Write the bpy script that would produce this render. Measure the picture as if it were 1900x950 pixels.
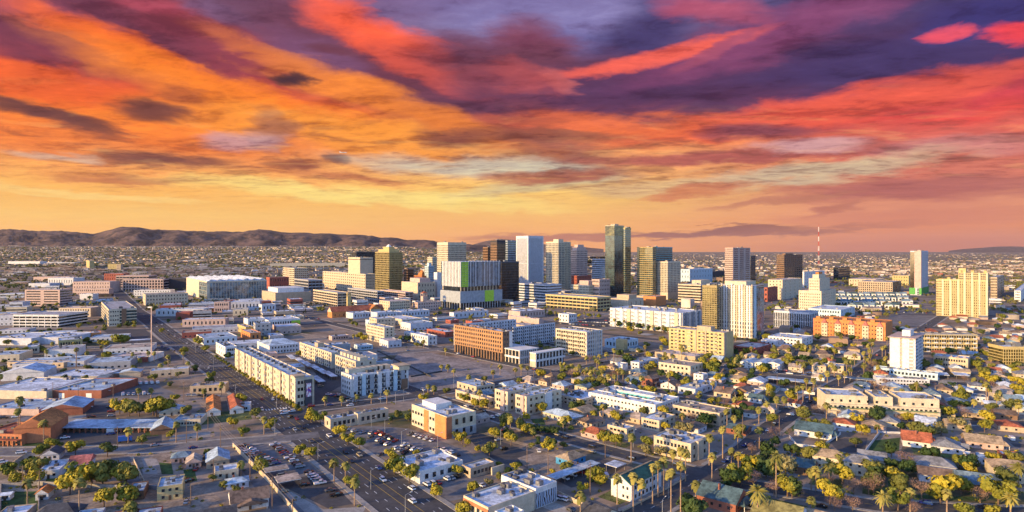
import bpy, bmesh, math, random
from mathutils import Vector, Matrix, noise
random.seed(7)
for _o in list(bpy.data.objects): bpy.data.objects.remove(_o)
S = bpy.context.scene
COL = S.collection
# ---------------------------------------------------------------- camera
F = 1150.0; FC = 1200.0; H = 105.0; Y0 = 465.0; CX = 950.0
cam = bpy.data.cameras.new('camera'); co = bpy.data.objects.new('camera', cam); COL.objects.link(co)
co.location = (0, 0, H); co.rotation_euler = (math.radians(90), 0, 0)
cam.sensor_width = 36; cam.lens = 36 * F / 1900; cam.shift_y = -10 / 1900
cam.clip_start = 1; cam.clip_end = 150000
S.camera = co
S.view_settings.view_transform = 'Standard'
try: S.view_settings.look = 'None'
except Exception: pass
EXPO = 1.04
S.view_settings.exposure = EXPO; S.view_settings.gamma = 1.0
S.cycles.max_bounces = 5; S.cycles.diffuse_bounces = 2; S.cycles.glossy_bounces = 2
S.cycles.transmission_bounces = 2; S.cycles.volume_bounces = 0; S.cycles.transparent_max_bounces = 6
S.cycles.caustics_reflective = False; S.cycles.caustics_refractive = False
S.cycles.use_denoising = True
# ---------------------------------------------------------------- node maths helper
def srgb(r, g=None, b=None):
    if g is None: r, g, b = r
    f = lambda c: (c / 255) / 12.92 if c / 255 <= .04045 else ((c / 255 + .055) / 1.055) ** 2.4
    return (f(r), f(g), f(b), 1.0)
class V:
    """socket wrapper with arithmetic"""
    def __init__(s, nt, sock): s.nt = nt; s.s = sock
    def _m(s, op, *a, clamp=False):
        n = s.nt.nodes.new('ShaderNodeMath'); n.operation = op; n.use_clamp = clamp
        for i, x in enumerate((s,) + a):
            if isinstance(x, V): s.nt.links.new(x.s, n.inputs[i])
            else: n.inputs[i].default_value = x
        return V(s.nt, n.outputs[0])
    def __add__(s, o): return s._m('ADD', o)
    def __sub__(s, o): return s._m('SUBTRACT', o)
    def __mul__(s, o): return s._m('MULTIPLY', o)
    def __truediv__(s, o): return s._m('DIVIDE', o)
    def clamp(s): return s._m('ADD', 0.0, clamp=True)
def maprange(nt, v, a, b, c=0.0, d=1.0, smooth=True):
    n = nt.nodes.new('ShaderNodeMapRange'); n.interpolation_type = 'SMOOTHSTEP' if smooth else 'LINEAR'
    nt.links.new(v.s, n.inputs[0])
    for i, x in enumerate((a, b, c, d)): n.inputs[i + 1].default_value = x
    return V(nt, n.outputs[0])
def ramp(nt, fac, stops):
    n = nt.nodes.new('ShaderNodeValToRGB'); e = n.color_ramp.elements
    while len(e) < len(stops): e.new(0.5)
    for el, (p, c) in zip(e, stops): el.position = p; el.color = c
    nt.links.new(fac.s if isinstance(fac, V) else fac, n.inputs[0]); return n.outputs[0]
def mixc(nt, fac, a, b, mode='MIX'):
    n = nt.nodes.new('ShaderNodeMix'); n.data_type = 'RGBA'; n.blend_type = mode
    for sock, x in ((n.inputs[0], fac), (n.inputs[6], a), (n.inputs[7], b)):
        if isinstance(x, V): nt.links.new(x.s, sock)
        elif hasattr(x, 'links'): nt.links.new(x, sock)
        else: sock.default_value = x
    return n.outputs[2]
def combine(nt, x, y, z):
    n = nt.nodes.new('ShaderNodeCombineXYZ')
    for i, v in enumerate((x, y, z)):
        if isinstance(v, V): nt.links.new(v.s, n.inputs[i])
        else: n.inputs[i].default_value = v
    return n.outputs[0]
def noise_tex(nt, vec, scale, detail=4, rough=.5, dist=0.0):
    n = nt.nodes.new('ShaderNodeTexNoise'); nt.links.new(vec, n.inputs['Vector'])
    n.inputs['Scale'].default_value = scale; n.inputs['Detail'].default_value = detail
    n.inputs['Roughness'].default_value = rough; n.inputs['Distortion'].default_value = dist
    return n
# ---------------------------------------------------------------- world: sunset clouds ahead, clear sky behind and above
SUN_AZ, SUN_EL = -122.0, 12.5
W = bpy.data.worlds.new('World'); S.world = W; W.use_nodes = True
nt = W.node_tree; nt.nodes.clear()
wo = nt.nodes.new('ShaderNodeOutputWorld'); bg = nt.nodes.new('ShaderNodeBackground'); nt.links.new(bg.outputs[0], wo.inputs[0])
sky = nt.nodes.new('ShaderNodeTexSky'); sky.sky_type = 'NISHITA'; sky.sun_disc = False
sky.sun_elevation = math.radians(SUN_EL); sky.sun_rotation = math.radians(SUN_AZ)
sky.dust_density = .6; sky.ozone_density = 2.5
SKY_K = .15
skyc = mixc(nt, 1.0, sky.outputs[0], (SKY_K, SKY_K * 1.12, SKY_K * 1.5, 1), 'MULTIPLY')
tc = nt.nodes.new('ShaderNodeTexCoord'); sx = nt.nodes.new('ShaderNodeSeparateXYZ'); nt.links.new(tc.outputs['Generated'], sx.inputs[0])
dx, dy, dz = (V(nt, sx.outputs[i]) for i in range(3))
AZ = dx._m('ARCTAN2', dy) * 57.2958
EL = dz._m('ARCSINE') * 57.2958
def dpx(x, y):
    return (math.degrees(math.atan((x - CX) / F)), math.degrees(math.atan((Y0 - y) / math.hypot(F, x - CX))))
streak = noise_tex(nt, combine(nt, AZ * .05, EL * .17 + AZ * .012, 3.1), 1.0, 5, .55)
wv = nt.nodes.new('ShaderNodeSeparateColor'); nt.links.new(streak.outputs['Color'], wv.inputs[0])
streak2 = noise_tex(nt, combine(nt, AZ * .16, EL * .6 + AZ * .04, 8.7), 1.0, 7, .62, .4)
wv2 = nt.nodes.new('ShaderNodeSeparateColor'); nt.links.new(streak2.outputs['Color'], wv2.inputs[0])
hz_ = dz + .055
PX, PY = dx / hz_, dy / hz_
plane = noise_tex(nt, combine(nt, PX * 1.15, PY * .62, 2.2), 1.0, 9, .62, .35)
pl = nt.nodes.new('ShaderNodeSeparateColor'); nt.links.new(plane.outputs['Color'], pl.inputs[0])
plane2 = noise_tex(nt, combine(nt, PX * 3.0 + PY * .6, PY * 4.2, 6.1), 1.0, 8, .60, .5)
plane3 = noise_tex(nt, combine(nt, PX * 1.3 + PY * .5, PY * 2.4, 11.1), 1.0, 8, .58, .6)
lowfade = maprange(nt, EL, 0.5, 8.0, .25, 1.0)
A2 = AZ + (V(nt, wv.outputs[0]) - .5) * 5.0 + (V(nt, wv2.outputs[0]) - .5) * 6.0 + (V(nt, pl.outputs[0]) - .5) * 7.0
E2 = EL + ((V(nt, wv.outputs[1]) - .5) * 1.8 + (V(nt, wv2.outputs[1]) - .5) * 2.8 + (V(nt, pl.outputs[1]) - .5) * 3.4) * lowfade
T = maprange(nt, E2, 0.0, 24.0, 0.0, 1.0, False)
def col_ramp(x, lst):
    return ramp(nt, T, [(max(0, min(1, dpx(x, y)[1] / 24)), srgb(c)) for y, c in lst])
left = col_ramp(150, [(450, (246, 178, 98)), (400, (248, 196, 112)), (345, (255, 186, 96)), (300, (247, 150, 84)), (250, (242, 124, 56)), (205, (255, 134, 50)), (150, (240, 92, 44)), (100, (196, 72, 62)), (40, (128, 60, 82)), (0, (130, 78, 104))])
mid = col_ramp(900, [(450, (238, 165, 104)), (400, (246, 186, 112)), (355, (255, 206, 112)), (300, (246, 168, 104)), (250, (255, 152, 64)), (200, (226, 104, 60)), (160, (128, 66, 80)), (110, (124, 62, 86)), (50, (122, 110, 158)), (0, (122, 108, 160))])
right = col_ramp(1750, [(455, (196, 124, 108)), (420, (222, 140, 104)), (380, (230, 150, 116)), (340, (212, 122, 104)), (300, (218, 118, 98)), (250, (214, 98, 88)), (210, (228, 78, 72)), (165, (184, 54, 84)), (125, (94, 50, 96)), (60, (76, 62, 110))])
c = mixc(nt, maprange(nt, A2, -30, 2), left, mid)
c = mixc(nt, maprange(nt, A2, 4, 33), c, right)
BLOBS = [  # x, y, half width, half height, tilt (deg, down to the right > 0), colour, strength
 (120, 50, 300, 62, 6, (118, 58, 82), .95), (470, 85, 230, 38, 14, (150, 64, 80), .8), (40, 12, 90, 16, 0, (196, 90, 100), .6),
 (270, 8, 60, 12, 0, (190, 80, 100), .6), (420, 12, 80, 26, 0, (122, 110, 155), .6),
 (330, 125, 230, 18, 15, (255, 110, 40), .85), (420, 170, 240, 28, 12, (255, 138, 46), .7), (60, 140, 160, 26, 5, (236, 98, 48), .8),
 (760, 165, 330, 52, 22, (112, 58, 78), .95), (860, 215, 200, 24, 8, (112, 62, 78), .7), (700, 62, 150, 34, 24, (255, 98, 66), .95), (560, 95, 80, 34, 10, (126, 86, 126), .55),
 (700, 185, 230, 22, 16, (255, 140, 48), .7), (640, 250, 240, 26, 6, (255, 160, 62), .6),
 (542, 146, 30, 10, 0, (70, 44, 56), 1.0), (610, 88, 40, 10, 4, (112, 60, 80), .9),
 (90, 212, 150, 17, 12, (110, 62, 62), .9), (290, 208, 56, 15, 0, (120, 66, 60), .85), (355, 180, 40, 12, 10, (170, 84, 56), .6), (510, 245, 34, 30, 0, (140, 90, 84), .6),
 (300, 301, 115, 10, 0, (126, 72, 66), .95), (555, 306, 45, 9, 0, (150, 82, 64), .9), (638, 297, 22, 8, 0, (128, 74, 66), .9), (250, 332, 100, 6, 2, (190, 110, 76), .7), (660, 330, 90, 6, 3, (196, 112, 76), .7), (840, 258, 55, 12, 0, (140, 76, 62), .9),
 (450, 262, 60, 14, 0, (196, 160, 172), .6), (85, 288, 60, 9, 0, (204, 176, 156), .6), (700, 365, 260, 12, 3, (255, 222, 130), .8), (180, 362, 160, 5, 2, (255, 214, 130), .6),
 (900, 312, 190, 15, 3, (196, 188, 170), .75), (1000, 345, 120, 12, -8, (206, 190, 150), .6), (1060, 326, 85, 9, -6, (172, 100, 82), .9), (970, 330, 60, 8, 3, (180, 104, 78), .7),
 (1030, 38, 160, 34, 4, (134, 124, 178), .9), (1060, 92, 110, 30, 0, (110, 104, 160), .85), (975, 90, 60, 50, 10, (128, 66, 92), .9), (1180, 66, 80, 44, -20, (72, 62, 112), .95),
 (1060, 140, 240, 40, 6, (112, 62, 84), .8), (1350, 150, 420, 52, -2, (84, 52, 92), .9), (1700, 100, 260, 34, 0, (68, 54, 104), .8), (1430, 58, 230, 34, -14, (140, 70, 112), .7), (1310, 16, 80, 20, 8, (196, 80, 100), .6),
 (1830, 25, 120, 36, 0, (62, 56, 118), .9), (1205, 107, 150, 11, -8, (252, 104, 88), 1.0), (1330, 88, 70, 8, -20, (170, 82, 110), .8), (1036, 148, 28, 14, 20, (196, 100, 104), .7), (1750, 63, 36, 9, 0, (222, 78, 100), 1.0), (1885, 57, 56, 14, 6, (246, 72, 84), 1.0),
 (960, 145, 60, 20, 10, (186, 82, 84), .6), (1520, 203, 350, 24, -6, (238, 94, 74), .85), (1120, 235, 180, 20, 4, (236, 110, 66), .7), (1420, 243, 100, 12, 2, (146, 74, 86), .9), (1380, 290, 280, 8, 0, (176, 90, 84), .9), (1010, 252, 130, 10, 2, (150, 84, 68), .75),
 (1490, 271, 80, 10, 2, (214, 158, 158), .85), (1780, 270, 120, 14, 2, (206, 140, 140), .5), (1500, 318, 180, 16, -4, (208, 180, 148), .85), (1230, 350, 130, 12, 0, (226, 186, 138), .6), (1700, 352, 210, 17, 2, (182, 104, 98), .9), (1560, 385, 50, 6, -10, (190, 116, 98), .8), (1330, 345, 60, 6, -4, (206, 122, 88), .8), (1450, 372, 110, 5, -6, (192, 122, 98), .7), (1270, 362, 70, 6, -4, (214, 130, 90), .8),
 (1250, 436, 300, 5, -2, (158, 100, 92), .95), (1010, 444, 120, 5, 0, (186, 118, 96), .8), (1340, 426, 110, 3, -3, (150, 96, 90), .9), (1700, 400, 200, 16, 0, (206, 128, 108), .6)]
for x, y, hw, hh, tl, colr, st in BLOBS:
    u, v = dpx(x, y); u2 = dpx(x + hw, y)[0]; u1 = dpx(x - hw, y)[0]; a = max(.6, (u2 - u1) / 2); b = max(.22, abs(dpx(x, y - hh)[1] - dpx(x, y + hh)[1]) / 2)
    t = math.radians(-tl); ct, stt = math.cos(t), math.sin(t)
    k = 1.0 if hh > 15 else .45
    AA = A2 if hh > 15 else AZ + (V(nt, wv2.outputs[0]) - .5) * 6.0 + (V(nt, pl.outputs[0]) - .5) * 4.0
    EE = E2 if hh > 15 else EL + (V(nt, wv2.outputs[1]) - .5) * 1.6 + (V(nt, pl.outputs[1]) - .5) * 1.8
    pu = (AA - u); pv = (EE - v)
    ua = pu * (ct / a) + pv * (stt / a); vb = pv * (ct / b) - pu * (stt / b)
    d2 = ua * ua + vb * vb
    c = mixc(nt, maprange(nt, d2, 3.1, -.1, 0.0, min(1, st * 1.18)), c, srgb(colr))
# fine cloud texture
tex = noise_tex(nt, combine(nt, A2 * .22, E2 * .95 + A2 * .06, 1.3), 1.0, 8, .62, .5)
plane4 = noise_tex(nt, combine(nt, PX * 9.0 + PY * 1.5, PY * 12.0, 4.4), 1.0, 9, .70, .6)
tf = V(nt, plane3.outputs['Fac']) * .38 + V(nt, plane2.outputs['Fac']) * .34 + V(nt, plane4.outputs['Fac']) * .28
amt = maprange(nt, EL, 3.2, 7.0, .10, 1.0)
dark = maprange(nt, tf, .51, .385, 0, .85) * amt
c = mixc(nt, dark, c, mixc(nt, 1.0, c, (.52, .42, .52, 1), 'MULTIPLY'))
lite = maprange(nt, tf, .50, .61, 0, .75) * amt
c = mixc(nt, lite, c, mixc(nt, 1.0, c, (1.32, 1.38, 1.25, 1), 'MULTIPLY'))
horiz = maprange(nt, EL, -3.0, -.3, 0, 1)
front = maprange(nt, dy, .10, .45, 0, 1) * maprange(nt, EL, 44, 26, 0, 1)
band = maprange(nt, EL, 5.0, 6.5) * maprange(nt, EL, 14.0, 9.5)
n5 = V(nt, noise_tex(nt, combine(nt, PX * 2.4 + PY * .3, PY * 3.6, 21.0), 1.0, 7, .58, .5).outputs['Fac'])
n6 = V(nt, noise_tex(nt, combine(nt, PX * 1.6 - PY * .2, PY * 2.9, 33.0), 1.0, 7, .58, .5).outputs['Fac'])
c = mixc(nt, band * maprange(nt, n5, .52, .66, 0, .62), c, mixc(nt, .5, srgb(132, 78, 70), mixc(nt, 1.0, c, (.5, .45, .5, 1), 'MULTIPLY')))
c = mixc(nt, band * maprange(nt, n6, .53, .68, 0, .5), c, mixc(nt, .45, mixc(nt, 1.0, c, (1.25, 1.3, 1.3, 1), 'MULTIPLY'), srgb(255, 196, 120)))
kx = 2 ** -EXPO
c = mixc(nt, maprange(nt, EL, 4.5, .5, 0, .5), c, mixc(nt, 1.0, c, (1.25, 1.18, 1.05, 1), 'MULTIPLY'))
c = mixc(nt, 1.0, c, (kx, kx, kx, 1), 'MULTIPLY')
final = mixc(nt, front, skyc, c)
nt.links.new(final, bg.inputs[0]); bg.inputs[1].default_value = 1.0
W.cycles.sampling_method = 'MANUAL'; W.cycles.sample_map_resolution = 512
# ---------------------------------------------------------------- sun
sl = bpy.data.lights.new('sun', 'SUN'); sl.energy = 4.0; sl.angle = math.radians(.6); sl.color = (1.0, .66, .25)
so = bpy.data.objects.new('sun', sl); COL.objects.link(so)
_a, _e = math.radians(SUN_AZ), math.radians(SUN_EL)
sd = Vector((math.sin(_a) * math.cos(_e), math.cos(_a) * math.cos(_e), math.sin(_e)))
so.rotation_euler = sd.to_track_quat('Z', 'Y').to_euler()
# ---------------------------------------------------------------- materials
MATS = {}
def mat(name, col=None, rough=.8, metal=0.0, var=.12, vs=.15, spec=.3, bump=0.0, col2=None, mix=(.42, .6)):
    if name in MATS: return MATS[name]
    m = bpy.data.materials.new(name); m.use_nodes = True; t = m.node_tree; p = t.nodes['Principled BSDF']
    p.inputs['Roughness'].default_value = rough; p.inputs['Metallic'].default_value = metal
    p.inputs['Specular IOR Level'].default_value = spec
    g = t.nodes.new('ShaderNodeNewGeometry')
    if var:
        n = noise_tex(t, g.outputs['Position'], vs, 6, .65)
        n2 = noise_tex(t, g.outputs['Position'], vs * 6, 3, .6)
        f = V(t, n.outputs['Fac']) * .6 + V(t, n2.outputs['Fac']) * .4
        lo = tuple(x * (1 - var * 2) for x in col[:3]) + (1,); hi = tuple(min(1, x * (1 + var * 1.6)) for x in (col2 or col)[:3]) + (1,)
        t.links.new(ramp(t, f, [(mix[0], lo), (mix[1], hi)]), p.inputs['Base Color'])
    else: p.inputs['Base Color'].default_value = tuple(col[:3]) + (1,)
    MATS[name] = m; return m
# ---------------------------------------------------------------- placement helpers
def G(x, y, z=0.0):
    """world point at height z whose bearing and depth match a point of the survey sheet (x across, y down)"""
    Y = (H - z) * F / (y - Y0); return Vector(((x - CX) / F * Y, Y, z))
TH_U = (95 - CX) / FC                      # the grid's two street directions
def street_dirs(x, y, k=.5):
    th = (x - CX) / FC; r = FC * H / (y - Y0)
    c0 = G(x, y)
    out = []
    for t in (TH_U, TH_U + math.pi / 2):
        px_, py_ = r * math.sin(th) + 2 * math.sin(t), r * math.cos(th) + 2 * math.cos(t)
        th2 = math.atan2(px_, py_); r2 = math.hypot(px_, py_)
        q = G(CX + FC * th2, Y0 + FC * H / r2); out.append(math.atan2(q.x - c0.x, q.y - c0.y))
    au = out[0] * (1 - k) + (out[1] - math.pi / 2) * k
    return au                               # azimuth of u (away, to the left); v is 90 degrees clockwise
def px_of(p):
    return CX + F * p.x / p.y, Y0 + F * (H - p.z) / p.y
def mesh_obj(name, verts, faces, mats, parent=None, smooth=False, fm=None):
    me = bpy.data.meshes.new(name); me.from_pydata([tuple(v) for v in verts], [], faces)
    for m in (mats if isinstance(mats, (list, tuple)) else [mats]): me.materials.append(m)
    if fm: me.polygons.foreach_set('material_index', fm)
    if smooth: me.polygons.foreach_set('use_smooth', [True] * len(me.polygons))
    o = bpy.data.objects.new(name, me); COL.objects.link(o)
    if parent: o.parent = parent
    return o
BOXM = {}
def boxmesh(m):
    if m.name not in BOXM:
        me = bpy.data.meshes.new('box_' + m.name)
        me.from_pydata([(x, y, z) for x in (0, 1) for y in (0, 1) for z in (0, 1)], [], [(0, 1, 3, 2), (4, 6, 7, 5), (0, 4, 5, 1), (2, 3, 7, 6), (0, 2, 6, 4), (1, 5, 7, 3)])
        me.materials.append(m); BOXM[m.name] = me
    return BOXM[m.name]
def box(par, name, m, x0, x1, y0, y1, z0, z1):
    o = bpy.data.objects.new(name, boxmesh(m)); COL.objects.link(o); o.parent = par
    o.location = (x0, y0, z0); o.scale = (max(.01, x1 - x0), max(.01, y1 - y0), max(.01, z1 - z0)); return o
def boxes(bl):
    """verts, faces of several boxes in one mesh"""
    vs, fs = [], []
    for x0, x1, y0, y1, z0, z1 in bl:
        b = len(vs); vs += [(x, y, z) for x in (x0, x1) for y in (y0, y1) for z in (z0, z1)]
        fs += [tuple(b + i for i in f) for f in ((0, 1, 3, 2), (4, 6, 7, 5), (0, 4, 5, 1), (2, 3, 7, 6), (0, 2, 6, 4), (1, 5, 7, 3))]
    return vs, fs
def tag(o, label=None, cat=None, group=None, kind=None):
    for k, v in (('label', label), ('category', cat), ('group', group), ('kind', kind)):
        if v: o[k] = v
    return o
def empty(name, loc, rz=0.0):
    o = bpy.data.objects.new(name, None); COL.objects.link(o); o.location = loc; o.rotation_euler = (0, 0, rz); o.empty_display_size = 1; return o
# ================================================================ the setting: ground, mountains, streets
def sheet(name, pts, z, m, label=None):
    o = mesh_obj(name, [(p.x, p.y, z) for p in pts], [tuple(range(len(pts)))], m); 
    me = o.data
    if me.polygons[0].normal.z < 0: me.flip_normals()
    return tag(o, label, kind='structure')
def ground_mat():
    m = bpy.data.materials.new('city_ground'); m.use_nodes = True; t = m.node_tree; p = t.nodes['Principled BSDF']; p.inputs['Roughness'].default_value = .95; p.inputs['Specular IOR Level'].default_value = .1
    g = t.nodes.new('ShaderNodeNewGeometry')
    n1 = noise_tex(t, g.outputs['Position'], .012, 5, .6); n2 = noise_tex(t, g.outputs['Position'], .12, 6, .7); n3 = noise_tex(t, g.outputs['Position'], .0011, 4, .6)
    a = ramp(t, n1.outputs['Fac'], [(.36, (.09, .09, .045, 1)), (.46, (.22, .165, .125, 1)), (.55, (.28, .225, .185, 1)), (.64, (.16, .15, .145, 1))])
    b = mixc(t, 1.0, a, ramp(t, n2.outputs['Fac'], [(.3, (.62, .62, .62, 1)), (.7, (1.3, 1.25, 1.2, 1))]), 'MULTIPLY')
    b = mixc(t, maprange(t, V(t, n3.outputs['Fac']), .45, .62, 0, .6), b, (.24, .17, .12, 1))
    t.links.new(b, p.inputs['Base Color']); return m
GM = ground_mat()
HAZE = 0.5e-5
R_ = 47500
sheet('ground', [Vector((-R_, -380, 0)), Vector((R_, -380, 0)), Vector((R_, 46800, 0)), Vector((-R_, 46800, 0))], 0, GM, 'desert city ground reaching to the horizon')
# mountains
def ridge(name, ctrl, r0, r1, m, label, seed, rough=1.0, step=6):
    xs = []; x = ctrl[0][0]
    while x <= ctrl[-1][0]: xs.append(x); x += step
    rows = 26; vs = []; fs = []
    for i, x in enumerate(xs):
        for (xa, ya), (xb, yb) in zip(ctrl, ctrl[1:]):
            if xa <= x <= xb: yy = ya + (yb - ya) * (x - xa) / (xb - xa)
        k = (x - CX) / F
        yy += 2.2 * rough * noise.noise(Vector((x * .035, seed, 0))) + 1.1 * rough * noise.noise(Vector((x * .11, seed, 3)))
        for j in range(rows):
            t = j / (rows - 1); Y = r0 + (r1 - r0) * t
            crest = (Y0 - yy) / F * (r0 + (r1 - r0) * .72) + H
            pr = max(0, math.sin(min(1, t / .72) * math.pi / 2)) ** 1.5 if t < .72 else 1 - (t - .72) / .28 * .8
            q = Vector((k * Y * .0016, Y * .0008, seed))
            gully = (1 - abs(noise.noise(q * 1.1)) * 2.0); g2 = 1 - abs(noise.noise(q * 2.7)) * 2; g3 = noise.noise(q * 6)
            z = crest * pr * (1 - rough * (1 - t * .95 if t < .72 else .2) * (.46 * (1 - gully) + .3 * (1 - g2)) * min(1, abs(t - .72) * 5) ) + crest * .02 * g3 * rough * min(1, t * 3)
            if j == 0: z = -5
            vs.append((k * Y, Y, max(z, -5)))
    for i in range(len(xs) - 1):
        for j in range(rows - 1):
            a = i * rows + j; fs.append((a, a + rows, a + rows + 1, a + 1))
    o = mesh_obj(name, vs, fs, m, smooth=True); tag(o, label, kind='structure'); return o
MM = mat('mountain_rock', (.048, .034, .036), .95, var=.3, vs=.003, col2=(.11, .066, .05))
ridge('mountains', [(-420, 434), (-250, 436), (-120, 430), (-60, 428), (0, 427), (18, 424), (40, 427), (70, 429), (105, 428), (140, 430), (172, 435), (186, 431), (200, 426), (222, 421), (250, 421), (275, 424), (300, 427), (345, 427), (380, 429), (410, 428), (450, 430), (480, 426), (500, 428), (530, 431), (570, 432), (610, 435), (650, 435), (690, 437), (705, 441), (735, 440), (755, 445), (790, 445), (830, 450), (865, 453), (895, 455), (925, 461), (960, 464)], 9000, 13500, MM, 'long purple brown desert mountain range behind the city', 3.3)
ridge('mountains', [(820, 462), (870, 456), (900, 447), (930, 443), (960, 446), (1000, 452), (1060, 457), (1120, 462)], 30000, 38000, MM, 'faint far ridge beside the towers', 9.1, .5, 12)
ridge('mountains', [(1760, 465), (1800, 461), (1840, 458), (1870, 457), (1910, 458), (1980, 461), (2060, 464)], 36000, 44000, MM, 'faint hill on the horizon', 5.1, .5, 12)
def slope_z(x, Y):
    px_ = CX + F * x / Y; tp = max(0.0, min(1.0, (1050 - px_) / 330)); tp = tp * tp * (3 - 2 * tp)
    t = max(0.0, min(1.0, (Y - 3800) / 6000)); return 178 * t * t * (1.7 - .7 * t) * tp
vs, fs = [], []; nx, ny = 60, 20
for i in range(nx + 1):
    k = (-500 + 1650 * i / nx - CX) / F
    for j in range(ny + 1):
        Y = 3700 + 7000 * j / ny; vs.append((k * Y, Y, slope_z(k * Y, Y) - (.5 if j == 0 else 0)))
fs = [(i * (ny + 1) + j, (i + 1) * (ny + 1) + j, (i + 1) * (ny + 1) + j + 1, i * (ny + 1) + j + 1) for i in range(nx) for j in range(ny)]
tag(mesh_obj('foothills', vs, fs, GM, smooth=True), 'built up slope rising gently towards the mountains', kind='structure')
# ---- streets: each strip runs straight along one of the two grid directions
ASPH = mat('asphalt', (.068, .064, .066), .9, var=.12, vs=.08)
ASPH2 = mat('asphalt_old', (.15, .14, .14), .9, var=.15, vs=.06)
CONC = mat('concrete', (.30, .27, .24), .9, var=.12, vs=.3)
PAINT = mat('road_paint', (.62, .62, .60), .7, var=.1, vs=1.0)
YPAINT = mat('yellow_road_paint', (.55, .36, .06), .7, var=.1, vs=1.0)
DIRT = mat('dirt', (.29, .22, .165), .97, var=.2, vs=.12)
DIRT2 = mat('grey_dirt', (.24, .205, .19), .97, var=.2, vs=.06)
GRASSM = mat('lawn', (.045, .085, .02), .95, var=.3, vs=.3)
def ucurve(A, xs):   # street running along u
    return [(x, Y0 + A * math.sin((x - 95) / FC)) for x in xs]
def vcurve(B, xs):
    return [(x, Y0 + B * math.sin((1980 - x) / FC)) for x in xs]
def offset(pts, d):
    out = []
    for i, p in enumerate(pts):
        a = pts[max(0, i - 1)]; b = pts[min(len(pts) - 1, i + 1)]
        t = (b - a).normalized(); out.append(Vector((p.x + t.y * d, p.y - t.x * d, p.z)))
    return out
def strip(name, pts, d0, d1, z, m, label=None, thick=0):
    a, b = offset(pts, d0), offset(pts, d1); n = len(pts)
    if thick:
        vs = [(p.x, p.y, z) for p in a] + [(p.x, p.y, z) for p in b] + [(p.x, p.y, z - thick) for p in a] + [(p.x, p.y, z - thick) for p in b]
        fs = []
        for i in range(n - 1): fs += [(i, i + 1, n + i + 1, n + i), (i, 2 * n + i, 2 * n + i + 1, i + 1), (n + i, n + i + 1, 3 * n + i + 1, 3 * n + i)]
    else:
        vs = [(p.x, p.y, z) for p in a] + [(p.x, p.y, z) for p in b]; fs = [(i, i + 1, n + i + 1, n + i) for i in range(n - 1)]
    o = mesh_obj(name, vs, fs, m)
    if o.data.polygons[0].normal.z < 0: o.data.flip_normals()
    return tag(o, label, kind='structure')
def resample(pts, step):
    out = [pts[0].copy()]
    for a, b in zip(pts, pts[1:]):
        n = max(1, int((b - a).length / step))
        for i in range(n): out.append(a.lerp(b, (i + 1) / n))
    return out
STREETS = []   # world polylines with half widths, for keeping buildings and trees off
ZR = [.03]
CROSS = []
def street(label, pix, w, lanes=2, walk=2.2, mark=True, m=None, name='street', median=False):
    pts = [G(x, y) for x, y in pix]; hw = w / 2
    ZR[0] += .004; z = ZR[0]
    strip(name, pts, -hw, hw, z, m or ASPH, label)
    STREETS.append((pts, hw + 1.0, len(STREETS)))
    return pts, hw, walk, mark, lanes
def inside_street(p, skip=None, pad=0.0):
    for pts, hw, k in STREETS:
        if k == skip: continue
        for a, b in zip(pts, pts[1:]):
            R = hw + pad
            if p.x < min(a.x, b.x) - R or p.x > max(a.x, b.x) + R or p.y < min(a.y, b.y) - R or p.y > max(a.y, b.y) + R: continue
            ab = b - a; L = ab.length_squared
            t = max(0, min(1, ((p.x - a.x) * ab.x + (p.y - a.y) * ab.y) / L))
            if (p.x - a.x - ab.x * t) ** 2 + (p.y - a.y - ab.y * t) ** 2 < (hw + pad) ** 2: return True
    return False
MAIN_PIX = [(182, 511), (204, 523), (222, 545), (249, 575), (286, 600), (317, 625), (414, 691), (508, 757), (631, 846), (775, 950), (975, 1100), (1500, 1500)]
jobs = []
jobs.append(street('wide asphalt avenue with painted lanes running from the foreground to the left', MAIN_PIX, 25, 7, 2.6, m=ASPH))
def rng(a, b, n=14): return [a + (b - a) * i / n for i in range(n + 1)]
jobs.append(street('pale cross street left of the avenue', [(x, y) for x, y in ((-160, 841), (0, 838), (100, 837), (300, 832), (435, 820), (540, 812), (592, 806))], 12, 2, m=ASPH2))
jobs.append(street('cross street beside the cream apartment block', [(545, 776)] + vcurve(319, rng(580, 1500)), 13, 2))
jobs.append(street('side street with parked cars behind the parking lots', ucurve(488, rng(640, 1180)) + [(1250, 866), (1330, 884), (1376, 898), (1620, 937), (1900, 953), (2100, 950)], 12, 2))
jobs.append(street('palm lined street running up to the right', [(1080, 1000), (1200, 948), (1300, 889), (1353, 857), (1391, 829), (1423, 799), (1451, 779), (1470, 765), (1505, 740), (1580, 699), (1603, 682), (1640, 655), (1700, 618), (1760, 580), (1830, 545)], 13, 2))
jobs.append(street('street along the brown brick apartments', ucurve(322, rng(500, 2100, 20)), 13, 2))
jobs.append(street('street with parked cars between the houses', ucurve(250, rng(430, 2100, 20)), 11, 2))
jobs.append(street('light street behind the vacant land', vcurve(221, rng(260, 1700, 18)), 12, 2, m=ASPH2))
jobs.append(street('street between low warehouses', vcurve(180, rng(-150, 1800, 20)), 13, 2, m=ASPH2))
for A in (205, 172, 146, 122, 104, 90, 79, 70, 61):
    jobs.append(street('downtown street running away from the viewer', ucurve(A, rng(180, 2000, 16)), 13, 2))
for B in (148, 126, 108, 94, 82, 73, 65, 57, 51, 46, 41):
    jobs.append(street('downtown cross street', vcurve(B, rng(-120, 1900, 18)), 12, 2))
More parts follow.
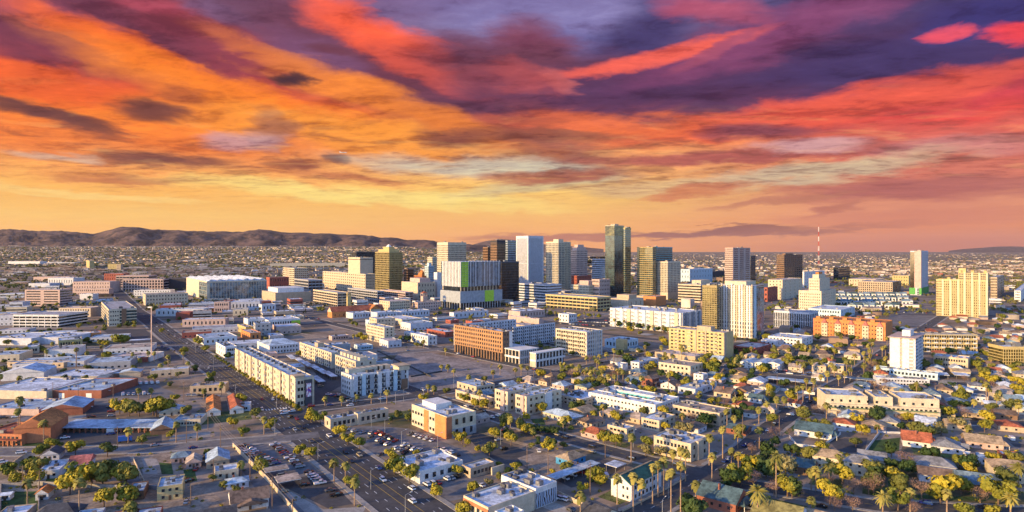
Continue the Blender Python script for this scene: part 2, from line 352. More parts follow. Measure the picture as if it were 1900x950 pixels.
# intersections win over pavements and markings
def runs(pts, hw, off, idx, step=4.0):
    P = offset(resample(pts, step), off); cur = []; out = []
    for p in P:
        if inside_street(p, skip=idx, pad=-.8): 
            if len(cur) > 2: out.append(cur)
            cur = []
        else: cur.append(p)
    if len(cur) > 2: out.append(cur)
    return out
for idx, (pts, hw, walk, mark, lanes) in enumerate(jobs):
    if idx < 9:
        for s in (-1, 1):
            for r in runs(pts, hw, s * (hw + walk / 2 + .1), idx): strip('sidewalk', r, -walk / 2, walk / 2, .15, CONC, thick=.16)
    if idx == 0 or (mark and idx < 9):
        z = .03 + .004 * (idx + 1) + .12 - .118
        z = .25 if False else .03 + .004 * 34
        vs, fs = [], []; 
        def addq(a, b, w_):
            t = (b - a).normalized(); n = Vector((t.y, -t.x, 0)) * w_ / 2; k = len(vs)
            vs.extend([(p.x, p.y, z) for p in (a - n, b - n, b + n, a + n)]); fs.append((k, k + 1, k + 2, k + 3))
        def dashed(off, on, gap, w_):
            for r in runs(pts, hw, off, idx, 1.5):
                acc = 0
                for a, b in zip(r, r[1:]):
                    if acc % (on + gap) < on and a.y < 900: addq(a, b, w_)
                    acc += (b - a).length
        if idx == 0:
            for o_ in (-8.7, -5.4, 5.4, 8.7): dashed(o_, 3.2, 7.0, .26)
            mk = mesh_obj('road_markings', vs, fs, PAINT); tag(mk, 'white dashed lane lines on the avenue', kind='structure')
            if mk.data.polygons[0].normal.z < 0: mk.data.flip_normals()
            vs, fs = [], []
            for o_ in (-1.9, 1.9): dashed(o_, 500, .01, .2)
            mk = mesh_obj('road_markings', vs, fs, YPAINT); tag(mk, 'yellow turn lane lines on the avenue', kind='structure')
            if mk.data.polygons[0].normal.z < 0: mk.data.flip_normals()
        else:
            dashed(0, 3.0, 5.0, .22)
            if fs:
                mk = mesh_obj('road_markings', vs, fs, YPAINT if idx % 2 else PAINT); tag(mk, 'painted centre line of a side street', kind='structure')
                if mk.data.polygons[0].normal.z < 0: mk.data.flip_normals()
# crosswalk on the avenue
vs, fs = [], []
c0 = G(506, 761); au = street_dirs(506, 761); uu = Vector((math.sin(au), math.cos(au), 0)); vv = Vector((math.cos(au), -math.sin(au), 0))
for i in range(13):
    q = c0 + vv * (-11 + i * 1.8); k = len(vs)
    for a_, b_ in ((-.35, 0), (.35, 0), (.35, 4), (-.35, 4)): w_ = q + vv * a_ + uu * b_; vs.append((w_.x, w_.y, .17))
    fs.append((k, k + 1, k + 2, k + 3))
mk = mesh_obj('road_markings', vs, fs, PAINT); tag(mk, 'white striped crosswalk over the avenue', kind='structure')
# ---- lots
LOTS = [
 ('dirt_lot', DIRT2, [(742, 655), (800, 655), (868, 668), (930, 684), (965, 700), (860, 728), (742, 746), (690, 700)], 'bare grey dirt of the vacant land in front of the brown apartments'),
 ('dirt_lot', DIRT, [(485, 640), (560, 618), (640, 628), (720, 660), (680, 672), (600, 640), (540, 650)], 'bare dirt beside the warehouses'),
 ('parking_lot', ASPH2, [(445, 828), (522, 820), (555, 842), (585, 870), (600, 878), (560, 885), (520, 900), (470, 858)], 'grey parking lot full of cars by the avenue'),
 ('parking_lot', ASPH, [(520, 900), (560, 885), (600, 878), (655, 935), (608, 943)], 'fresh dark asphalt lot beside the avenue'),
 ('concrete_yard', CONC, [(520, 902), (600, 945), (680, 940), (660, 975), (560, 975)], 'pale concrete yard below the dark lot'),
 ('gravel_strip', DIRT, [(524, 818), (548, 821), (560, 835), (652, 925), (678, 938), (655, 935), (600, 878), (556, 840)], 'brown gravel strip along the avenue'),
 ('parking_lot', ASPH2, [(618, 796), (682, 790), (760, 795), (860, 835), (885, 860), (855, 868), (820, 850), (745, 846), (690, 850), (628, 806)], 'parking lot with slanted rows in front of the office building'),
 ('parking_lot', ASPH2, [(790, 900), (870, 880), (925, 885), (860, 925), (835, 930), (800, 915)], 'small asphalt lot between the white shops'),
 ('parking_lot', ASPH, [(880, 800), (975, 836), (1010, 842), (990, 870), (930, 860), (895, 840), (870, 815)], 'dark asphalt lot shaded by yellow trees'),
 ('dirt_lot', DIRT, [(960, 850), (1020, 830), (1090, 845), (1040, 880), (990, 880)], 'brown dirt yard behind the utility poles'),
 ('parking_lot', ASPH, [(1030, 890), (1110, 850), (1165, 862), (1120, 890), (1060, 905)], 'dark lot beside the long flat carport'),
 ('parking_lot', ASPH, [(108, 800), (240, 795), (300, 805), (300, 822), (108, 826)], 'asphalt forecourt of the long grey building'),
 ('parking_lot', ASPH2, [(202, 705), (262, 700), (335, 735), (310, 738), (210, 738)], 'yard of parked white vans'),
 ('parking_lot', ASPH, [(160, 752), (212, 752), (215, 778), (160, 776)], 'dark parking bay beside the gabled hall'),
 ('dirt_lot', DIRT, [(230, 845), (320, 842), (420, 935), (410, 985), (300, 985), (240, 900)], 'pale dirt yards of the foreground houses'),
 ('dirt_lot', DIRT, [(0, 850), (228, 848), (235, 905), (300, 985), (-60, 985)], 'bare backyards of the foreground houses'),
 ('parking_lot', ASPH2, [(205, 848), (240, 846), (262, 895), (228, 898)], 'narrow driveway beside the walled yard'),
 ('alley', ASPH2, [(420, 833), (443, 830), (575, 960), (540, 985), (505, 950)], 'asphalt alley between houses and the long wall'),
 ('parking_lot', ASPH, [(190, 612), (270, 612), (340, 668), (300, 672), (230, 640)], 'asphalt lot around the drive-in shops'),
 ('parking_lot', ASPH, [(568, 668), (600, 660), (660, 700), (600, 735), (640, 742), (700, 735), (720, 742), (560, 774), (590, 700)], 'shaded car court between the cream apartment wings'),
 ('parking_lot', ASPH, [(1035, 598), (1130, 590), (1150, 605), (1100, 612)], 'distant car park in front of the white apartments'),
 ('parking_lot', ASPH, [(1395, 700), (1490, 690), (1520, 706), (1440, 722)], 'dark lot beside the carport roof'),
 ('parking_lot', ASPH, [(1535, 815), (1610, 812), (1605, 838), (1560, 842)], 'shaded blue asphalt court behind the houses'),
 ('dirt_lot', DIRT, [(1612, 800), (1685, 803), (1670, 840), (1605, 838)], 'vacant patchy plot beside the red roofed house'),
 ('parking_lot', ASPH2, [(1660, 575), (1730, 570), (1760, 590), (1700, 606), (1640, 600)], 'large car park behind the orange lofts'),
]
lawns = [[(1095, 748), (1130, 744), (1150, 755), (1110, 764)], [(1380, 735), (1440, 738), (1450, 750), (1390, 752)], [(1325, 690), (1345, 688), (1352, 700), (1330, 703)], [(1615, 818), (1670, 812), (1668, 838), (1612, 838)],
 [(1640, 765), (1900, 778), (1900, 783), (1630, 770)], [(1500, 925), (1700, 942), (1700, 946), (1490, 930)], [(268, 797), (290, 797), (294, 809), (270, 809)], [(5, 912), (70, 912), (70, 948), (2, 948)], [(295, 858), (318, 860), (322, 880), (300, 880)],
 [(40, 818), (105, 817), (106, 826), (42, 828)], [(985, 778), (1008, 776), (1012, 788), (992, 790)], [(1375, 915), (1400, 913), (1405, 928), (1380, 930)], [(85, 888), (112, 886), (112, 898), (85, 898)], [(1700, 918), (1830, 923), (1830, 930), (1700, 925)], [(340, 872), (360, 870), (366, 892), (345, 895)],
 [(1450, 800), (1485, 782), (1492, 790), (1460, 806)], [(1130, 770), (1170, 765), (1175, 775), (1140, 780)], [(1400, 752), (1450, 748), (1460, 762), (1410, 765)]]
zz = .012
for nm, m_, poly, lb in LOTS:
    zz += .0008; sheet(nm, [G(x, y) for x, y in poly], zz, m_, lb)
for poly in lawns:
    zz += .0008; o = sheet('lawn', [G(x, y) for x, y in poly], zz, GRASSM)

# ---- random paved, bare and planted plots that give the blocks their patchwork
prnd = random.Random(21); plots = []
LAWNM2 = mat('dry_lawn', (.10, .115, .035), .95, var=.3, vs=.2); PALE = mat('pale_gravel', (.36, .32, .28), .95, var=.15, vs=.2)
for i in range(1100):
    x, y = prnd.uniform(-20, 1920), 530 + 420 * prnd.random() ** 1.2
    p = G(x, y); au = street_dirs(x, y); u = Vector((math.sin(au), math.cos(au), 0)); v = Vector((math.cos(au), -math.sin(au), 0)); w, l = prnd.uniform(10, 38), prnd.uniform(10, 34)
    if y > 800: w *= .55; l *= .55
    R = math.hypot(w, l) / 2
    if inside_street(p, pad=R * .72) or any((q[0] - p.x) ** 2 + (q[1] - p.y) ** 2 < (q[2] + R) ** 2 * .8 for q in plots): continue
    pp = [q for q in LOTS]; hit = False
    for q in LOTS:
        xs = [a for a, b in q[2]]; ys = [b for a, b in q[2]]
        if min(xs) - 15 < x < max(xs) + 15 and min(ys) - 8 < y < max(ys) + 8: hit = True
    if hit: continue
    plots.append((p.x, p.y, R)); right = x > 1050 and y > 640
    nm, m_ = prnd.choice([('paved_lot', ASPH), ('paved_lot', ASPH2), ('paved_lot', ASPH2), ('gravel_lot', PALE), ('lawn', LAWNM2), ('paved_lot', CONC)] if not right else [('lawn', GRASSM), ('lawn', LAWNM2), ('paved_lot', ASPH), ('driveway', CONC), ('gravel_lot', DIRT), ('lawn', LAWNM2)])
    sheet(nm, [p - v * w / 2 - u * l / 2, p + v * w / 2 - u * l / 2, p + v * w / 2 + u * l / 2, p - v * w / 2 + u * l / 2], .006, m_)
# ---- air
HZ = bpy.data.materials.new('haze_air'); HZ.use_nodes = True; t = HZ.node_tree; t.nodes.clear(); ho = t.nodes.new('ShaderNodeOutputMaterial'); hv = t.nodes.new('ShaderNodeVolumePrincipled')
hv.inputs['Color'].default_value = (.90, .74, .72, 1); hv.inputs['Density'].default_value = HAZE; hv.inputs['Anisotropy'].default_value = .2; t.links.new(hv.outputs[0], ho.inputs['Volume'])
v_, f_ = [(x, y, z) for x in (-48000, 48000) for y in (-400, 47000) for z in (-12, 1300)], [(0, 1, 3, 2), (4, 6, 7, 5), (0, 4, 5, 1), (2, 3, 7, 6), (0, 2, 6, 4), (1, 5, 7, 3)]
tag(mesh_obj('haze', v_, f_, HZ), 'thin evening haze over the whole plain', kind='stuff')
# ================================================================ building kit
WALLS = {'cream': (.52, .44, .32), 'white': (.60, .58, .56), 'tan': (.42, .32, .22), 'sand': (.50, .40, .28), 'grey': (.34, .33, .33), 'pink': (.46, .33, .28),
 'brick': (.26, .095, .06), 'brown': (.20, .115, .07), 'dark': (.05, .045, .05), 'gold': (.44, .34, .15), 'bronzeg': (.30, .23, .11), 'orange': (.52, .20, .07), 'blueg': (.30, .36, .42), 'redb': (.32, .09, .06),
 'lime': (.36, .55, .05), 'steel': (.28, .30, .33), 'pale': (.50, .50, .53), 'yellow': (.48, .37, .18), 'teal': (.12, .32, .36), 'lblue': (.42, .52, .58), 'rust': (.40, .15, .07), 'green': (.09, .30, .07), 'char': (.07, .07, .08), 'blue': (.05, .22, .42)}
def wm(n): return mat('wall_' + n, WALLS[n], .85, var=.09, vs=.25)
def glass(name, c, rough=.12, metal=0.0, spec=.9): return mat(name, c, rough, metal, var=.42, vs=.11, spec=spec)
GL = {'dark': glass('glass_dark', (.022, .028, .036), .1), 'blue': glass('glass_blue', (.03, .06, .09), .08), 'green': glass('glass_green', (.028, .055, .055), .1), 'gold': glass('glass_gold', (.12, .10, .035), .16, .35), 'bronze': glass('glass_bronze', (.05, .03, .018), .12, .2), 'pale': glass('glass_pale', (.14, .19, .21), .12)}
ROOFS = {'white': (.50, .54, .60), 'grey': (.33, .33, .35), 'tan': (.38, .30, .24), 'pink': (.52, .42, .38), 'metal': (.34, .42, .50), 'dark': (.06, .06, .07), 'red': (.34, .10, .05), 'orange': (.46, .17, .05), 'brownr': (.17, .115, .085), 'bluer': (.16, .22, .26), 'teal': (.07, .115, .125), 'greyr': (.19, .19, .20), 'rose': (.42, .14, .12), 'tanr': (.33, .24, .15), 'greenr': (.03, .10, .08), 'olive': (.22, .19, .07)}
def rm(n): return mat('roof_' + n, ROOFS[n], .8, var=.24, vs=.13)
UNIT = mat('hvac_metal', (.22, .22, .23), .5, .4, var=.2, vs=1.2); UNITD = mat('hvac_dark', (.08, .08, .085), .6, var=.2, vs=1.0)
DOORM = mat('door_paint', (.10, .07, .05), .6, var=.1); TRIM = mat('white_trim', (.68, .66, .62), .6, var=.06); METALP = mat('post_metal', (.30, .28, .26), .5, .5, var=.1)
rnd = random.Random(11)
FOOT = []      # occupied ground: (cx, cy, radius, corners)
LAND = []      # (centre, short description)
class Ctx: pass
def sub(o, part):
    """make o a piece of the part it sits on"""
    o.parent = part; o.matrix_parent_inverse = part.matrix_basis.inverted(); return o
def occupy(o, w, l):
    ca, sa = math.cos(o.rotation_euler.z), math.sin(o.rotation_euler.z)
    pts = [(o.location.x + ca * a - sa * b, o.location.y + sa * a + ca * b) for a, b in ((0, 0), (w, 0), (w, l), (0, l))]
    cx = sum(p[0] for p in pts) / 4; cy = sum(p[1] for p in pts) / 4
    FOOT.append((cx, cy, math.hypot(w, l) / 2, o.location.x, o.location.y, ca, sa, w, l)); return cx, cy
def in_foot(x, y, pad=1.0):
    for cx, cy, r, ox, oy, ca, sa, w, l in FOOT:
        if (x - cx) ** 2 + (y - cy) ** 2 > (r + pad) ** 2: continue
        dx_, dy_ = x - ox, y - oy; a = ca * dx_ + sa * dy_; b = -sa * dx_ + ca * dy_
        if -pad < a < w + pad and -pad < b < l + pad: return True
    return False
def start(name, label, cat, px, d=25.0, w=None, l=None, group=None, short=None, rot=0.0):
    xl, xc, xr, yb, yt = px
    kk = 1.0 if (xc - xl < 6 and xc < 800) else 0.0 if (xr - xc < 4 and xc > 1250) else max(0.0, min(1.0, (xc - 900) / 450))
    C = G(xc, yb); au = street_dirs(xc, yb, kk) + math.radians(rot)
    u = Vector((math.sin(au), math.cos(au))); v = Vector((math.cos(au), -math.sin(au)))
    def reach(D, x):
        k = (x - CX) / F; den = D.x - k * D.y
        if abs(den) < 1e-4: return None
        t = (k * C.y - C.x) / den
        return t if 0 < t < 600 else None
    L = l or (reach(u, xl) if xl < xc - .5 else None) or d
    if not l and 240 < xc < 530 and name == 'low_building': L = min(L, 42)
    Wd = w or (reach(v, xr) if xr > xc + .5 else None) or d
    c = Ctx(); c.w, c.l = Wd, L; c.h = max(2.5, H - (yt - Y0) * C.y / F); c.y = C.y
    c.root = empty(name, (C.x, C.y, 0), -au); c.u, c.v = u, v
    # local x = v (to the right, away), local y = u (to the left, away): rotation -au maps x axis to (cos au, -sin au)
    tag(c.root, label, cat, group)
    cx, cy = occupy(c.root, Wd, L)
    if short: LAND.append((Vector((cx, cy, 0)), short))
    c.px = ((xl + xr) / 2, yb); return c
def ring(par, name, m, x0, x1, y0, y1, z0, z1, t=.35):
    vs, fs = boxes([(x0, x1, y0, y0 + t, z0, z1), (x0, x1, y1 - t, y1, z0, z1), (x0, x0 + t, y0 + t + .002, y1 - t - .002, z0, z1), (x1 - t, x1, y0 + t + .002, y1 - t - .002, z0, z1)])
    return mesh_obj(name, vs, fs, m, par)
def roof(c, rmat, wall, par=.7, units=4, x0=0, x1=None, y0=0, y1=None, h=None, us=1.6):
    x1 = x1 or c.w; y1 = y1 or c.l; h = h or c.h
    box(c.root, 'roof', rmat, x0 + .3, x1 - .3, y0 + .3, y1 - .3, h - .05, h + .12)
    if par: ring(c.root, 'parapet', wall, x0, x1, y0, y1, h, h + par)
    if c.y < 650 and units: units = int(units * 1.6) + 1
    for i in range(units):
        s = us * rnd.uniform(.7, 1.5); ax = rnd.uniform(x0 + 1.5, max(x0 + 1.6, x1 - 3)); ay = rnd.uniform(y0 + 1.5, max(y0 + 1.6, y1 - 3))
        box(c.root, 'rooftop_unit', UNIT if rnd.random() < .6 else UNITD, ax, ax + s, ay, ay + s * rnd.uniform(.8, 1.6), h + .13, h + .13 + s * rnd.uniform(.5, .9))
def winlist(c, face, cols, rows, z0, fh, ww, wh, sill=1.0, m0=1.5, m1=None, skip=None, off=0.0, span=None):
    out = []; ln = c.l if face == 'L' else c.w
    a, b = (m0, ln - (m1 if m1 is not None else m0)) if span is None else span
    for r in range(rows):
        for k in range(cols):
            if skip and skip(k, r): continue
            cc = a + (b - a) * (k + .5) / cols
            out.append((face, cc - ww / 2, cc + ww / 2, z0 + r * fh + sill, z0 + r * fh + sill + wh, off))
    return out
def put(c, name, m, lst, proud=.06, cap=100):
    lst = sorted(lst, key=lambda q: q[1])
    def bb(q):
        f, a, b, z0, z1, off = q
        return (-proud + off, .05 + off, a, b, z0, z1) if f == 'L' else (a, b, -proud + off, .05 + off, z0, z1)
    for q in lst[:cap]:
        x0, x1, y0, y1, z0, z1 = bb(q); box(c.root, name, m, x0, x1, y0, y1, z0, z1)
    if len(lst) > cap:
        vs, fs = boxes([bb(q) for q in lst[cap:]]); o = mesh_obj(name, vs, fs, m, c.root); tag(o, kind='stuff')
def flat(c, wall='cream', rf='white', par=.7, units=5, wins=None, us=1.6, wmat='dark'):
    W_ = wm(wall); box(c.root, 'wall', W_, 0, c.w, 0, c.l, 0, c.h); roof(c, rm(rf), W_, par, units, us=us)
    if wins:
        cl, cr, rows = wins; fh = c.h / rows; lst = []
        if cl: lst += winlist(c, 'L', cl, rows, 0, fh, min(1.8, c.l / cl * .55), fh * .42, fh * .33)
        if cr: lst += winlist(c, 'R', cr, rows, 0, fh, min(1.8, c.w / cr * .55), fh * .42, fh * .33)
        put(c, 'window', GL[wmat], lst)
    return c
def tower(c, gl='dark', wall='tan', fl=16, fr=.45, pl=0, pr=0, pw=.35, base=0.0, rf='grey', pent=None, cap=2.0, corner=0.0, top=None):
    """glass core with floor bands and piers standing proud"""
    W_ = wm(wall); g = GL[gl]; box(c.root, 'glazing', g, .35, c.w - .35, .35, c.l - .35, 0, c.h - .1)
    if base: box(c.root, 'base', W_, -.05, c.w + .05, -.05, c.l + .05, 0, base)
    fh = (c.h - cap - base) / fl
    for i in range(fl):
        z = base + i * fh
        if fr > 0: box(c.root, 'floor_band', W_, 0, c.w, 0, c.l, z + (.01 if base and i == 0 else 0), z + fh * fr)
    box(c.root, 'crown_band', wm(top) if top else W_, -.02, c.w + .02, -.02, c.l + .02, c.h - cap, c.h)
    def piers(n, ln, left):
        for k in range(n + 1):
            cc = ln * k / n; hw = ln / n * pw / 2
            a, b = max(.03, cc - hw), min(ln - .03, cc + hw)
            if left: box(c.root, 'pier', W_, -.12, .5, a, b, base, c.h - cap * .5)
            else: box(c.root, 'pier', W_, a, b, -.12, .5, base, c.h - cap * .5)
    if pl: piers(pl, c.l, True)
    if pr: piers(pr, c.w, False)
    if corner:
        box(c.root, 'corner_pier', W_, -.16, corner, -.16, corner, base, c.h - .3)
    roof(c, rm(rf), W_, .8, 3, us=3.0)
    if pent:
        a, b, ph = pent; box(c.root, 'penthouse', W_, c.w * a, c.w * b, c.l * a, c.l * b, c.h + .15, c.h + ph)
    return c
def garage(c, fl=5, wall='sand', rf='grey'):
    W_ = wm(wall); box(c.root, 'shade_core', GL['dark'], .6, c.w - .6, .6, c.l - .6, 0, c.h - .4); fh = c.h / fl  # solid dark core stands in for the shade between the open decks
    for i in range(fl): box(c.root, 'deck_band', W_, 0, c.w, 0, c.l, i * fh + fh * .62, i * fh + fh)
    for k in range(int(c.l / 9) + 1): box(c.root, 'pier', W_, -.1, .6, min(c.l - .7, k * 9), min(c.l - .05, k * 9 + .7), 0, c.h)
    for k in range(int(c.w / 9) + 1): box(c.root, 'pier', W_, min(c.w - .7, k * 9 + .02), min(c.w - .03, k * 9 + .7), -.1, .6, 0, c.h)
    box(c.root, 'roof_deck', rm(rf), .4, c.w - .4, .4, c.l - .4, c.h, c.h + .1); ring(c.root, 'parapet', W_, 0, c.w, 0, c.l, c.h, c.h + 1.0)
    return c
# ---- gabled and hipped houses
UM = {}
def unitroof(kind, m):
    k = kind + m.name
    if k in UM: return UM[k]
    me = bpy.data.meshes.new('roof_' + kind)
    if kind == 'gable_u':   # ridge along y
        vs = [(0, 0, 0), (1, 0, 0), (1, 1, 0), (0, 1, 0), (.5, 0, 1), (.5, 1, 1)]; fs = [(0, 4, 5, 3), (1, 2, 5, 4), (0, 1, 4), (2, 3, 5), (0, 3, 2, 1)]
    elif kind == 'gable_v':
        vs = [(0, 0, 0), (1, 0, 0), (1, 1, 0), (0, 1, 0), (0, .5, 1), (1, .5, 1)]; fs = [(0, 1, 5, 4), (2, 3, 4, 5), (0, 4, 3), (1, 2, 5), (0, 3, 2, 1)]
    elif kind == 'hip_u':
        vs = [(0, 0, 0), (1, 0, 0), (1, 1, 0), (0, 1, 0), (.5, .32, 1), (.5, .68, 1)]; fs = [(0, 4, 5, 3), (1, 2, 5, 4), (0, 1, 4), (2, 3, 5), (0, 3, 2, 1)]
    else:
        vs = [(0, 0, 0), (1, 0, 0), (1, 1, 0), (0, 1, 0), (.32, .5, 1), (.68, .5, 1)]; fs = [(0, 1, 5, 4), (2, 3, 4, 5), (0, 4, 3), (1, 2, 5), (0, 3, 2, 1)]
    me.from_pydata(vs, [], fs); me.materials.append(m); UM[k] = me; return me
def addroof(par, name, kind, m, x0, x1, y0, y1, z, rh, oh=.5):
    o = bpy.data.objects.new(name, unitroof(kind, m)); COL.objects.link(o); o.parent = par
    o.location = (x0 - oh, y0 - oh, z); o.scale = (x1 - x0 + 2 * oh, y1 - y0 + 2 * oh, rh); return o
def house(label, x, y, w, l, wall='cream', rf='brownr', kind='gable_u', h=3.0, rh=2.2, porch=None, chim=False, rot=0.0, name='house', cat='house', short=None, wn=3, group=None, detail=True, skylight=0):
    C = G(x, y); au = street_dirs(x, y) + math.radians(rot); u = Vector((math.sin(au), math.cos(au), 0)); v = Vector((math.cos(au), -math.sin(au), 0))
    rr = Vector((C.x, C.y, 0)).normalized(); C = C + rr * ((abs(v.dot(rr)) * w + abs(u.dot(rr)) * l) / 2)
    o0 = C - v * (w / 2) - u * (l / 2); c = Ctx(); c.w, c.l, c.h, c.y = w, l, h, C.y
    c.root = empty(name, (o0.x, o0.y, 0), -au); tag(c.root, label, cat, group); cx, cy = occupy(c.root, w, l)
    if short: LAND.append((Vector((cx, cy, 0)), short))
    W_ = wm(wall); box(c.root, 'wall', W_, 0, w, 0, l, 0, h)
    if kind == 'flat':
        roof(c, rm(rf), W_, .5, 1 + int(w * l > 120), us=1.2)
    else:
        mainroof = addroof(c.root, 'roof', kind, rm(rf), 0, w, 0, l, h, rh)
        if kind == 'gable_u': # wall colour in the gable end, set a little proud
            g = mesh_obj('gable_wall', [(.1, -.53, h), (w - .1, -.53, h), (w / 2, -.53, h + rh * .93)], [(0, 1, 2)], W_, c.root)
        elif kind == 'gable_v':
            g = mesh_obj('gable_wall', [(-.53, .1, h), (-.53, l - .1, h), (-.53, l / 2, h + rh * .93)], [(0, 2, 1)], W_, c.root)
    if detail:
        n = wn; rows = 2 if h > 4.6 else 1; fh = h / rows; lst = []
        lst += winlist(c, 'R', n, rows, 0, fh, 1.1, 1.2, fh * .35, 1.0, skip=(lambda k, r: r == 0 and k == n // 2)); lst += winlist(c, 'L', max(2, int(l / 4)), rows, 0, fh, 1.1, 1.2, fh * .35, 1.0)
        put(c, 'window', GL['dark'], lst)
        box(c.root, 'door', DOORM, w / 2 - .5 if n % 2 else w / 2 - 1.4, w / 2 + .5 if n % 2 else w / 2 - .4, -.08, .05, 0, 2.1)
    if porch:
        pd = 2.6; a, b = porch
        pr_ = addroof(c.root, 'porch_roof', 'gable_u' if kind != 'gable_u' else 'hip_v', rm(rf), w * a, w * b, -pd, 0.2, min(h, 3) - .3, rh * .6, .3)
        for q in (a, b): sub(box(c.root, 'porch_post', TRIM, w * q - .1 + (.2 if q == a else -.2), w * q + .1 + (.2 if q == a else -.2), -pd + .1, -pd + .3, 0, min(h, 3) - .28), pr_)
    if chim and kind != 'flat': sub(box(c.root, 'chimney', wm('brick'), w * .3, w * .3 + .8, l * .5, l * .5 + .8, h, h + rh + .9), mainroof)
    return c
def canopy(label, x, y, w, l, h=3.0, rf='metal', rot=0.0, name='carport', cat='carport', posts=True):
    C = G(x, y); au = street_dirs(x, y) + math.radians(rot); v = Vector((math.cos(au), -math.sin(au), 0)); u = Vector((math.sin(au), math.cos(au), 0))
    rr = Vector((C.x, C.y, 0)).normalized(); C = C + rr * ((abs(v.dot(rr)) * w + abs(u.dot(rr)) * l) / 2); o0 = C - v * (w / 2) - u * (l / 2)
    r = empty(name, (o0.x, o0.y, 0), -au); tag(r, label, cat); occupy(r, w, l)
    box(r, 'roof', rm(rf), 0, w, 0, l, h, h + .25); box(r, 'fascia', TRIM, -.04, w + .04, -.04, l + .04, h + .03, h + .2)
    n = max(1, int(max(w, l) / 6))
    for i in range(n + 1):
        for s in (.12, .88):
            px_, py_ = (w * i / n, l * s) if w > l else (w * s, l * i / n)
            px_ = min(max(px_, .3), w - .3); py_ = min(max(py_, .3), l - .3); box(r, 'post', METALP, px_ - .1, px_ + .1, py_ - .1, py_ + .1, 0, h)
    return r
def wallline(label, pts, h=2.0, m=None, name='garden_wall', cat='wall', t=.25):
    P = [G(x, y) for x, y in pts]; a, b = offset(P, -t / 2), offset(P, t / 2); n = len(P)
    vs = [(p.x, p.y, 0) for p in a] + [(p.x, p.y, 0) for p in b] + [(p.x, p.y, h) for p in a] + [(p.x, p.y, h) for p in b]; fs = []
    for i in range(n - 1): fs += [(i, i + 1, 2 * n + i + 1, 2 * n + i), (n + i, 3 * n + i, 3 * n + i + 1, n + i + 1), (2 * n + i, 2 * n + i + 1, 3 * n + i + 1, 3 * n + i)]
    fs += [(0, 2 * n, 3 * n, n), (n - 1, 2 * n - 1, 4 * n - 1, 3 * n - 1)]
    o = mesh_obj(name, vs, fs, m or wm('sand')); tag(o, label, cat); return o
# ================================================================ downtown skyline
def T(label, px, gl='dark', wall='tan', fl=16, name='office_tower', cat='tower', short=None, **k):
    g = {q: k.pop(q) for q in ('d', 'w', 'l', 'rot') if q in k}
    c = start(name, label, cat, px, short=short, **g); tower(c, gl, wall, fl, **k); return c
def Fb(label, px, wall='cream', rf='white', wins=None, name='low_building', cat='building', short=None, par=.7, units=4, us=1.6, wmat='dark', **g):
    c = start(name, label, cat, px, short=short, **g); flat(c, wall, rf, par, units, wins, us, wmat); return c
def Ga(label, px, fl=5, wall='sand', short=None, **g):
    c = start('parking_garage', label, 'parking garage', px, short=short, **g); garage(c, fl, wall); return c
# -- far left government district
T('grey concrete office block with a dark slot down its middle', (45, 46, 111, 568, 538), 'dark', 'pink', 6, d=32, fr=.55, pr=2, pw=.2, name='office_block', cat='office building')
Ga('white open parking garage with dark slits and flat roof deck', (22, 24, 109, 607, 585), 4, 'white', d=55)
Fb('two storey tan office building behind the white garage', (108, 109, 168, 588, 572), 'sand', 'pink', (0, 12, 2), d=30)
c = T('green glass office building with a tan stone end beside the avenue', (188, 202, 254, 606, 575), 'green', 'cream', 5, fr=.3, pl=7, pw=.3, name='glass_office', cat='office building', short='the green glass office')
box(c.root, 'stone_panel', wm('cream'), -.2, c.w * .38, -.2, .6, 0, c.h + .3); box(c.root, 'dark_shaft', wm('brown'), c.w * .45, c.w * .62, -.3, .5, 0, c.h + .8)
put(c, 'window', GL['dark'], [(f, a, b, z0, z1, -.22) for f, a, b, z0, z1, o in winlist(c, 'R', 4, 4, 0, c.h / 4, 1.6, 1.8, 2.0, span=(1, c.w * .36))])
Fb('pink stone court building with rows of dark windows', (134, 135, 204, 543, 523), 'pink', 'pink', (0, 14, 3), d=45)
Fb('lower pink stone annex with tall narrow windows', (137, 138, 202, 549, 536), 'pink', 'pink', (0, 16, 2), d=18)
Fb('small plain white block beside the pink annex', (147, 148, 172, 556, 546), 'white', 'white', None, d=20)
T('pinkish brick court building with a grid of purple windows', (227, 228, 303, 541, 519), 'dark', 'pink', 4, d=40, pr=14, fr=.3, name='court_building', cat='building')
Fb('brick red jail block behind the curving avenue', (192, 193, 229, 521, 508), 'redb', 'pink', (0, 8, 2), d=40)
Ga('wide brown garage behind the pink court building', (213, 215, 276, 534, 512), 5, 'pink', d=50)
Fb('low white warehouse at the edge of the government district', (88, 89, 136, 529, 516), 'white', 'white', (0, 10, 1), d=50)
Fb('pale blue roofed shed left of the government district', (52, 53, 92, 533, 526), 'pale', 'metal', None, d=40)
Fb('long tan records building with small square windows', (258, 270, 349, 567, 547), 'sand', 'tan', (3, 14, 3))
Fb('white office with dark ribbon windows beside the tan records building', (243, 248, 316, 553, 539), 'white', 'pink', (3, 14, 3))
c = T('large glass courthouse with sawtooth white roof and tan end wall', (346, 384, 495, 557, 523), 'pale', 'cream', 4, fr=.04, pr=22, pw=.12, name='glass_courthouse', cat='courthouse', short='the glass courthouse')
box(c.root, 'stone_panel', wm('cream'), -.3, .5, c.l * .35, c.l, 0, c.h + 1); box(c.root, 'stone_panel', wm('cream'), -.3, 5, -.3, .4, 0, c.h + 1)
for i in range(7):
    a = c.w * i / 7; addroof(c.root, 'roof_ridge', 'gable_u', rm('white'), a + .5, a + c.w / 7 - .5, 1, c.l, c.h + .7, 4.5, 0)
Fb('dark grey curved hall beside the glass courthouse', (305, 306, 345, 539, 517), 'dark', 'greyr', None, d=50)
Fb('orange brick apartment slab far beyond the avenue', (160, 166, 175, 499, 484), 'gold', 'tan', (4, 4, 6))
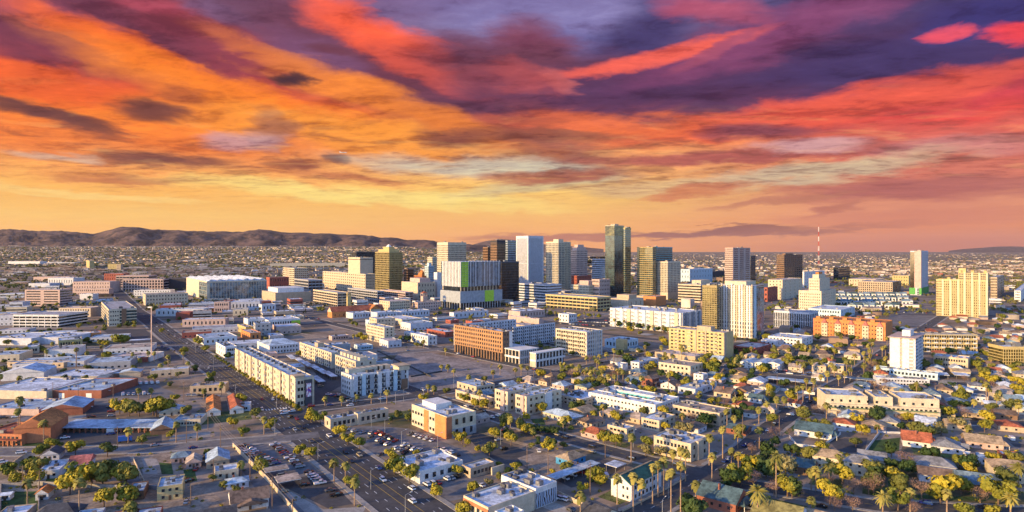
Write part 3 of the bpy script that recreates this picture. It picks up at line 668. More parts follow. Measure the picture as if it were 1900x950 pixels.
Fb('gold stone hospital wing far beyond the avenue', (195, 200, 224, 501, 490), 'gold', 'tan', (3, 8, 4))
Fb('small tan tower beside the far gold hospital', (213, 216, 224, 503, 491), 'tan', 'tan', (2, 3, 4))
Fb('very long white warehouse on the plain at left', (14, 15, 74, 492, 485), 'white', 'white', None, d=60)
Fb('second long white warehouse on the plain', (77, 78, 138, 491, 487), 'pale', 'white', None, d=60)
Fb('white warehouse strip by the freeway', (335, 336, 400, 488, 483), 'white', 'white', None, d=60)
Fb('pale distribution hall on the far plain', (500, 501, 640, 496, 489), 'cream', 'white', None, d=90)
Fb('pink warehouse in front of the far plain', (60, 62, 128, 521, 514), 'pink', 'pink', None, d=40)
# -- left of the towers
T('tan mid-rise with gold lit end and ribbed shaded front', (525, 546, 572, 533, 498), 'dark', 'sand', 9, fr=.5, pl=8, pr=7, pw=.3, short='the ribbed tan mid-rise')
Ga('grey open garage beside the ribbed tan mid-rise', (546, 572, 599, 543, 520), 4, 'grey')
c = Fb('white concert hall with a big plain upper box', (486, 511, 578, 562, 544), 'tan', 'pink', None, name='concert_hall', cat='hall', short='the white concert hall')
box(c.root, 'upper_box', wm('white'), c.w * .12, c.w * .85, c.l * .15, c.l * .85, c.h, c.h + 9)
Fb('red brick hall between courthouse and mid-rise', (494, 500, 536, 537, 515), 'redb', 'pink', (2, 8, 2))
c = T('broad tan jail with small square windows and gold lit left face', (599, 678, 697, 543, 509), 'dark', 'sand', 6, fr=.62, pl=22, pr=7, pw=.6, name='jail_building', cat='building', short='the broad tan jail')
T('plain tan tower with a blank shaded face', (646, 668, 692, 541, 478), 'dark', 'sand', 1, fr=.98, cap=4)
T('black office slab peeking over the plain tan tower', (653, 661, 697, 530, 468), 'dark', 'dark', 14, fr=.25, pr=14, pw=.3)
c = T('gold glass tower with stepped crown and wide lower floors', (696, 722, 747, 548, 468), 'gold', 'bronzeg', 19, fr=.26, pl=10, pr=10, pw=.16, corner=.0, short='the gold glass tower')
box(c.root, 'crown_block', wm('gold'), c.w * .12, c.w * .88, c.l * .12, c.l * .88, c.h, c.h + 7); box(c.root, 'crown_block', wm('gold'), c.w * .3, c.w * .7, c.l * .3, c.l * .7, c.h + 7.01, c.h + 13)
addroof(c.root, 'crown_roof', 'hip_u', wm('pale'), c.w * .4, c.w * .6, c.l * .4, c.l * .6, c.h + 13.02, 6, .5)
Ga('long tan garage with lit left half below the jail', (581, 626, 647, 569, 544), 5, 'sand')
Ga('grey garage wing with roof parking behind the church', (645, 700, 712, 560, 541), 4, 'grey')
Ga('third garage with pinkish bands right of the church', (706, 752, 767, 560, 543), 4, 'pink')
# church
c = start('church', 'sandstone church with long red tile roof and gabled front', 'church', (595, 616, 690, 590, 575), l=22, w=88, short='the red roofed church')
box(c.root, 'wall', wm('orange'), 0, c.w, 0, 18, 0, 9); addroof(c.root, 'roof', 'gable_v', rm('red'), 0, c.w, 0, 18, 9, 7.5, .6)
box(c.root, 'transept_wall', wm('sand'), c.w * .72, c.w * .92, -3, 21, 0, 10); addroof(c.root, 'transept_roof', 'gable_u', rm('orange'), c.w * .72, c.w * .92, -3, 21, 10, 7, .5)
put(c, 'window', GL['dark'], winlist(c, 'R', 12, 1, 0, 6, 1.2, 3.5, 2))
mesh_obj('gable_wall', [(-.63, 0, 9), (-.63, 18, 9), (-.63, 9, 16)], [(0, 2, 1)], wm('sand'), c.root)
def belfry(label, x, y, s, h, wall, rf, name='bell_tower', cat='bell tower'):
    C = G(x, y); au = street_dirs(x, y); r = empty(name, (C.x, C.y, 0), -au); tag(r, label, cat); occupy(r, s, s)
    box(r, 'shaft', wm(wall), 0, s, 0, s, 0, h * .78)
    for i in (0, 1):
        for j in (0, 1): box(r, 'belfry_post', wm(wall), i * (s - 1.2), i * (s - 1.2) + 1.2, j * (s - 1.2), j * (s - 1.2) + 1.2, h * .78, h * .93)
    box(r, 'belfry_slab', wm(wall), -.3, s + .3, -.3, s + .3, h * .93, h * .96); addroof(r, 'roof', 'hip_u', rm(rf), 0, s, 0, s, h * .96, h * .1, .5); return r
belfry('slim sandstone steeple beside the red roofed church', 645, 578, 6, 33, 'gold', 'tanr')
belfry('mission bell tower with a red tile cap behind the brick inn', 785, 574, 9, 30, 'pink', 'red')
Fb('tan gridded flats with rows of small windows below the garages', (704, 723, 762, 581, 560), 'sand', 'pink', (5, 9, 4))
Fb('brick inn with pinkish walls beside the mission tower', (766, 775, 818, 579, 562), 'pink', 'tan', (3, 9, 3))
c = Fb('ornate old theatre block with stepped pale walls', (745, 775, 808, 556, 525), 'sand', 'pink', (0, 6, 3), short='the old theatre block')
box(c.root, 'upper_block', wm('pink'), c.w * .3, c.w * .9, c.l * .2, c.l * .8, c.h, c.h + 9)
T('dark brown slab right of the gold glass tower', (749, 756, 768, 538, 500), 'bronze', 'brown', 8, fr=.5)
c = T('old city hall with a copper red cupola', (768, 783, 797, 540, 512), 'dark', 'rust', 6, fr=.6, pl=8, pr=8, pw=.4, name='old_city_hall')
addroof(c.root, 'cupola', 'hip_u', rm('orange'), c.w * .2, c.w * .8, c.l * .2, c.l * .8, c.h, 14, 0)
T('slender pale art deco tower with stepped top', (788, 795, 805, 540, 494), 'dark', 'lblue', 14, fr=.5, pl=6, pr=6, pw=.45, pent=(.25, .75, 9))
T('cream office tower behind the deco tower', (793, 802, 812, 532, 478), 'dark', 'cream', 15, fr=.5, pl=5, pr=5, pw=.4)
Fb('tall plain white stair block left of the striped residence', (805, 811, 821, 553, 506), 'white', 'white', None)
T('broad tan tower with deep square window grid', (811, 831, 865, 548, 450), 'dark', 'cream', 22, fr=.42, pl=9, pr=14, pw=.42, base=4, cap=6, rf='grey', short='the square gridded tower')
c = start('student_residence', 'white striped residence with lime panels above a grey podium', 'building', (817, 854, 932, 575, 541), short='the lime striped residence')
W_ = wm('grey'); box(c.root, 'podium', wm('steel'), 0, c.w, 0, c.l, c.h * .36, c.h); box(c.root, 'recess_glass', GL['dark'], 3, c.w - 3, 3, c.l - 3, 0, c.h * .36)
for k in range(16): box(c.root, 'column', W_, c.w * (k + .1) / 16, c.w * (k + .1) / 16 + 1.2, .1, 1.3, 0, c.h * .36)
for k in range(8): box(c.root, 'column', W_, .1, 1.3, c.l * (k + .2) / 8, c.l * (k + .2) / 8 + 1.2, 0, c.h * .36)
box(c.root, 'lime_panel', wm('lime'), c.w * .57, c.w * .79, -.2, .5, c.h * .37, c.h - .3)
box(c.root, 'open_floor', GL['dark'], 4, c.w - 6, 4, c.l - 4, c.h, c.h + 8)
for k in range(12): box(c.root, 'column', wm('sand'), 3 + (c.w - 9) * k / 12, 4.2 + (c.w - 9) * k / 12, 2.5, 3.7, c.h + .01, c.h + 8)
h0, h1 = c.h + 8, H - (486 - Y0) * c.y / F
box(c.root, 'upper_wall', GL['blue'], 1.5, c.w - 2, 1.5, c.l - 1, h0, h1)
for k in range(26):
    a = 1.2 + (c.w - 3.5) * k / 26; box(c.root, 'white_fin', wm('pale'), a, a + .7 + .7 * (k % 3 == 0), .9, 2, h0 + .01, h1 + .5 + (k % 2))
for k in range(13):
    a = 1.2 + (c.l - 3.5) * k / 13; box(c.root, 'white_fin', wm('white'), .9, 2, a, a + 2.4, h0 + .01, h1 + .5)
for k in range(14): box(c.root, 'lime_panel', wm('lime'), c.w * .02 + 1.2, c.w * .19, .7, 2.2, h0 + (h1 - h0) * k / 14, h0 + (h1 - h0) * (k + .82) / 14)
box(c.root, 'roof', rm('metal'), 1.6, c.w - 2.1, 1.6, c.l - 1.1, h1, h1 + .4)
T('dark brown glass block right of the striped residence', (926, 930, 963, 562, 486), 'bronze', 'char', 15, fr=.12, pr=14, pw=.12)
T('brown hotel tower, lower left wing with gold lit windows', (896, 905, 911, 548, 459), 'bronze', 'brown', 17, fr=.4, pl=5, pr=4, pw=.3)
T('brown hotel tower with black crown and lit windows', (910, 922, 938, 552, 446), 'bronze', 'brown', 20, fr=.4, pl=6, pr=7, pw=.3, top='dark', cap=8)
T('blue grey office tower behind the brown hotel', (936, 942, 958, 540, 447), 'blue', 'steel', 22, fr=.4)
c = T('tall pale tower with fine vertical ribs and shaded wide front', (958, 980, 1008, 537, 438), 'dark', 'pale', 2, fr=.02, pl=20, pr=30, pw=.62, cap=6, rf='grey', short='the tall ribbed pale tower')
box(c.root, 'corner_pier', wm('white'), -.4, 3, -.4, 3, 0, c.h + .5); box(c.root, 'corner_pier', wm('white'), c.w - 3, c.w + .4, -.4, 3, 0, c.h + .5); box(c.root, 'corner_pier', wm('white'), -.4, 3, c.l - 3, c.l + .4, 0, c.h + .5)
c = T('balconied condo tower with cream left face and blue glass front', (1013, 1036, 1059, 548, 449), 'blue', 'cream', 30, fr=.3, pl=9, pr=8, pw=.3, cap=3, pent=(.3, .7, 7))
for k in range(28): box(c.root, 'balcony', wm('cream'), c.w * .55, c.w * .8, -1.6, .2, 6 + (c.h - 10) * k / 28, 7 + (c.h - 10) * k / 28)
c = T('grey pink tower with a rounded stepped crown', (1059, 1070, 1090, 532, 464), 'dark', 'pink', 17, fr=.45, pl=6, pr=8, pw=.4)
box(c.root, 'crown_block', wm('pink'), c.w * .1, c.w * .9, c.l * .1, c.l * .9, c.h, c.h + 9); box(c.root, 'crown_block', wm('pink'), c.w * .22, c.w * .78, c.l * .22, c.l * .78, c.h + 9.02, c.h + 16)
Fb('brick arena hall behind the domed apartments', (1060, 1072, 1097, 534, 512), 'redb', 'pink', (4, 8, 4))
T('white and blue banded office left of the tallest tower', (1098, 1106, 1126, 530, 481), 'blue', 'pale', 13, fr=.5)
T('low grey blue office with dark ribbon windows and white end', (957, 1014, 1042, 562, 529), 'blue', 'pale', 6, fr=.5, name='office_block', cat='office building', short='the ribboned low office')
c = start('glass_skyscraper', 'tallest dark glass skyscraper with gold lit upper left face', 'skyscraper', (1123, 1140, 1158, 553, 419), short='the tallest glass skyscraper')
box(c.root, 'glazing', GL['green'], 0, c.w, 0, c.l, 0, c.h - 22); box(c.root, 'crown_glazing', GL['gold'], .02, c.w - .02, .02, c.l - .02, c.h - 21.9, c.h); box(c.root, 'gold_reflection', GL['gold'], c.w - 6, c.w + .3, -.3, 4, c.h * .32, c.h - 10)  # gold sun reflections put into the glass colour of the top and strip
vs = []
for k in range(1, 38): box(c.root, 'floor_line', UNITD, -.06, c.w + .06, -.06, c.l + .06, c.h * k / 38, c.h * k / 38 + .5)
for k in range(9): box(c.root, 'mullion', UNITD, -.12, .1, c.l * k / 8 - .15 if k else 0, c.l * k / 8 + .15, 0, c.h)
roof(c, rm('grey'), wm('sand'), 1.5, 3, us=4); box(c.root, 'penthouse', wm('sand'), c.w * .4, c.w * .8, c.l * .4, c.l * .8, c.h, c.h + 5)
T('dark glass shaft joined to the right of the tallest skyscraper', (1157, 1160, 1171, 556, 423), 'green', 'gold', 34, fr=.1, cap=3, rf='grey')
T('green glass tower with gold lit left face', (1182, 1211, 1214, 556, 459), 'green', 'bronzeg', 24, fr=.42, pl=8, pw=.1, rf='grey', w=14, short='the green and gold tower')
T('dark teal glass tower behind the balconied hotel', (1213, 1216, 1248, 548, 459), 'green', 'teal', 24, fr=.25, rf='grey', l=30)
T('cream gridded hotel tower with blue shaded front', (1209, 1239, 1263, 556, 486), 'blue', 'cream', 17, fr=.35, pl=11, pr=9, pw=.4, base=14, short='the cream gridded hotel')
T('tan tower with finely banded front on the right of downtown', (1345, 1360, 1392, 537, 460), 'dark', 'pink', 20, fr=.55, pl=8, pr=3, pw=.3, short='the finely banded tan tower')
T('narrow black slab behind the finely banded tan tower', (1390, 1393, 1402, 531, 475), 'dark', 'char', 14, fr=.3)
c = T('cream domed apartment block with square windows below the skyscraper', (1059, 1092, 1108, 557, 530), 'dark', 'cream', 5, fr=.5, pl=12, pr=7, pw=.5, name='apartment_block', cat='apartment building')
box(c.root, 'upper_block', wm('pink'), c.w * .2, c.w * .9, c.l * .1, c.l * .6, c.h, c.h + 10)
Fb('pink brick block with arched windows at the skyscraper foot', (1098, 1112, 1132, 557, 519), 'pink', 'pink', (6, 6, 5))
Ga('long gold lit garage with square stair towers', (1012, 1108, 1134, 578, 553), 4, 'yellow', short='the long gold garage')
Fb('square stair tower at the gold garage', (1036, 1041, 1046, 568, 544), 'sand', 'tan', None)
c = Fb('tan modern hall with stepped angular walls', (1126, 1166, 1194, 573, 556), 'sand', 'pink', (0, 3, 1), short='the tan modern hall')
box(c.root, 'upper_box', wm('tan'), c.w * .1, c.w * .6, c.l * .05, c.l * .6, c.h, c.h + 8)
Fb('brick theatre with plain orange walls', (1193, 1217, 1236, 568, 551), 'orange', 'tan', None)
T('wide office with horizontal gold and dark stripes', (1258, 1300, 1342, 562, 529), 'dark', 'sand', 6, fr=.5, name='office_block', cat='office building', pent=(.3, .7, 8), short='the wide striped office')
Fb('white low block right of the teal tower', (1263, 1280, 1322, 528, 500), 'lblue', 'white', (3, 8, 3))
Fb('dark pavilion office behind the condo high-rise', (1290, 1300, 1344, 516, 505), 'dark', 'greyr', None)
# -- right side
T('dark brown tower with orange topped penthouse', (1441, 1455, 1489, 524, 473), 'dark', 'brown', 13, fr=.45, pl=6, pr=9, pw=.3, pent=(.1, .5, 5), short='the dark brown tower')
Fb('white office wing behind the stepped old hotel', (1489, 1492, 1530, 534, 505), 'white', 'white', (0, 10, 5))
T('small black office cube right of the radio mast', (1546, 1556, 1577, 519, 496), 'dark', 'dark', 5, fr=.3)
Fb('white gold lit apartments beside the stepped old hotel', (1425, 1452, 1488, 556, 520), 'cream', 'pink', (4, 4, 6))
Fb('red brick block left of the white gold lit apartments', (1418, 1424, 1443, 560, 534), 'redb', 'pink', (2, 5, 3))
c = start('stepped_hotel', 'cream art deco hotel stepping up to a small top block', 'hotel', (1482, 1524, 1551, 577, 541), short='the stepped cream hotel')
W_ = wm('cream'); box(c.root, 'wall', W_, 0, c.w, 0, c.l, 0, c.h); h = c.h
box(c.root, 'middle_tower', W_, c.w * .1, c.w * .8, c.l * .15, c.l * .62, h, h + 22); box(c.root, 'upper_tower', W_, c.w * .2, c.w * .66, c.l * .25, c.l * .52, h + 22.02, h + 29); box(c.root, 'top_block', rm('orange'), c.w * .3, c.w * .55, c.l * .32, c.l * .46, h + 29.02, h + 33)
put(c, 'window', GL['dark'], winlist(c, 'L', 10, 6, 1, 5, 1.3, 2, 1.5) + winlist(c, 'R', 8, 6, 1, 5, 1.3, 2, 1.5), cap=120 if False else 100)
put(c, 'window', GL['dark'], [(f, a, b, z0, z1, c.w * .1) for f, a, b, z0, z1, o in winlist(c, 'L', 5, 4, h, 5, 1.3, 2, 1.5, span=(c.l * .18, c.l * .6))])
roof(c, rm('pink'), W_, .8, 2)
c = T('low office with white vertical fins behind the orange lofts', (1436, 1502, 1518, 612, 581), 'dark', 'pale', 2, fr=.05, pl=20, pr=5, pw=.35, name='office_block', cat='office building', short='the ribbed shaded office')
Fb('long white blue office with ribbon windows right of the fins', (1500, 1560, 1586, 592, 576), 'lblue', 'white', (12, 5, 2))
# orange lofts
c = start('loft_apartments', 'orange stucco lofts with red pitched roof caps and cream bays', 'apartment building', (1509, 1643, 1656, 633, 600), short='the orange lofts')
box(c.root, 'wall', wm('orange'), 0, c.w, 0, c.l, 0, c.h)
for k in range(5):
    a = c.l * (.03 + k * .19); b = a + c.l * .085
    box(c.root, 'cream_bay', wm('cream'), -1.2, .3, a, b, 0, c.h * .78); addroof(c.root, 'roof_cap', 'gable_v', rm('rose'), -1.5, 6, a, b, c.h * .78, 6, .3)
    box(c.root, 'tower_bay', wm('orange'), -.9, 4, b + c.l * .02, b + c.l * .08, c.h, c.h + 3.2)
roof(c, rm('orange'), wm('orange'), .6, 5)
put(c, 'window', GL['dark'], winlist(c, 'L', 22, 4, 0, c.h / 4.4, 1.3, 1.6, 1.4, off=0) , proud=.08)
put(c, 'window', GL['dark'], [(f, a, b, z0, z1, -1.2) for k in range(5) for f, a, b, z0, z1, o in winlist(c, 'L', 2, 4, 0, c.h / 5, 1.2, 1.6, 1.2, span=(c.l * (.03 + k * .19), c.l * (.115 + k * .19)))])
c = Fb('white low courtyard flats left of the orange lofts', (1425, 1488, 1508, 643, 630), 'white', 'white', (9, 3, 2), units=8, short='the white courtyard flats')
T('tan and brick hospital block with vertical window strips', (1592, 1656, 1672, 546, 524), 'dark', 'tan', 5, fr=.35, pl=16, pr=3, pw=.5, name='hospital_block', cat='building', short='the brick hospital block')
Fb('yellow stone hospital wing left of the slender tower', (1656, 1686, 1692, 530, 512), 'gold', 'pink', (6, 1, 3))
Fb('gold lit long wing behind the hospital block', (1575, 1625, 1640, 532, 519), 'sand', 'pink', (10, 3, 2))
c = T('slender white tower with green edge panels and green base', (1689, 1709, 1722, 548, 466), 'green', 'pale', 26, fr=.3, pl=2, pr=6, pw=.5, short='the slender green edged tower')
box(c.root, 'green_base', wm('green'), -1, c.w + 4, -1, 4, 2, 17); box(c.root, 'green_base', wm('green'), -1.2, 4, c.l * .55, c.l + 2, 2, 17.2); box(c.root, 'white_slab', wm('pink'), -.3, 1, -.2, c.l * .62, 17, c.h + 1)
box(c.root, 'glass_edge', GL['bronze'], -.35, 1, c.l * .62, c.l + .2, 17.3, c.h - 2)
c = T('broad gold lit apartment tower stepping up to a taller right half', (1737, 1833, 1837, 591, 521), 'dark', 'yellow', 14, fr=.42, pl=26, pw=.5, w=20, rf='pink', short='the gold lit apartments')
h = c.h; h2 = H - (507 - Y0) * c.y / F
box(c.root, 'upper_wall', wm('yellow'), .1, c.w - .1, .1, c.l * .56, h + .02, h2)
put(c, 'window', GL['dark'], winlist(c, 'L', 13, 3, h + .5, (h2 - h - 1) / 3, 2.2, 2.2, .8, span=(1, c.l * .55)))
for k in (.02, .26, .50, .72): box(c.root, 'turret', wm('gold'), 1, 6, c.l * k, c.l * (k + .06), (h2 if k < .55 else h) + .01, (h2 if k < .55 else h) + 4)
for k in (.0, .14, .28, .42, .55, .70, .85): box(c.root, 'white_pier', wm('cream'), -.6, .4, c.l * k, c.l * k + 2.2, 0, (h2 if k < .55 else h) + .8)
box(c.root, 'penthouse', wm('yellow'), 4, c.w - 2, c.l * .42, c.l * .56, h2 + .02, h2 + 7)
T('grey brown flats right of the gold lit towers', (1838, 1850, 1863, 553, 515), 'dark', 'tan', 7, fr=.4, pl=5, pr=4, pw=.4)
Fb('plain white block at the far right edge', (1882, 1894, 1915, 560, 540), 'white', 'white', (3, 4, 4))
# -- condo high-rise
c = start('condo_tower', 'tall cream condo high-rise with blue glass corner and dark gold wing', 'condo tower', (1330, 1396, 1418, 633, 531), short='the cream condo high-rise')
box(c.root, 'glazing', GL['dark'], .4, c.w - .4, .4, c.l - .4, 0, c.h - .1)
fh = (c.h - 24) / 19
for k in range(20): box(c.root, 'floor_band', wm('cream'), 0, c.w, 0, c.l, 22 + k * fh, 22 + k * fh + fh * .45)
for k in range(15): box(c.root, 'pier', wm('white' if k % 3 else 'sand'), -.4, .5, c.l * k / 14 - .9 if k else 0, c.l * k / 14 + .9 if k < 14 else c.l, 3, c.h + (2 if k % 4 == 0 else .5))
for k in range(5): box(c.root, 'podium_band', wm('cream'), -.2, c.w + .2, -.2, c.l + .2, k * 4.6 + 3, k * 4.6 + 4.4)
box(c.root, 'pier', wm('lblue'), c.w * .12, c.w * .30, -.5, .5, 0, c.h); box(c.root, 'blue_glass', GL['pale'], c.w * .36, c.w * .95, -.45, .5, 0, c.h - 3)
box(c.root, 'roof', rm('pink'), .3, c.w - .3, .3, c.l - .3, c.h, c.h + .2); box(c.root, 'penthouse', wm('cream'), 3, c.w - 4, c.l * .2, c.l * .8, c.h + .2, c.h + 5)
c = T('dark gold glazed wing at the left of the condo high-rise', (1303, 1330, 1333, 632, 531), 'gold', 'bronzeg', 20, fr=.3, pl=6, pw=.2, base=12, w=12, rf='tan')
# -- white blue apartments
c = start('apartment_block', 'long white and blue apartments with balconies and white roof', 'apartment building', (1132, 1263, 1301, 618, 582), short='the long white and blue apartments')
box(c.root, 'wall', wm('white'), 0, c.w, 0, c.l, 0, c.h); roof(c, rm('white'), wm('white'), .9, 16, us=2.4)
for k in range(9):
    a = c.l * (.03 + k * .11); box(c.root, 'bay', wm(('cream', 'lblue', 'pale')[k % 3]), -1.3, .3, a, a + c.l * .05, 0, c.h + .8)
    for r in range(5): box(c.root, 'balcony', wm('grey'), -1.5, .2, a + c.l * .055, a + c.l * .1, r * c.h / 5 + 1.2, r * c.h / 5 + 2.3)
for k in range(6):
    a = c.w * (.04 + k * .16); box(c.root, 'bay', wm(('white', 'steel')[k % 2]), a, a + c.w * .08, -1.2, .3, 0, c.h + .6)
put(c, 'window', GL['dark'], winlist(c, 'L', 26, 5, 0, c.h / 5, 2.0, 1.9, 1.0) + winlist(c, 'R', 10, 5, 0, c.h / 5, 1.8, 1.9, 1.0))
# -- yellow mid-rise
c = start('midrise_flats', 'ochre seven storey flats with balconies and brown rooftop block', 'apartment building', (1241, 1343, 1361, 666, 619), short='the ochre seven storey flats')
box(c.root, 'wall', wm('yellow'), 0, c.w, 0, c.l, 0, c.h); roof(c, rm('pink'), wm('yellow'), .8, 5); box(c.root, 'penthouse', wm('tan'), 3, 12, c.l * .25, c.l * .5, c.h, c.h + 5)
box(c.root, 'brown_pier', wm('tan'), 0, c.w * .25, -.4, .3, 0, c.h + .4); box(c.root, 'brown_pier', wm('tan'), -.6, .3, c.l * .30, c.l * .33, 0, c.h + 1); box(c.root, 'brown_pier', wm('tan'), -.6, .3, c.l * .48, c.l * .51, 0, c.h + 1)
put(c, 'window', GL['dark'], winlist(c, 'L', 13, 7, 0, c.h / 7, 2.4, 1.5, 1.2, skip=lambda k, r: k in (6, 8)))
for r in range(7):
    for k in (1, 4, 7, 10): box(c.root, 'balcony', wm('sand'), -1.3, .2, c.l * (k + .2) / 13 + 1, c.l * (k + .2) / 13 + 5, r * c.h / 7 + .9, r * c.h / 7 + 1.9)
Fb('low flat annex with dark shopfront under the ochre flats', (1215, 1290, 1310, 672, 663), 'tan', 'pink', None, short='the low annex')
# -- radio mast
r = empty('radio_mast', G(1519, 492)); tag(r, 'tall red and white lattice radio mast on the horizon', 'radio mast')
hm = H - (421 - Y0) * G(1519, 492).y / F
MR = mat('mast_red', (.45, .05, .03), .6, var=0); MW = mat('mast_white', (.7, .66, .62), .6, var=0)
for k in range(8):
    z0, z1 = hm * k / 8, hm * (k + 1) / 8; wd = 3.6 - 3.0 * k / 8; bl = []
    for i in (-1, 1):
        for j in (-1, 1): bl.append((i * wd - .4, i * wd + .4, j * wd - .4, j * wd + .4, z0, z1))
    n = 4
    for q in range(n): zq = z0 + (z1 - z0) * q / n; bl += [(-wd + .81, wd - .81, -wd - .4, -wd + .4, zq, zq + .8), (-wd + .81, wd - .81, wd - .4, wd + .4, zq, zq + .8)]
    vs, fs = boxes(bl); mesh_obj('mast_section', vs, fs, MR if k % 2 == 0 else MW, r)
box(r, 'antenna', MR, -.6, .6, -.6, .6, hm, hm + 18)
# -- slim monopole beside the avenue
r = empty('sign_pole', G(281, 668)); tag(r, 'very tall slim pale pole rising beside the avenue shops', 'pole'); hp = H - (570 - Y0) * G(281, 668).y / F
vs, fs = boxes([(-.35, .35, -.35, .35, 0, hp)]); mesh_obj('shaft', vs, fs, mat('pole_pink', (.52, .36, .30), .6), r); box(r, 'sign_head', TRIM, -3.5, .5, -.3, .3, hp - .6, hp + .5)
# -- airplane
p = Vector(((637 - CX) / F * 3200, 3200, H + (Y0 - 283) / F * 3200)); r = empty('airplane', p, math.radians(8)); tag(r, 'small airliner flying in the sunset sky', 'airplane')
AM = mat('airliner_white', (.55, .55, .58), .4, var=0)
def loft(name, m, secs, par, n=10):
    vs, fs = [], []
    for (x, ry, rz, z) in secs:
        for i in range(n): a = 2 * math.pi * i / n; vs.append((x, ry * math.cos(a), z + rz * math.sin(a)))
    for s in range(len(secs) - 1):
        for i in range(n): a, b = s * n + i, s * n + (i + 1) % n; fs.append((a, b, b + n, a + n))
    fs += [tuple(range(n))[::-1], tuple(range((len(secs) - 1) * n, len(secs) * n))]; return mesh_obj(name, vs, fs, m, par, smooth=True)
loft('fuselage', AM, [(-19, .2, .2, .6), (-14, 1.2, 1.3, .3), (-6, 2, 2, 0), (12, 2, 2, 0), (16, 1.4, 1.4, -.1), (18.5, .3, .3, -.3)], r)
mesh_obj('wing', [(3, 0, -.6), (-3, 0, -.6), (-6, 17, .6), (-4.4, 17, .6), (3, 0, -.2), (-3, 0, -.2), (-6, 17, .7), (-4.4, 17, .7)], [(0, 1, 2, 3), (4, 7, 6, 5), (0, 3, 7, 4), (1, 5, 6, 2), (2, 6, 7, 3)], AM, r)
mesh_obj('wing', [(3, 0, -.6), (-3, 0, -.6), (-6, -17, .6), (-4.4, -17, .6), (3, 0, -.2), (-3, 0, -.2), (-6, -17, .7), (-4.4, -17, .7)], [(3, 2, 1, 0), (4, 5, 6, 7), (0, 4, 7, 3), (1, 2, 6, 5), (2, 3, 7, 6)], AM, r)
mesh_obj('tail_fin', [(-13, -.15, 1), (-18, -.15, 1), (-19.5, -.1, 7), (-17.5, -.1, 7), (-13, .15, 1), (-18, .15, 1), (-19.5, .1, 7), (-17.5, .1, 7)], [(0, 1, 2, 3), (4, 7, 6, 5), (0, 3, 7, 4), (1, 5, 6, 2), (2, 6, 7, 3)], AM, r)
# ================================================================ middle distance and foreground buildings
def balc(c, face, spots, rows, z0, fh, bw, m, off=0, dep=1.3):
    for k in spots:
        for r in range(rows):
            z = z0 + r * fh + .3
            if face == 'L': box(c.root, 'balcony', m, -dep + off, .1 + off, k, k + bw, z, z + 1.15)
            else: box(c.root, 'balcony', m, k, k + bw, -dep + off, .1 + off, z, z + 1.15)
def block(label, px, wall='cream', rf='metal', storeys=4, nl=12, nr=3, bl=True, short=None, units=12, wing=14, name='apartment_block', cat='apartment building', bm='grey', us=1.3, **g):
    c = start(name, label, cat, px, short=short, **g); W_ = wm(wall); box(c.root, 'wall', W_, 0, c.w, 0, c.l, 0, c.h)
    roof(c, rm(rf), W_, .7, 0); fh = c.h / storeys
    for i in range(units):   # a row of condensers down the middle of the roof
        a = c.l * (i + .5) / units; box(c.root, 'rooftop_unit', UNITD if i % 3 else UNIT, c.w * .45 + (i % 2) * .8, c.w * .45 + 2.6 + (i % 2) * .8, a, a + us * 1.6, c.h + .13, c.h + .13 + us)
    lst = winlist(c, 'L', nl, storeys, 0, fh, 1.7, fh * .5, fh * .28) + (winlist(c, 'R', nr, storeys, 0, fh, 1.6, fh * .5, fh * .28) if nr else [])
    put(c, 'window', GL['dark'], lst)
    if bl: balc(c, 'L', [c.l * (k + .15) / (nl / 3) for k in range(int(nl / 3))], storeys, 0, fh, min(4, c.l / nl * 1.3), wm(bm))
    return c
# cream apartments by the avenue
c = block('long cream four storey apartments with balconies facing the avenue', (436, 549, 583, 755, 704), 'cream', 'metal', 4, 30, 4, True, 'the long cream apartments', 16)
for k in range(8):
    a = c.l * (k + .6) / 8.4; box(c.root, 'bay', wm('sand' if k % 2 else 'cream'), -.9, .4, a, a + c.l * .05, 0, c.h + .9)
box(c.root, 'corner_tower', wm('cream'), -.7, c.w * .42, -.7, 5.5, 0, c.h + 1.6); box(c.root, 'eave_cap', wm('tan'), -1.6, c.w * .46, -1.6, 6.3, c.h + 1.6, c.h + 2.5)
box(c.root, 'dark_pier', wm('char'), c.w * .48, c.w * .86, -1.0, .3, 0, c.h - 1)
BAN = mat('banner_print', (.55, .56, .66), .7, var=0)
t = BAN.node_tree; g = t.nodes.new('ShaderNodeTexCoord'); n = noise_tex(t, g.outputs['Object'], 3.2, 3, .5)
t.links.new(ramp(t, n.outputs['Fac'], [(.40, (.05, .03, .35, 1)), (.47, (.55, .12, .10, 1)), (.53, (.7, .68, .72, 1))]), t.nodes['Principled BSDF'].inputs['Base Color'])
box(c.root, 'banner', BAN, c.w * .54, c.w * .80, -1.15, -1.0, c.h * .32, c.h * .82)
put(c, 'window', GL['dark'], [(f, a, b, z0, z1, -.7) for f, a, b, z0, z1, o in winlist(c, 'R', 2, 4, 0, c.h / 4, 1.6, 2.2, 1.2, span=(.6, c.w * .4))])
c = block('white apartment wing with lit left face across the car court', (556, 615, 627, 684, 656), 'cream', 'metal', 4, 16, 2, True, None, 10, w=17)
box(c.root, 'stair_box', wm('tan'), 3, 9, c.l * .5, c.l * .6, c.h, c.h + 4)
c = block('second cream wing behind the white corner apartments', (622, 660, 676, 708, 672), 'cream', 'metal', 4, 10, 2, True, None, 6, w=18)
for k in range(6): box(c.root, 'penthouse', wm('cream'), 4, 11, c.l * k / 6 + 1, c.l * k / 6 + 6, c.h, c.h + 3)
c = start('apartment_block', 'white corner apartments with green tinted bays beside the vacant land', 'apartment building', (633, 652, 758, 737, 699), short='the white corner apartments')
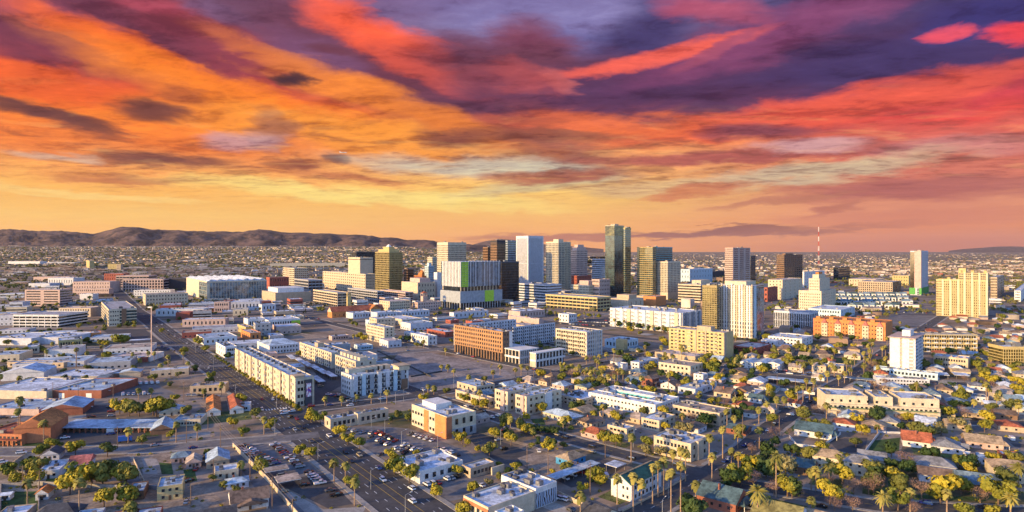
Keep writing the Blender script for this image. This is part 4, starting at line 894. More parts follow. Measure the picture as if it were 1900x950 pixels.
box(c.root, 'wall', wm('white'), 0, c.w, 0, c.l, 0, c.h); roof(c, rm('white'), wm('white'), .8, 10)
for k in range(7):
    a = c.w * (.03 + k * .137); box(c.root, 'bay', wm(('pale', 'lblue', 'steel', 'white')[k % 4]), a, a + c.w * .07, -1.0, .3, 0 if k % 2 else 4, c.h + .9 * (k % 2))
balc(c, 'R', [c.w * (.11 + k * .137) for k in range(6)], 4, 0, c.h / 4, c.w * .045, wm('char'))
put(c, 'window', GL['dark'], winlist(c, 'R', 16, 4, 0, c.h / 4, 1.7, 2.0, 1.2) + winlist(c, 'L', 4, 4, 0, c.h / 4, 1.4, 1.8, 1.2))
box(c.root, 'brick_base', wm('brown'), c.w * .86, c.w * .97, -1.5, .3, 0, c.h * .55); box(c.root, 'eave_cap', wm('tan'), c.w * .78, c.w + 1, -1.8, 9, c.h + 3, c.h + 3.8); box(c.root, 'corner_tower', wm('cream'), c.w * .81, c.w + .1, -1.2, 8.4, c.h, c.h + 3)
for k in range(7): box(c.root, 'penthouse', wm('cream'), c.w * (.05 + k * .1), c.w * (.05 + k * .1) + 6, c.l * .55, c.l * .9, c.h + .15, c.h + 3.2)
c = start('clubhouse', 'white clubhouse with arched windows and a grey hipped roof', 'clubhouse', (468, 500, 556, 657, 642), l=45)
box(c.root, 'wall', wm('white'), 0, c.w, 0, c.l, 0, c.h); addroof(c.root, 'roof', 'hip_v', rm('metal'), 0, c.w, 0, c.l, c.h, 4); put(c, 'window', GL['dark'], winlist(c, 'R', 9, 2, 0, c.h / 2, 1.4, 1.8, 1.0))
Fb('white two storey block with arched openings next to the clubhouse', (398, 418, 440, 665, 645), 'white', 'metal', (4, 4, 2))
for i, (x, y) in enumerate(((541, 672), (556, 678), (570, 686), (584, 692), (598, 700), (612, 706), (590, 716))):
    canopy('white carport roof, %s from the far end of the shaded car court' % ('first', 'second', 'third', 'fourth', 'fifth', 'sixth', 'seventh')[i], x, y, 5.5, 26, 2.8, 'white')
# left of the avenue
Fb('tan flat roofed shop with a pale roof facing the avenue', (350, 352, 418, 732, 718), 'tan', 'pink', (0, 6, 1), d=12, short='the tan flat shop')
house('white bungalow row with orange red tile roof, nearer the alley', 396, 772, 8, 40, 'white', 'orange', 'gable_u', 3.2, 2.4, wn=2, short='the red tile bungalows')
house('second white bungalow row with orange red tile roof', 436, 768, 8, 38, 'white', 'red', 'gable_u', 3.2, 2.4, wn=2)
Fb('small white office with flat grey roof beside the red tile bungalows', (436, 438, 464, 764, 754), 'pale', 'white', (0, 4, 1), d=9, units=1)
Fb('long pale green warehouse with white barrel roof and a tan door', (-40, -38, 86, 739, 725), 'cream', 'white', None, d=45, units=6, short='the long pale warehouse')
c = Fb('red brick warehouse with blue grey roof and two white doors', (86, 87, 188, 739, 726), 'brick', 'metal', None, d=43, units=5, short='the red brick warehouse')
for k in (.22, .72): box(c.root, 'roller_door', TRIM, c.w * k, c.w * k + 4, -.1, .1, 0, 3.6)
Fb('white roofed hall behind the red brick warehouse', (88, 89, 186, 707, 699), 'grey', 'white', None, d=30, units=3)
house('big white gabled shed behind the pale warehouse', 54, 706, 30, 26, 'white', 'white', 'gable_u', 6, 4, detail=False, name='shed', cat='shed')
canopy('blue grey lean-to roof at the red brick warehouse', 197, 735, 8, 16, 3.6, 'metal'); canopy('light blue flat canopy behind the lean-to roof', 192, 712, 8, 18, 4, 'bluer')
house('tan stucco workshop with hipped grey roof by the van yard', 244, 701, 15, 12, 'sand', 'metal', 'gable_u', 4.5, 1.6, detail=False, name='workshop', cat='workshop', short='the tan workshop')
canopy('low flat grey canopy left of the tan workshop', 214, 700, 14, 5, 3, 'metal')
house('grey gabled hall with pink lit roof and brick gable', 128, 772, 22, 24, 'brick', 'metal', 'gable_u', 4.5, 3, detail=False, name='hall', cat='hall', short='the grey gabled hall')
Fb('low grey roofed shed with round roof vents', (-30, -28, 72, 769, 759), 'pink', 'metal', None, d=28, units=4, name='shed')
c = house('brick church hall with bright orange tile roof', 78, 822, 17, 26, 'rust', 'orange', 'gable_u', 8.5, 5.0, detail=False, name='church_hall', cat='hall', short='the orange roofed brick hall')
box(c.root, 'door', DOORM, 1, 2.2, -.1, .1, 0, 2.4)
c = Fb('red tiled brick arcade building left of the orange roofed hall', (-40, -38, 40, 824, 806), 'rust', 'red', (0, 9, 2), d=22, units=2, name='arcade_building', short='the red tiled arcade')
for k in range(8): box(c.root, 'arch_opening', GL['dark'], c.w * (k + .2) / 8, c.w * (k + .2) / 8 + 1.8, -.12, .1, 0, 2.4)
box(c.root, 'arcade_roof', rm('red'), 0, c.w, -3, 0, 3.2, 3.5)
for k in range(9): box(c.root, 'arcade_post', wm('rust'), c.w * k / 9, c.w * k / 9 + .5, -3, -2.5, 0, 3.2)
c = start('motor_court', 'very long low grey roofed building with brick posts and dark bays', 'building', (103, 105, 302, 803, 793), d=17, short='the long grey roofed building')
box(c.root, 'wall', wm('brown'), 0, c.w, 2, c.l, 0, 2.8); box(c.root, 'roof', rm('metal'), -.5, c.w + .5, -.8, c.l + .3, 2.8, 3.1)
for k in range(19): box(c.root, 'brick_post', wm('brick'), c.w * k / 18 - .3 if k else 0, c.w * k / 18 + .3, -.6, 0, 0, 2.8)
for k in range(12): box(c.root, 'window', GL['dark'], c.w * (k + .3) / 12, c.w * (k + .3) / 12 + 2.5, 1.9, 2.01, .8, 2.2)
house('grey pitched entry pavilion at the end of the long building', 303, 806, 11, 18, 'brown', 'metal', 'gable_u', 2.8, 3.2, detail=False, name='pavilion', cat='pavilion')
Fb('grey roofed cream wing right of the pitched pavilion', (318, 320, 372, 792, 782), 'cream', 'metal', (0, 8, 1), d=14, units=2)
house('grey roofed cottage behind the eucalyptus clump', 320, 772, 14, 12, 'cream', 'metal', 'gable_u', 3, 2.4)
c = Fb('white drive-in diner with a red sign box', (203, 205, 279, 672, 663), 'white', 'pink', (0, 8, 1), d=28, short='the white drive-in diner')
box(c.root, 'red_sign_box', wm('redb'), c.w * .78, c.w * .94, -3, 1, 0, 4.6); box(c.root, 'arch', wm('cream'), c.w * .08, c.w * .3, -2, .2, 0, 3.8)
Fb('small white kiosk with a blue band', (168, 169, 190, 682, 674), 'white', 'white', (0, 3, 1), d=9, units=1, name='kiosk')
Fb('long thin shed with pale roof at the left edge', (12, 13, 118, 681, 673), 'tan', 'metal', (0, 10, 1), d=9, units=1, name='shed')
Fb('cream shop with orange lit left wall', (37, 50, 73, 656, 645), 'cream', 'white', (2, 3, 1), units=2)
Fb('sprawling white roofed store at the left edge', (-20, -18, 58, 640, 628), 'pale', 'white', None, d=50, units=9)
Fb('white roofed store with many roof units', (60, 62, 122, 638, 627), 'pale', 'white', None, d=48, units=9)
Fb('orange lit low store with a brick front', (118, 169, 188, 629, 619), 'orange', 'pink', (0, 4, 1), units=3)
Fb('orange walled market with white roof in the left distance', (66, 108, 153, 646, 633), 'gold', 'white', (0, 8, 1), units=6)
canopy('pale oval forecourt canopy beside the avenue', 260, 640, 20, 10, 5, 'white', name='forecourt_canopy', cat='canopy')
Fb('long blue grey roofed car showroom right of the avenue', (350, 378, 440, 641, 629), 'white', 'metal', (3, 6, 1), short='the blue roofed showroom')
Fb('gold lit narrow shop right of the showroom', (425, 456, 470, 621, 608), 'gold', 'pink', (5, 2, 1), units=2)
Fb('orange lit tan roofed shop beside the narrow shop', (443, 464, 484, 633, 619), 'orange', 'pink', (4, 2, 1), units=2)
c = Fb('white shop cluster with a bright red centre block', (324, 326, 352, 594, 581), 'redb', 'rose', None, d=24, units=1, name='shop')
Fb('white shops left of the red block', (287, 289, 378, 587, 575), 'white', 'white', (0, 10, 1), d=26, units=6)
Fb('pinkish shops in front of the red block', (336, 338, 418, 607, 594), 'pink', 'white', (0, 10, 1), d=22, units=5)
Fb('pale pink corner flats beyond the shops', (394, 397, 425, 580, 561), 'pink', 'pink', (1, 6, 2), d=20)
Fb('long mint walled hall behind the pink corner flats', (425, 428, 482, 576, 561), 'pale', 'white', (0, 8, 1), d=34)
Fb('small cream shop with pale roof beyond the showroom', (430, 432, 460, 586, 575), 'cream', 'white', (0, 3, 1), d=16, units=2)
Fb('white garage shop with dark bays', (452, 460, 492, 608, 593), 'white', 'white', (0, 6, 1), units=2)
c = Fb('row of white peaked shops with a green end wall', (478, 498, 557, 608, 595), 'white', 'white', (0, 12, 1), units=4, short='the white peaked shops')
box(c.root, 'green_wall', wm('lime'), c.w * .72, c.w + .1, -.15, .2, 0, c.h * .8)
Fb('white flat roofed clinic with blue shade beyond the peaked shops', (480, 486, 512, 578, 566), 'pale', 'white', (0, 4, 1), units=3)
Fb('round ended pale hall in front of the church', (642, 655, 690, 592, 582), 'pale', 'white', (0, 6, 1), units=3)
Fb('white flat hall right of the round ended hall', (688, 700, 737, 594, 581), 'pale', 'white', (0, 6, 1), units=3)
Fb('white roofed offices below the mission tower', (733, 745, 797, 590, 579), 'pale', 'white', (0, 9, 1), units=5)
Fb('cream long workshop with flat white roof', (712, 748, 783, 605, 594), 'cream', 'white', (5, 4, 1), units=3)
Fb('blue grey flat shop behind the white hotel block', (678, 690, 723, 607, 596), 'lblue', 'metal', (1, 4, 1), units=2)
Fb('grey roofed workshop in front of the striped residence', (834, 842, 906, 592, 581), 'pale', 'pink', (0, 8, 1), units=4)
c = block('plain white hotel block with five rows of tiny windows', (679, 713, 732, 638, 609), 'cream', 'white', 5, 12, 2, False, 'the plain white hotel block', 2)
block('white motel slab with a walkway on its lit side', (750, 794, 811, 641, 625), 'white', 'white', 2, 10, 2, False, 'the white motel slab', 2)
Fb('low pinkish motel wing beyond the white motel slab', (792, 826, 845, 626, 617), 'redb', 'white', (12, 2, 1), units=3)
Fb('tiny teal windowed office beside the hotel block', (657, 668, 692, 650, 643), 'lblue', 'white', (2, 6, 1), units=1)
wallline('long low wall around the empty lot', [(620, 640), (660, 652), (712, 672)], 2)
Fb('low pink warehouse in the empty lots', (610, 616, 648, 632, 625), 'pink', 'white', (0, 6, 1), units=2)
# brown brick apartments
c = start('brick_apartments', 'large brown brick apartment block with arcade and white rear wings', 'apartment building', (843, 933, 950, 671, 617), short='the brown brick apartments')
box(c.root, 'wall', wm('brown'), 0, c.w, 0, c.l, 0, c.h); roof(c, rm('white'), wm('brown'), .9, 14, us=1.8); fh = c.h / 7
MB_ = mat('sunlit_brick', (.36, .19, .09), .85, var=.12, vs=.5)  # lighter copy of the brown wall: sunlight put into the brick colour
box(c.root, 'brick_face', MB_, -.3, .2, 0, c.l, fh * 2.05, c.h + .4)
put(c, 'window', GL['dark'], [(f, a, b, z0, z1, -.3) for f, a, b, z0, z1, o in winlist(c, 'L', 22, 5, fh * 2, fh, 1.8, 2.1, 1.0)])
for k in range(18): box(c.root, 'arcade_pier', wm('brown'), -1.2, .2, c.l * (k + .1) / 18, c.l * (k + .1) / 18 + 1.6, 0, fh * 2)
box(c.root, 'arcade_glass', GL['dark'], -.15, .2, 1, c.l - 1, .2, fh * 1.9)
box(c.root, 'white_pier', wm('white'), c.w * .7, c.w + .2, -.4, 6, 0, c.h + .6)
put(c, 'window', GL['dark'], winlist(c, 'R', 2, 6, 0, c.h / 6, 1.5, 2, 1.2, span=(1, c.w * .65)))
for nm, px, kw in (('middle grey blue wing of the brick apartments with balconies', (951, 952, 1030, 645, 608), dict(d=18)), ('rear white wing of the brick apartments with flat white roof', (842, 846, 958, 641, 604), dict(d=16))):
    c = block(nm, px, 'pale', 'white', 6, 3, 20, False, None, 12, **kw); balc(c, 'R', [c.w * (k + .2) / 6 for k in range(6)], 6, 0, c.h / 6, 3.2, wm('steel'))
c = block('cream right wing of the brick apartments with lit gridded face', (1031, 1088, 1118, 663, 617), 'cream', 'white', 6, 16, 9, True, 'the cream gridded wing', 12, bm='sand')
for k in range(9): box(c.root, 'pier', wm('pale'), c.w * k / 9 + .2, c.w * k / 9 + 1.1, -.5, .1, 0, c.h + .3)
for nm, px in (('white framed pavilion with tall dark windows at the brick apartments', (915, 964, 998, 676, 650)), ('second pavilion with tall columns right of the first', (984, 994, 1048, 682, 655))):
    c = start('pavilion', nm, 'pavilion', px, short='the ' + ('white framed pavilion' if 'framed' in nm else 'columned pavilion')); box(c.root, 'glazing', GL['dark'], .8, c.w - .8, .8, c.l - .8, 0, c.h - .5)
    box(c.root, 'roof_slab', wm('white'), -.6, c.w + .6, -.6, c.l + .6, c.h - .9, c.h); box(c.root, 'floor_band', wm('white'), -.3, c.w + .3, -.3, c.l + .3, c.h * .38, c.h * .52)
    for k in range(9): box(c.root, 'column', wm('white'), c.w * k / 9 + .3, c.w * k / 9 + 1.2, -.1, .9, 0, c.h - .95)
    for k in range(8): box(c.root, 'column', wm('cream'), -.1, .9, c.l * k / 8 + .3, c.l * k / 8 + 1.3, 0, c.h - .95)
c = Fb('pale blue school with a yellow entrance block', (1122, 1157, 1184, 649, 634), 'lblue', 'white', (5, 5, 1), short='the pale blue school'); box(c.root, 'yellow_block', wm('yellow'), -1, 6, -1, 9, 0, c.h + 2)
Fb('white flat hall before the ribboned low office', (944, 965, 1011, 592, 579), 'pink', 'white', (0, 8, 1), units=5); Fb('long low pinkish hall below the white flat hall', (943, 1000, 1008, 604, 593), 'pink', 'white', None, units=4)
Fb('white cottage office near the gold garage', (1036, 1055, 1070, 599, 584), 'white', 'white', (3, 3, 2), units=1)
# centre foreground
Fb('low sand shop with flat white roof by the avenue corner', (602, 613, 664, 797, 780), 'sand', 'white', (1, 5, 1), units=3, short='the low sand shop')
Fb('taller sand shop volume with white roof', (657, 664, 721, 789, 770), 'sand', 'white', (1, 5, 1), units=4)
c = start('office_building', 'cream and orange two storey office with stone base and white roof', 'office building', (764, 829, 883, 815, 776), short='the cream and orange office')
box(c.root, 'wall', wm('cream'), 0, c.w, 0, c.l, 0, c.h); roof(c, rm('white'), wm('cream'), .8, 3)
box(c.root, 'orange_panel', wm('orange'), -.5, .3, -.2, c.l * .30, 0, c.h + .3); box(c.root, 'brown_panel', wm('rust'), -.5, c.w * .16, -.35, .3, 0, c.h + .3)
box(c.root, 'orange_panel', wm('orange'), -.4, .3, c.l * .5, c.l * .62, 0, c.h + .3); box(c.root, 'stone_base', wm('grey'), c.w * .16, c.w + .1, -.3, .3, 0, c.h * .40)
box(c.root, 'penthouse', wm('white'), c.w * .25, c.w * .8, c.l * .5, c.l * .9, c.h, c.h + 3.2)
put(c, 'window', GL['dark'], [(f, a, b, z0, z1, -.3) for f, a, b, z0, z1, o in winlist(c, 'R', 3, 2, 0, c.h / 2, 1.8, 3.2, 1.2, span=(c.w * .2, c.w * .95))] + winlist(c, 'L', 8, 2, 0, c.h / 2, 2.0, 1.6, 1.6, span=(c.l * .32, c.l)))
Fb('white stucco shop with flat roof and round roof fans', (735, 779, 859, 899, 877), 'white', 'white', (0, 5, 1), units=6, us=1.9, short='the white stucco shop')
Fb('small brown ivy walled cafe beside the white stucco shop', (857, 873, 917, 888, 872), 'tan', 'white', (2, 5, 1), units=2, us=.8, short='the ivy walled cafe')
Fb('small cream box shed beside the cafe', (911, 913, 936, 882, 871), 'cream', 'pink', None, d=5, units=0, name='shed')
c = Fb('long white roofed shop with brick trimmed front at the bottom edge', (860, 906, 992, 979, 945), 'cream', 'white', (4, 0, 1), units=6, short='the brick trimmed shop'); box(c.root, 'brick_trim', wm('rust'), -.2, .1, 0, c.l, c.h - 1.6, c.h - .3)
c = Fb('rear white roofed shop with a black and white street mural', (930, 994, 1033, 945, 910), 'white', 'white', None, units=5, short='the mural shop')
MU = mat('mural_paint', (.5, .5, .5), .8, var=0); t = MU.node_tree; g = t.nodes.new('ShaderNodeNewGeometry'); n = t.nodes.new('ShaderNodeTexWave'); n.inputs['Scale'].default_value = .35; n.inputs['Distortion'].default_value = 9; n.inputs['Detail'].default_value = 2; n.inputs['Detail Scale'].default_value = .6
t.links.new(g.outputs['Position'], n.inputs['Vector']); t.links.new(ramp(t, n.outputs['Fac'], [(.38, (.03, .035, .05, 1)), (.47, (.55, .57, .62, 1)), (.8, (.6, .62, .66, 1)), (.95, (.08, .22, .42, 1))]), t.nodes['Principled BSDF'].inputs['Base Color'])
box(c.root, 'mural', MU, .3, c.w - .3, -.1, .1, .3, c.h * .8)
Fb('small white roofed shop with a pale parapet at the bottom edge', (918, 940, 972, 1004, 962), 'white', 'white', None, units=1)
def canopy2(label, x0, y0, x1, l, h=3.0, rf='metal', **k):
    C = G(x0, y0); au = street_dirs(x0, y0); v = Vector((math.cos(au), -math.sin(au))); kx = (x1 - CX) / F; t = (kx * C.y - C.x) / (v.x - kx * v.y)
    r = empty(k.get('name', 'carport'), (C.x, C.y, 0), -au); tag(r, label, k.get('cat', 'carport')); occupy(r, t, l)
    box(r, 'roof', rm(rf), 0, t, 0, l, h, h + .2); box(r, 'fascia', TRIM, -.04, t + .04, -.04, l + .04, h - .02, h + .17)
    for i in range(int(t / 6) + 1):
        for s in (.3, l - .5): box(r, 'post', METALP, min(t - .2, .1 + i * 6), min(t - .0, .3 + i * 6), s, s + .2, 0, h)
canopy2('long thin white carport over parked cars beside the blue cottage', 1032, 902, 1114, 6.0, 3.0, 'metal')
canopy('white flat canopy behind the parked delivery van', 1142, 880, 8, 7, 3, 'white')
house('derelict blue painted cottage with tan patched roof', 1059, 868, 12, 9, 'blue', 'tanr', 'hip_v', 3.4, 2.2, short='the blue painted cottage')
c = start('apartment_house', 'two storey white building with dark teal gabled roof and palms', 'apartment building', (1134, 1172, 1227, 932, 900), short='the teal roofed white building')
box(c.root, 'wall', wm('white'), 0, c.w, 0, c.l, 0, c.h); addroof(c.root, 'roof', 'gable_v', rm('greenr'), 0, c.w, 0, c.l, c.h, 3.2, .7)
mesh_obj('gable_wall', [(-.73, .2, c.h), (-.73, c.l - .2, c.h), (-.73, c.l / 2, c.h + 2.9)], [(0, 2, 1)], wm('white'), c.root); box(c.root, 'ridge_cap', rm('tanr'), -.7, c.w + .7, c.l / 2 - .35, c.l / 2 + .35, c.h + 3.05, c.h + 3.3)
put(c, 'window', GL['dark'], winlist(c, 'R', 7, 2, 0, c.h / 2, 1.2, 1.5, 1.0) + winlist(c, 'L', 2, 2, 0, c.h / 2, 1.0, 1.2, 1.0, span=(c.l * .1, c.l * .5)))
house('black roofed bungalow with a lit brown dormer at the bottom edge', 1110, 985, 13, 12, 'cream', 'dark', 'gable_u', 3, 3.4, (.3, .9))
c = Fb('sand stucco office with rounded end and rooftop units', (1213, 1282, 1313, 858, 826), 'sand', 'white', (9, 4, 2), units=9, short='the sand stucco office'); box(c.root, 'wall_bay', wm('sand'), c.w * .28, c.w * .6, -1.4, .2, 0, c.h + .9)
Fb('sand adobe house block with white roof left of the pale trees', (1127, 1163, 1178, 817, 798), 'sand', 'white', (4, 2, 2), units=3, short='the sand adobe block')
Fb('adobe courtyard block behind the pale trees', (1190, 1223, 1253, 801, 783), 'sand', 'white', (5, 3, 2), units=4)
house('brown hipped bungalow right of the side street', 1096, 796, 13, 12, 'tan', 'brownr', 'hip_v', 3, 2.4, chim=True)
house('long white cottage row with grey hipped roof', 1044, 787, 11, 24, 'cream', 'metal', 'hip_u', 3.2, 2.6, short='the grey hipped cottages')
c = start('motel', 'white two storey motel wrapped round a turquoise courtyard', 'motel', (1092, 1216, 1260, 775, 753), short='the white courtyard motel')
W_ = wm('white'); TQ = mat('turquoise_paint', (.12, .42, .45), .7)
for x0, x1, y0, y1 in ((0, 10, 0, c.l), (10.01, c.w - 10.01, 0, 12), (c.w - 10, c.w, 0, c.l), (10.01, c.w - 10.01, c.l - 9, c.l)):
    box(c.root, 'wing_wall', W_, x0, x1, y0, y1, 0, c.h); roof(c, rm('white'), W_, .6, 4 if x1 - x0 > 11 else 6, x0, x1, y0, y1, us=1.3)
box(c.root, 'turquoise_wall', TQ, c.w - 10.2, c.w - 9.9, 12.2, c.l - 9.2, .3, c.h - .6); box(c.root, 'court_paving', TQ, 10.1, c.w - 10.3, 12.1, c.l - 9.1, 0, .2)
put(c, 'window', GL['dark'], winlist(c, 'L', 18, 2, 0, c.h / 2, 1.2, 1.1, 1.2) + winlist(c, 'R', 8, 2, 0, c.h / 2, 1.2, 1.1, 1.2) + [(f, a, b, z0, z1, c.w - 10.2) for f, a, b, z0, z1, o in winlist(c, 'L', 8, 2, 0, c.h / 2, 1.6, 1.8, .6, span=(14, c.l - 10))])
Fb('sand flat roofed apartments left of the white courtyard motel', (1035, 1080, 1122, 757, 743), 'sand', 'white', (5, 5, 2), units=6)
c = Fb('cream two storey flats raised over a dark car deck', (1222, 1281, 1304, 700, 681), 'cream', 'tan', (7, 3, 2), units=3, short='the cream raised flats')
Fb('grey motel with white walkway rail', (1170, 1186, 1222, 687, 674), 'pale', 'metal', (2, 6, 2), units=1); Fb('white boxy shed behind the bungalows', (1141, 1155, 1165, 687, 677), 'white', 'white', None, units=0, name='shed')
Fb('white roofed flats with two wings near the tall palm', (1258, 1290, 1330, 735, 724), 'pale', 'white', (3, 4, 1), units=5); Fb('low adobe school with stepped parapets', (1248, 1335, 1357, 791, 769), 'sand', 'tan', (10, 3, 2), units=6, short='the low adobe school')
HS = [  # label, x, y, w, l, wall, roof, kind, h, rh, porch
 ('grey brown craftsman bungalow with white gables', 1246, 724, 12, 12, 'white', 'brownr', 'gable_v', 3, 3, (.1, .5)), ('two storey brick house with a columned porch', 1206, 718, 10, 10, 'brick', 'brownr', 'hip_v', 6, 2, (.1, .9)),
 ('blue roofed cottage beside the brick porch house', 1178, 715, 12, 11, 'pale', 'bluer', 'gable_u', 3, 2.6, (.2, .8)), ('orange roofed cottage among palms', 1132, 706, 12, 10, 'cream', 'orange', 'gable_v', 3, 2.4, None),
 ('pink roofed cottage among the left palms', 1091, 694, 12, 10, 'pink', 'tan', 'hip_v', 3, 2.2, None), ('dark brown hipped cottage beside the motel', 1138, 687, 10, 9, 'tan', 'brownr', 'hip_v', 3, 2.2, None), ('tall white cube house with a small turret', 1300, 710, 9, 8, 'white', 'white', 'flat', 6, 2, None),
 ('brown hipped schoolhouse beside the brick school', 1458, 660, 15, 14, 'tan', 'brownr', 'hip_u', 6, 4, None), ('brown roofed villa behind the palm row', 1527, 664, 15, 12, 'tan', 'brownr', 'hip_u', 3.5, 3, None), ('tan hipped villa beside the palm street', 1582, 667, 14, 14, 'cream', 'tan', 'hip_u', 4, 3, (.2, .8)),
 ('cream two storey house behind the palm row', 1521, 692, 11, 11, 'sand', 'tan', 'hip_u', 6, 2.2, None), ('pink lit two storey house by the palm street', 1552, 692, 12, 12, 'sand', 'white', 'flat', 6, 2, None),
 ('tan gabled cottage behind the yellow bush', 1367, 711, 11, 9, 'cream', 'tanr', 'gable_u', 3, 2.2, None), ('brown roofed twin gabled cottage', 1380, 736, 12, 12, 'brown', 'brownr', 'gable_v', 3.2, 2.6, None), ('tan craftsman house with three front gables', 1346, 739, 13, 12, 'sand', 'brownr', 'gable_u', 3.4, 3, (.2, .8)),
 ('small teal roofed cottage with a white gable', 1404, 749, 9, 9, 'white', 'teal', 'gable_u', 3, 2.6, (.2, .8)), ('red gabled garage beside the palm trio', 1475, 757, 6, 8, 'white', 'red', 'gable_u', 3, 2, None), ('tan roofed white cottage row', 1400, 743, 22, 8, 'cream', 'white', 'flat', 3.4, 1, None),
 ('white gabled cottage right of the tan arched flats', 1841, 685, 9, 9, 'white', 'brownr', 'gable_u', 4, 2.6, None), ('blue grey flat roofed house behind the tall palm', 1811, 746, 11, 12, 'pale', 'bluer', 'flat', 3.2, 1, None),
 ('tan roofed gabled house with cream walls at the right', 1856, 743, 12, 11, 'cream', 'tan', 'gable_u', 4.5, 2.6, (.2, .8)), ('blue gabled cottage right of the tan roofed house', 1877, 750, 9, 9, 'pale', 'bluer', 'gable_u', 3, 2.6, None), ('small gabled cottage at the right edge', 1900, 750, 8, 9, 'white', 'metal', 'gable_u', 3, 2.6, None),
 ('brown roofed bungalow beneath the yellow trees', 1863, 779, 10, 11, 'brown', 'brownr', 'gable_u', 3, 2.2, None), ('long pale roofed cottage behind the palm', 1848, 759, 9, 14, 'cream', 'white', 'gable_u', 2.8, 1.4, None),
 ('white bungalow with deep red tile roof and chimney', 1700, 831, 11, 13, 'white', 'red', 'gable_u', 3.2, 4.2, (.1, .9)), ('dark grey hipped bungalow with green gables', 1755, 842, 14, 14, 'pale', 'greyr', 'hip_v', 3.2, 3, (.3, .7)), ('tan roofed pink brick bungalow', 1822, 834, 12, 16, 'pink', 'tanr', 'gable_u', 3.2, 3, (.0, .4)),
 ('grey roofed long bungalow between the trees', 1733, 878, 11, 16, 'pale', 'greyr', 'hip_u', 3.4, 2.8, None), ('brown and orange roofed bungalow with a front gable', 1737, 898, 10, 14, 'pale', 'brownr', 'gable_u', 3.2, 2.6, (.3, .8)),
 ('bright blue gabled bungalow with a brick porch', 1805, 915, 12, 13, 'brown', 'bluer', 'gable_u', 3.6, 3.6, (.1, .9)), ('flat metal roofed sheds behind the blue bungalow', 1813, 861, 8, 10, 'pale', 'metal', 'flat', 3, 1, None),
 ('cream two storey house with tan and grey roof at the right edge', 1874, 897, 13, 16, 'cream', 'tanr', 'hip_u', 6, 2.6, None), ('small brick cottage with metal roof', 1872, 857, 7, 8, 'brick', 'metal', 'flat', 3, 1, None), ('grey roofed bungalow behind the pink tree', 1618, 864, 11, 12, 'cream', 'greyr', 'gable_u', 3.2, 2.6, None),
 ('teal roofed white trimmed bungalow with three porch gables', 1512, 814, 16, 19, 'white', 'teal', 'gable_u', 3.4, 3.4, (.1, .6)), ('cream two storey flats with tan lit roof', 1542, 874, 11, 15, 'cream', 'tanr', 'hip_u', 6, 2.6, None), ('cream two storey flats with grey roof among trees', 1596, 884, 11, 13, 'cream', 'greyr', 'hip_u', 6, 2.4, None),
 ('teal roofed house hidden between trees', 1489, 882, 10, 11, 'brown', 'teal', 'gable_u', 3.4, 3, None), ('teal blue roofed craftsman house with white gable at the bottom', 1341, 952, 15, 16, 'brick', 'teal', 'gable_u', 4, 4, (.2, .8)), ('olive roofed bungalow with brown panels at the bottom edge', 1446, 985, 15, 17, 'pale', 'olive', 'gable_u', 3.6, 4, None),
 ('dark roofed brick garage beside the corner', 1371, 808, 10, 11, 'brick', 'teal', 'gable_u', 2.8, 1.8, None), ('small white roofed shed in the back garden', 1394, 946, 4, 4, 'cream', 'white', 'gable_u', 2.4, 1, None), ('orange roofed house at the bottom edge', 1520, 985, 10, 11, 'cream', 'tanr', 'gable_u', 3, 2.6, None),
 ('tan gabled cottage with a lit orange roof', 38, 880, 8, 12, 'cream', 'tanr', 'gable_u', 3.4, 3, None), ('white flat roofed house with a dark window band', 102, 888, 8.5, 16, 'white', 'white', 'flat', 3.4, 1, None), ('dark blue pitched roof behind the white flat house', 98, 855, 8, 8, 'pale', 'dark', 'gable_u', 3, 2.4, None),
 ('rose red roofed cottage behind the yellow trees', 152, 873, 8.5, 11, 'pale', 'rose', 'gable_v', 3, 2.8, None), ('tiny white garden shed on the lawn', 13, 929, 3.6, 3.6, 'white', 'white', 'gable_v', 2.2, .8, None), ('brick walled white roofed house at the bottom left', 31, 973, 10, 9, 'tan', 'white', 'flat', 3.4, 1, None),
 ('small orange roofed garage beside the lawn', 83, 928, 4.6, 6, 'white', 'orange', 'gable_u', 2.8, 1.8, None), ('black roofed bungalow with one lit slope', 107, 982, 16, 12, 'tan', 'dark', 'hip_v', 3.2, 4, None), ('grey flat roofed house at the bottom edge', 166, 980, 8.5, 9, 'pale', 'metal', 'flat', 3.2, 1, None),
 ('dark red block house with grey flat roof', 257, 928, 6, 12, 'brown', 'metal', 'flat', 3.2, 1, None), ('yellow two storey house with a balcony and grey flat roof', 318, 928, 9.5, 13, 'yellow', 'metal', 'flat', 5.6, 1, None),
 ('low brick house with a patched white roof', 232, 982, 8.5, 9, 'brick', 'white', 'flat', 3.2, 1, None), ('low brick house with a stepped parapet', 277, 976, 8.5, 9, 'brick', 'white', 'flat', 3.2, 1, None), ('grey gabled house with an attic vent', 404, 868, 10, 14, 'tan', 'metal', 'gable_u', 3.4, 2.8, None),
 ('cream cottage with a white roof', 420, 888, 10, 9, 'cream', 'white', 'flat', 3.4, 1, None), ('small bungalow with a peach tile roof', 360, 869, 6.5, 9, 'pink', 'tan', 'gable_u', 2.8, 2.2, None), ('grey hipped cottage at the cross street', 336, 860, 8, 8, 'pink', 'bluer', 'hip_v', 3, 1.8, None),
 ('brown craftsman house with dormer and white porch', 462, 947, 14, 11, 'white', 'brownr', 'gable_v', 3.6, 3.2, (.1, .95)), ('blue grey outbuilding behind the craftsman house', 440, 907, 9, 7, 'pale', 'metal', 'hip_v', 2.6, 1.4, None), ('long black roofed house at the bottom edge', 395, 984, 16, 10, 'brick', 'dark', 'gable_v', 3.4, 3.2, None),
]
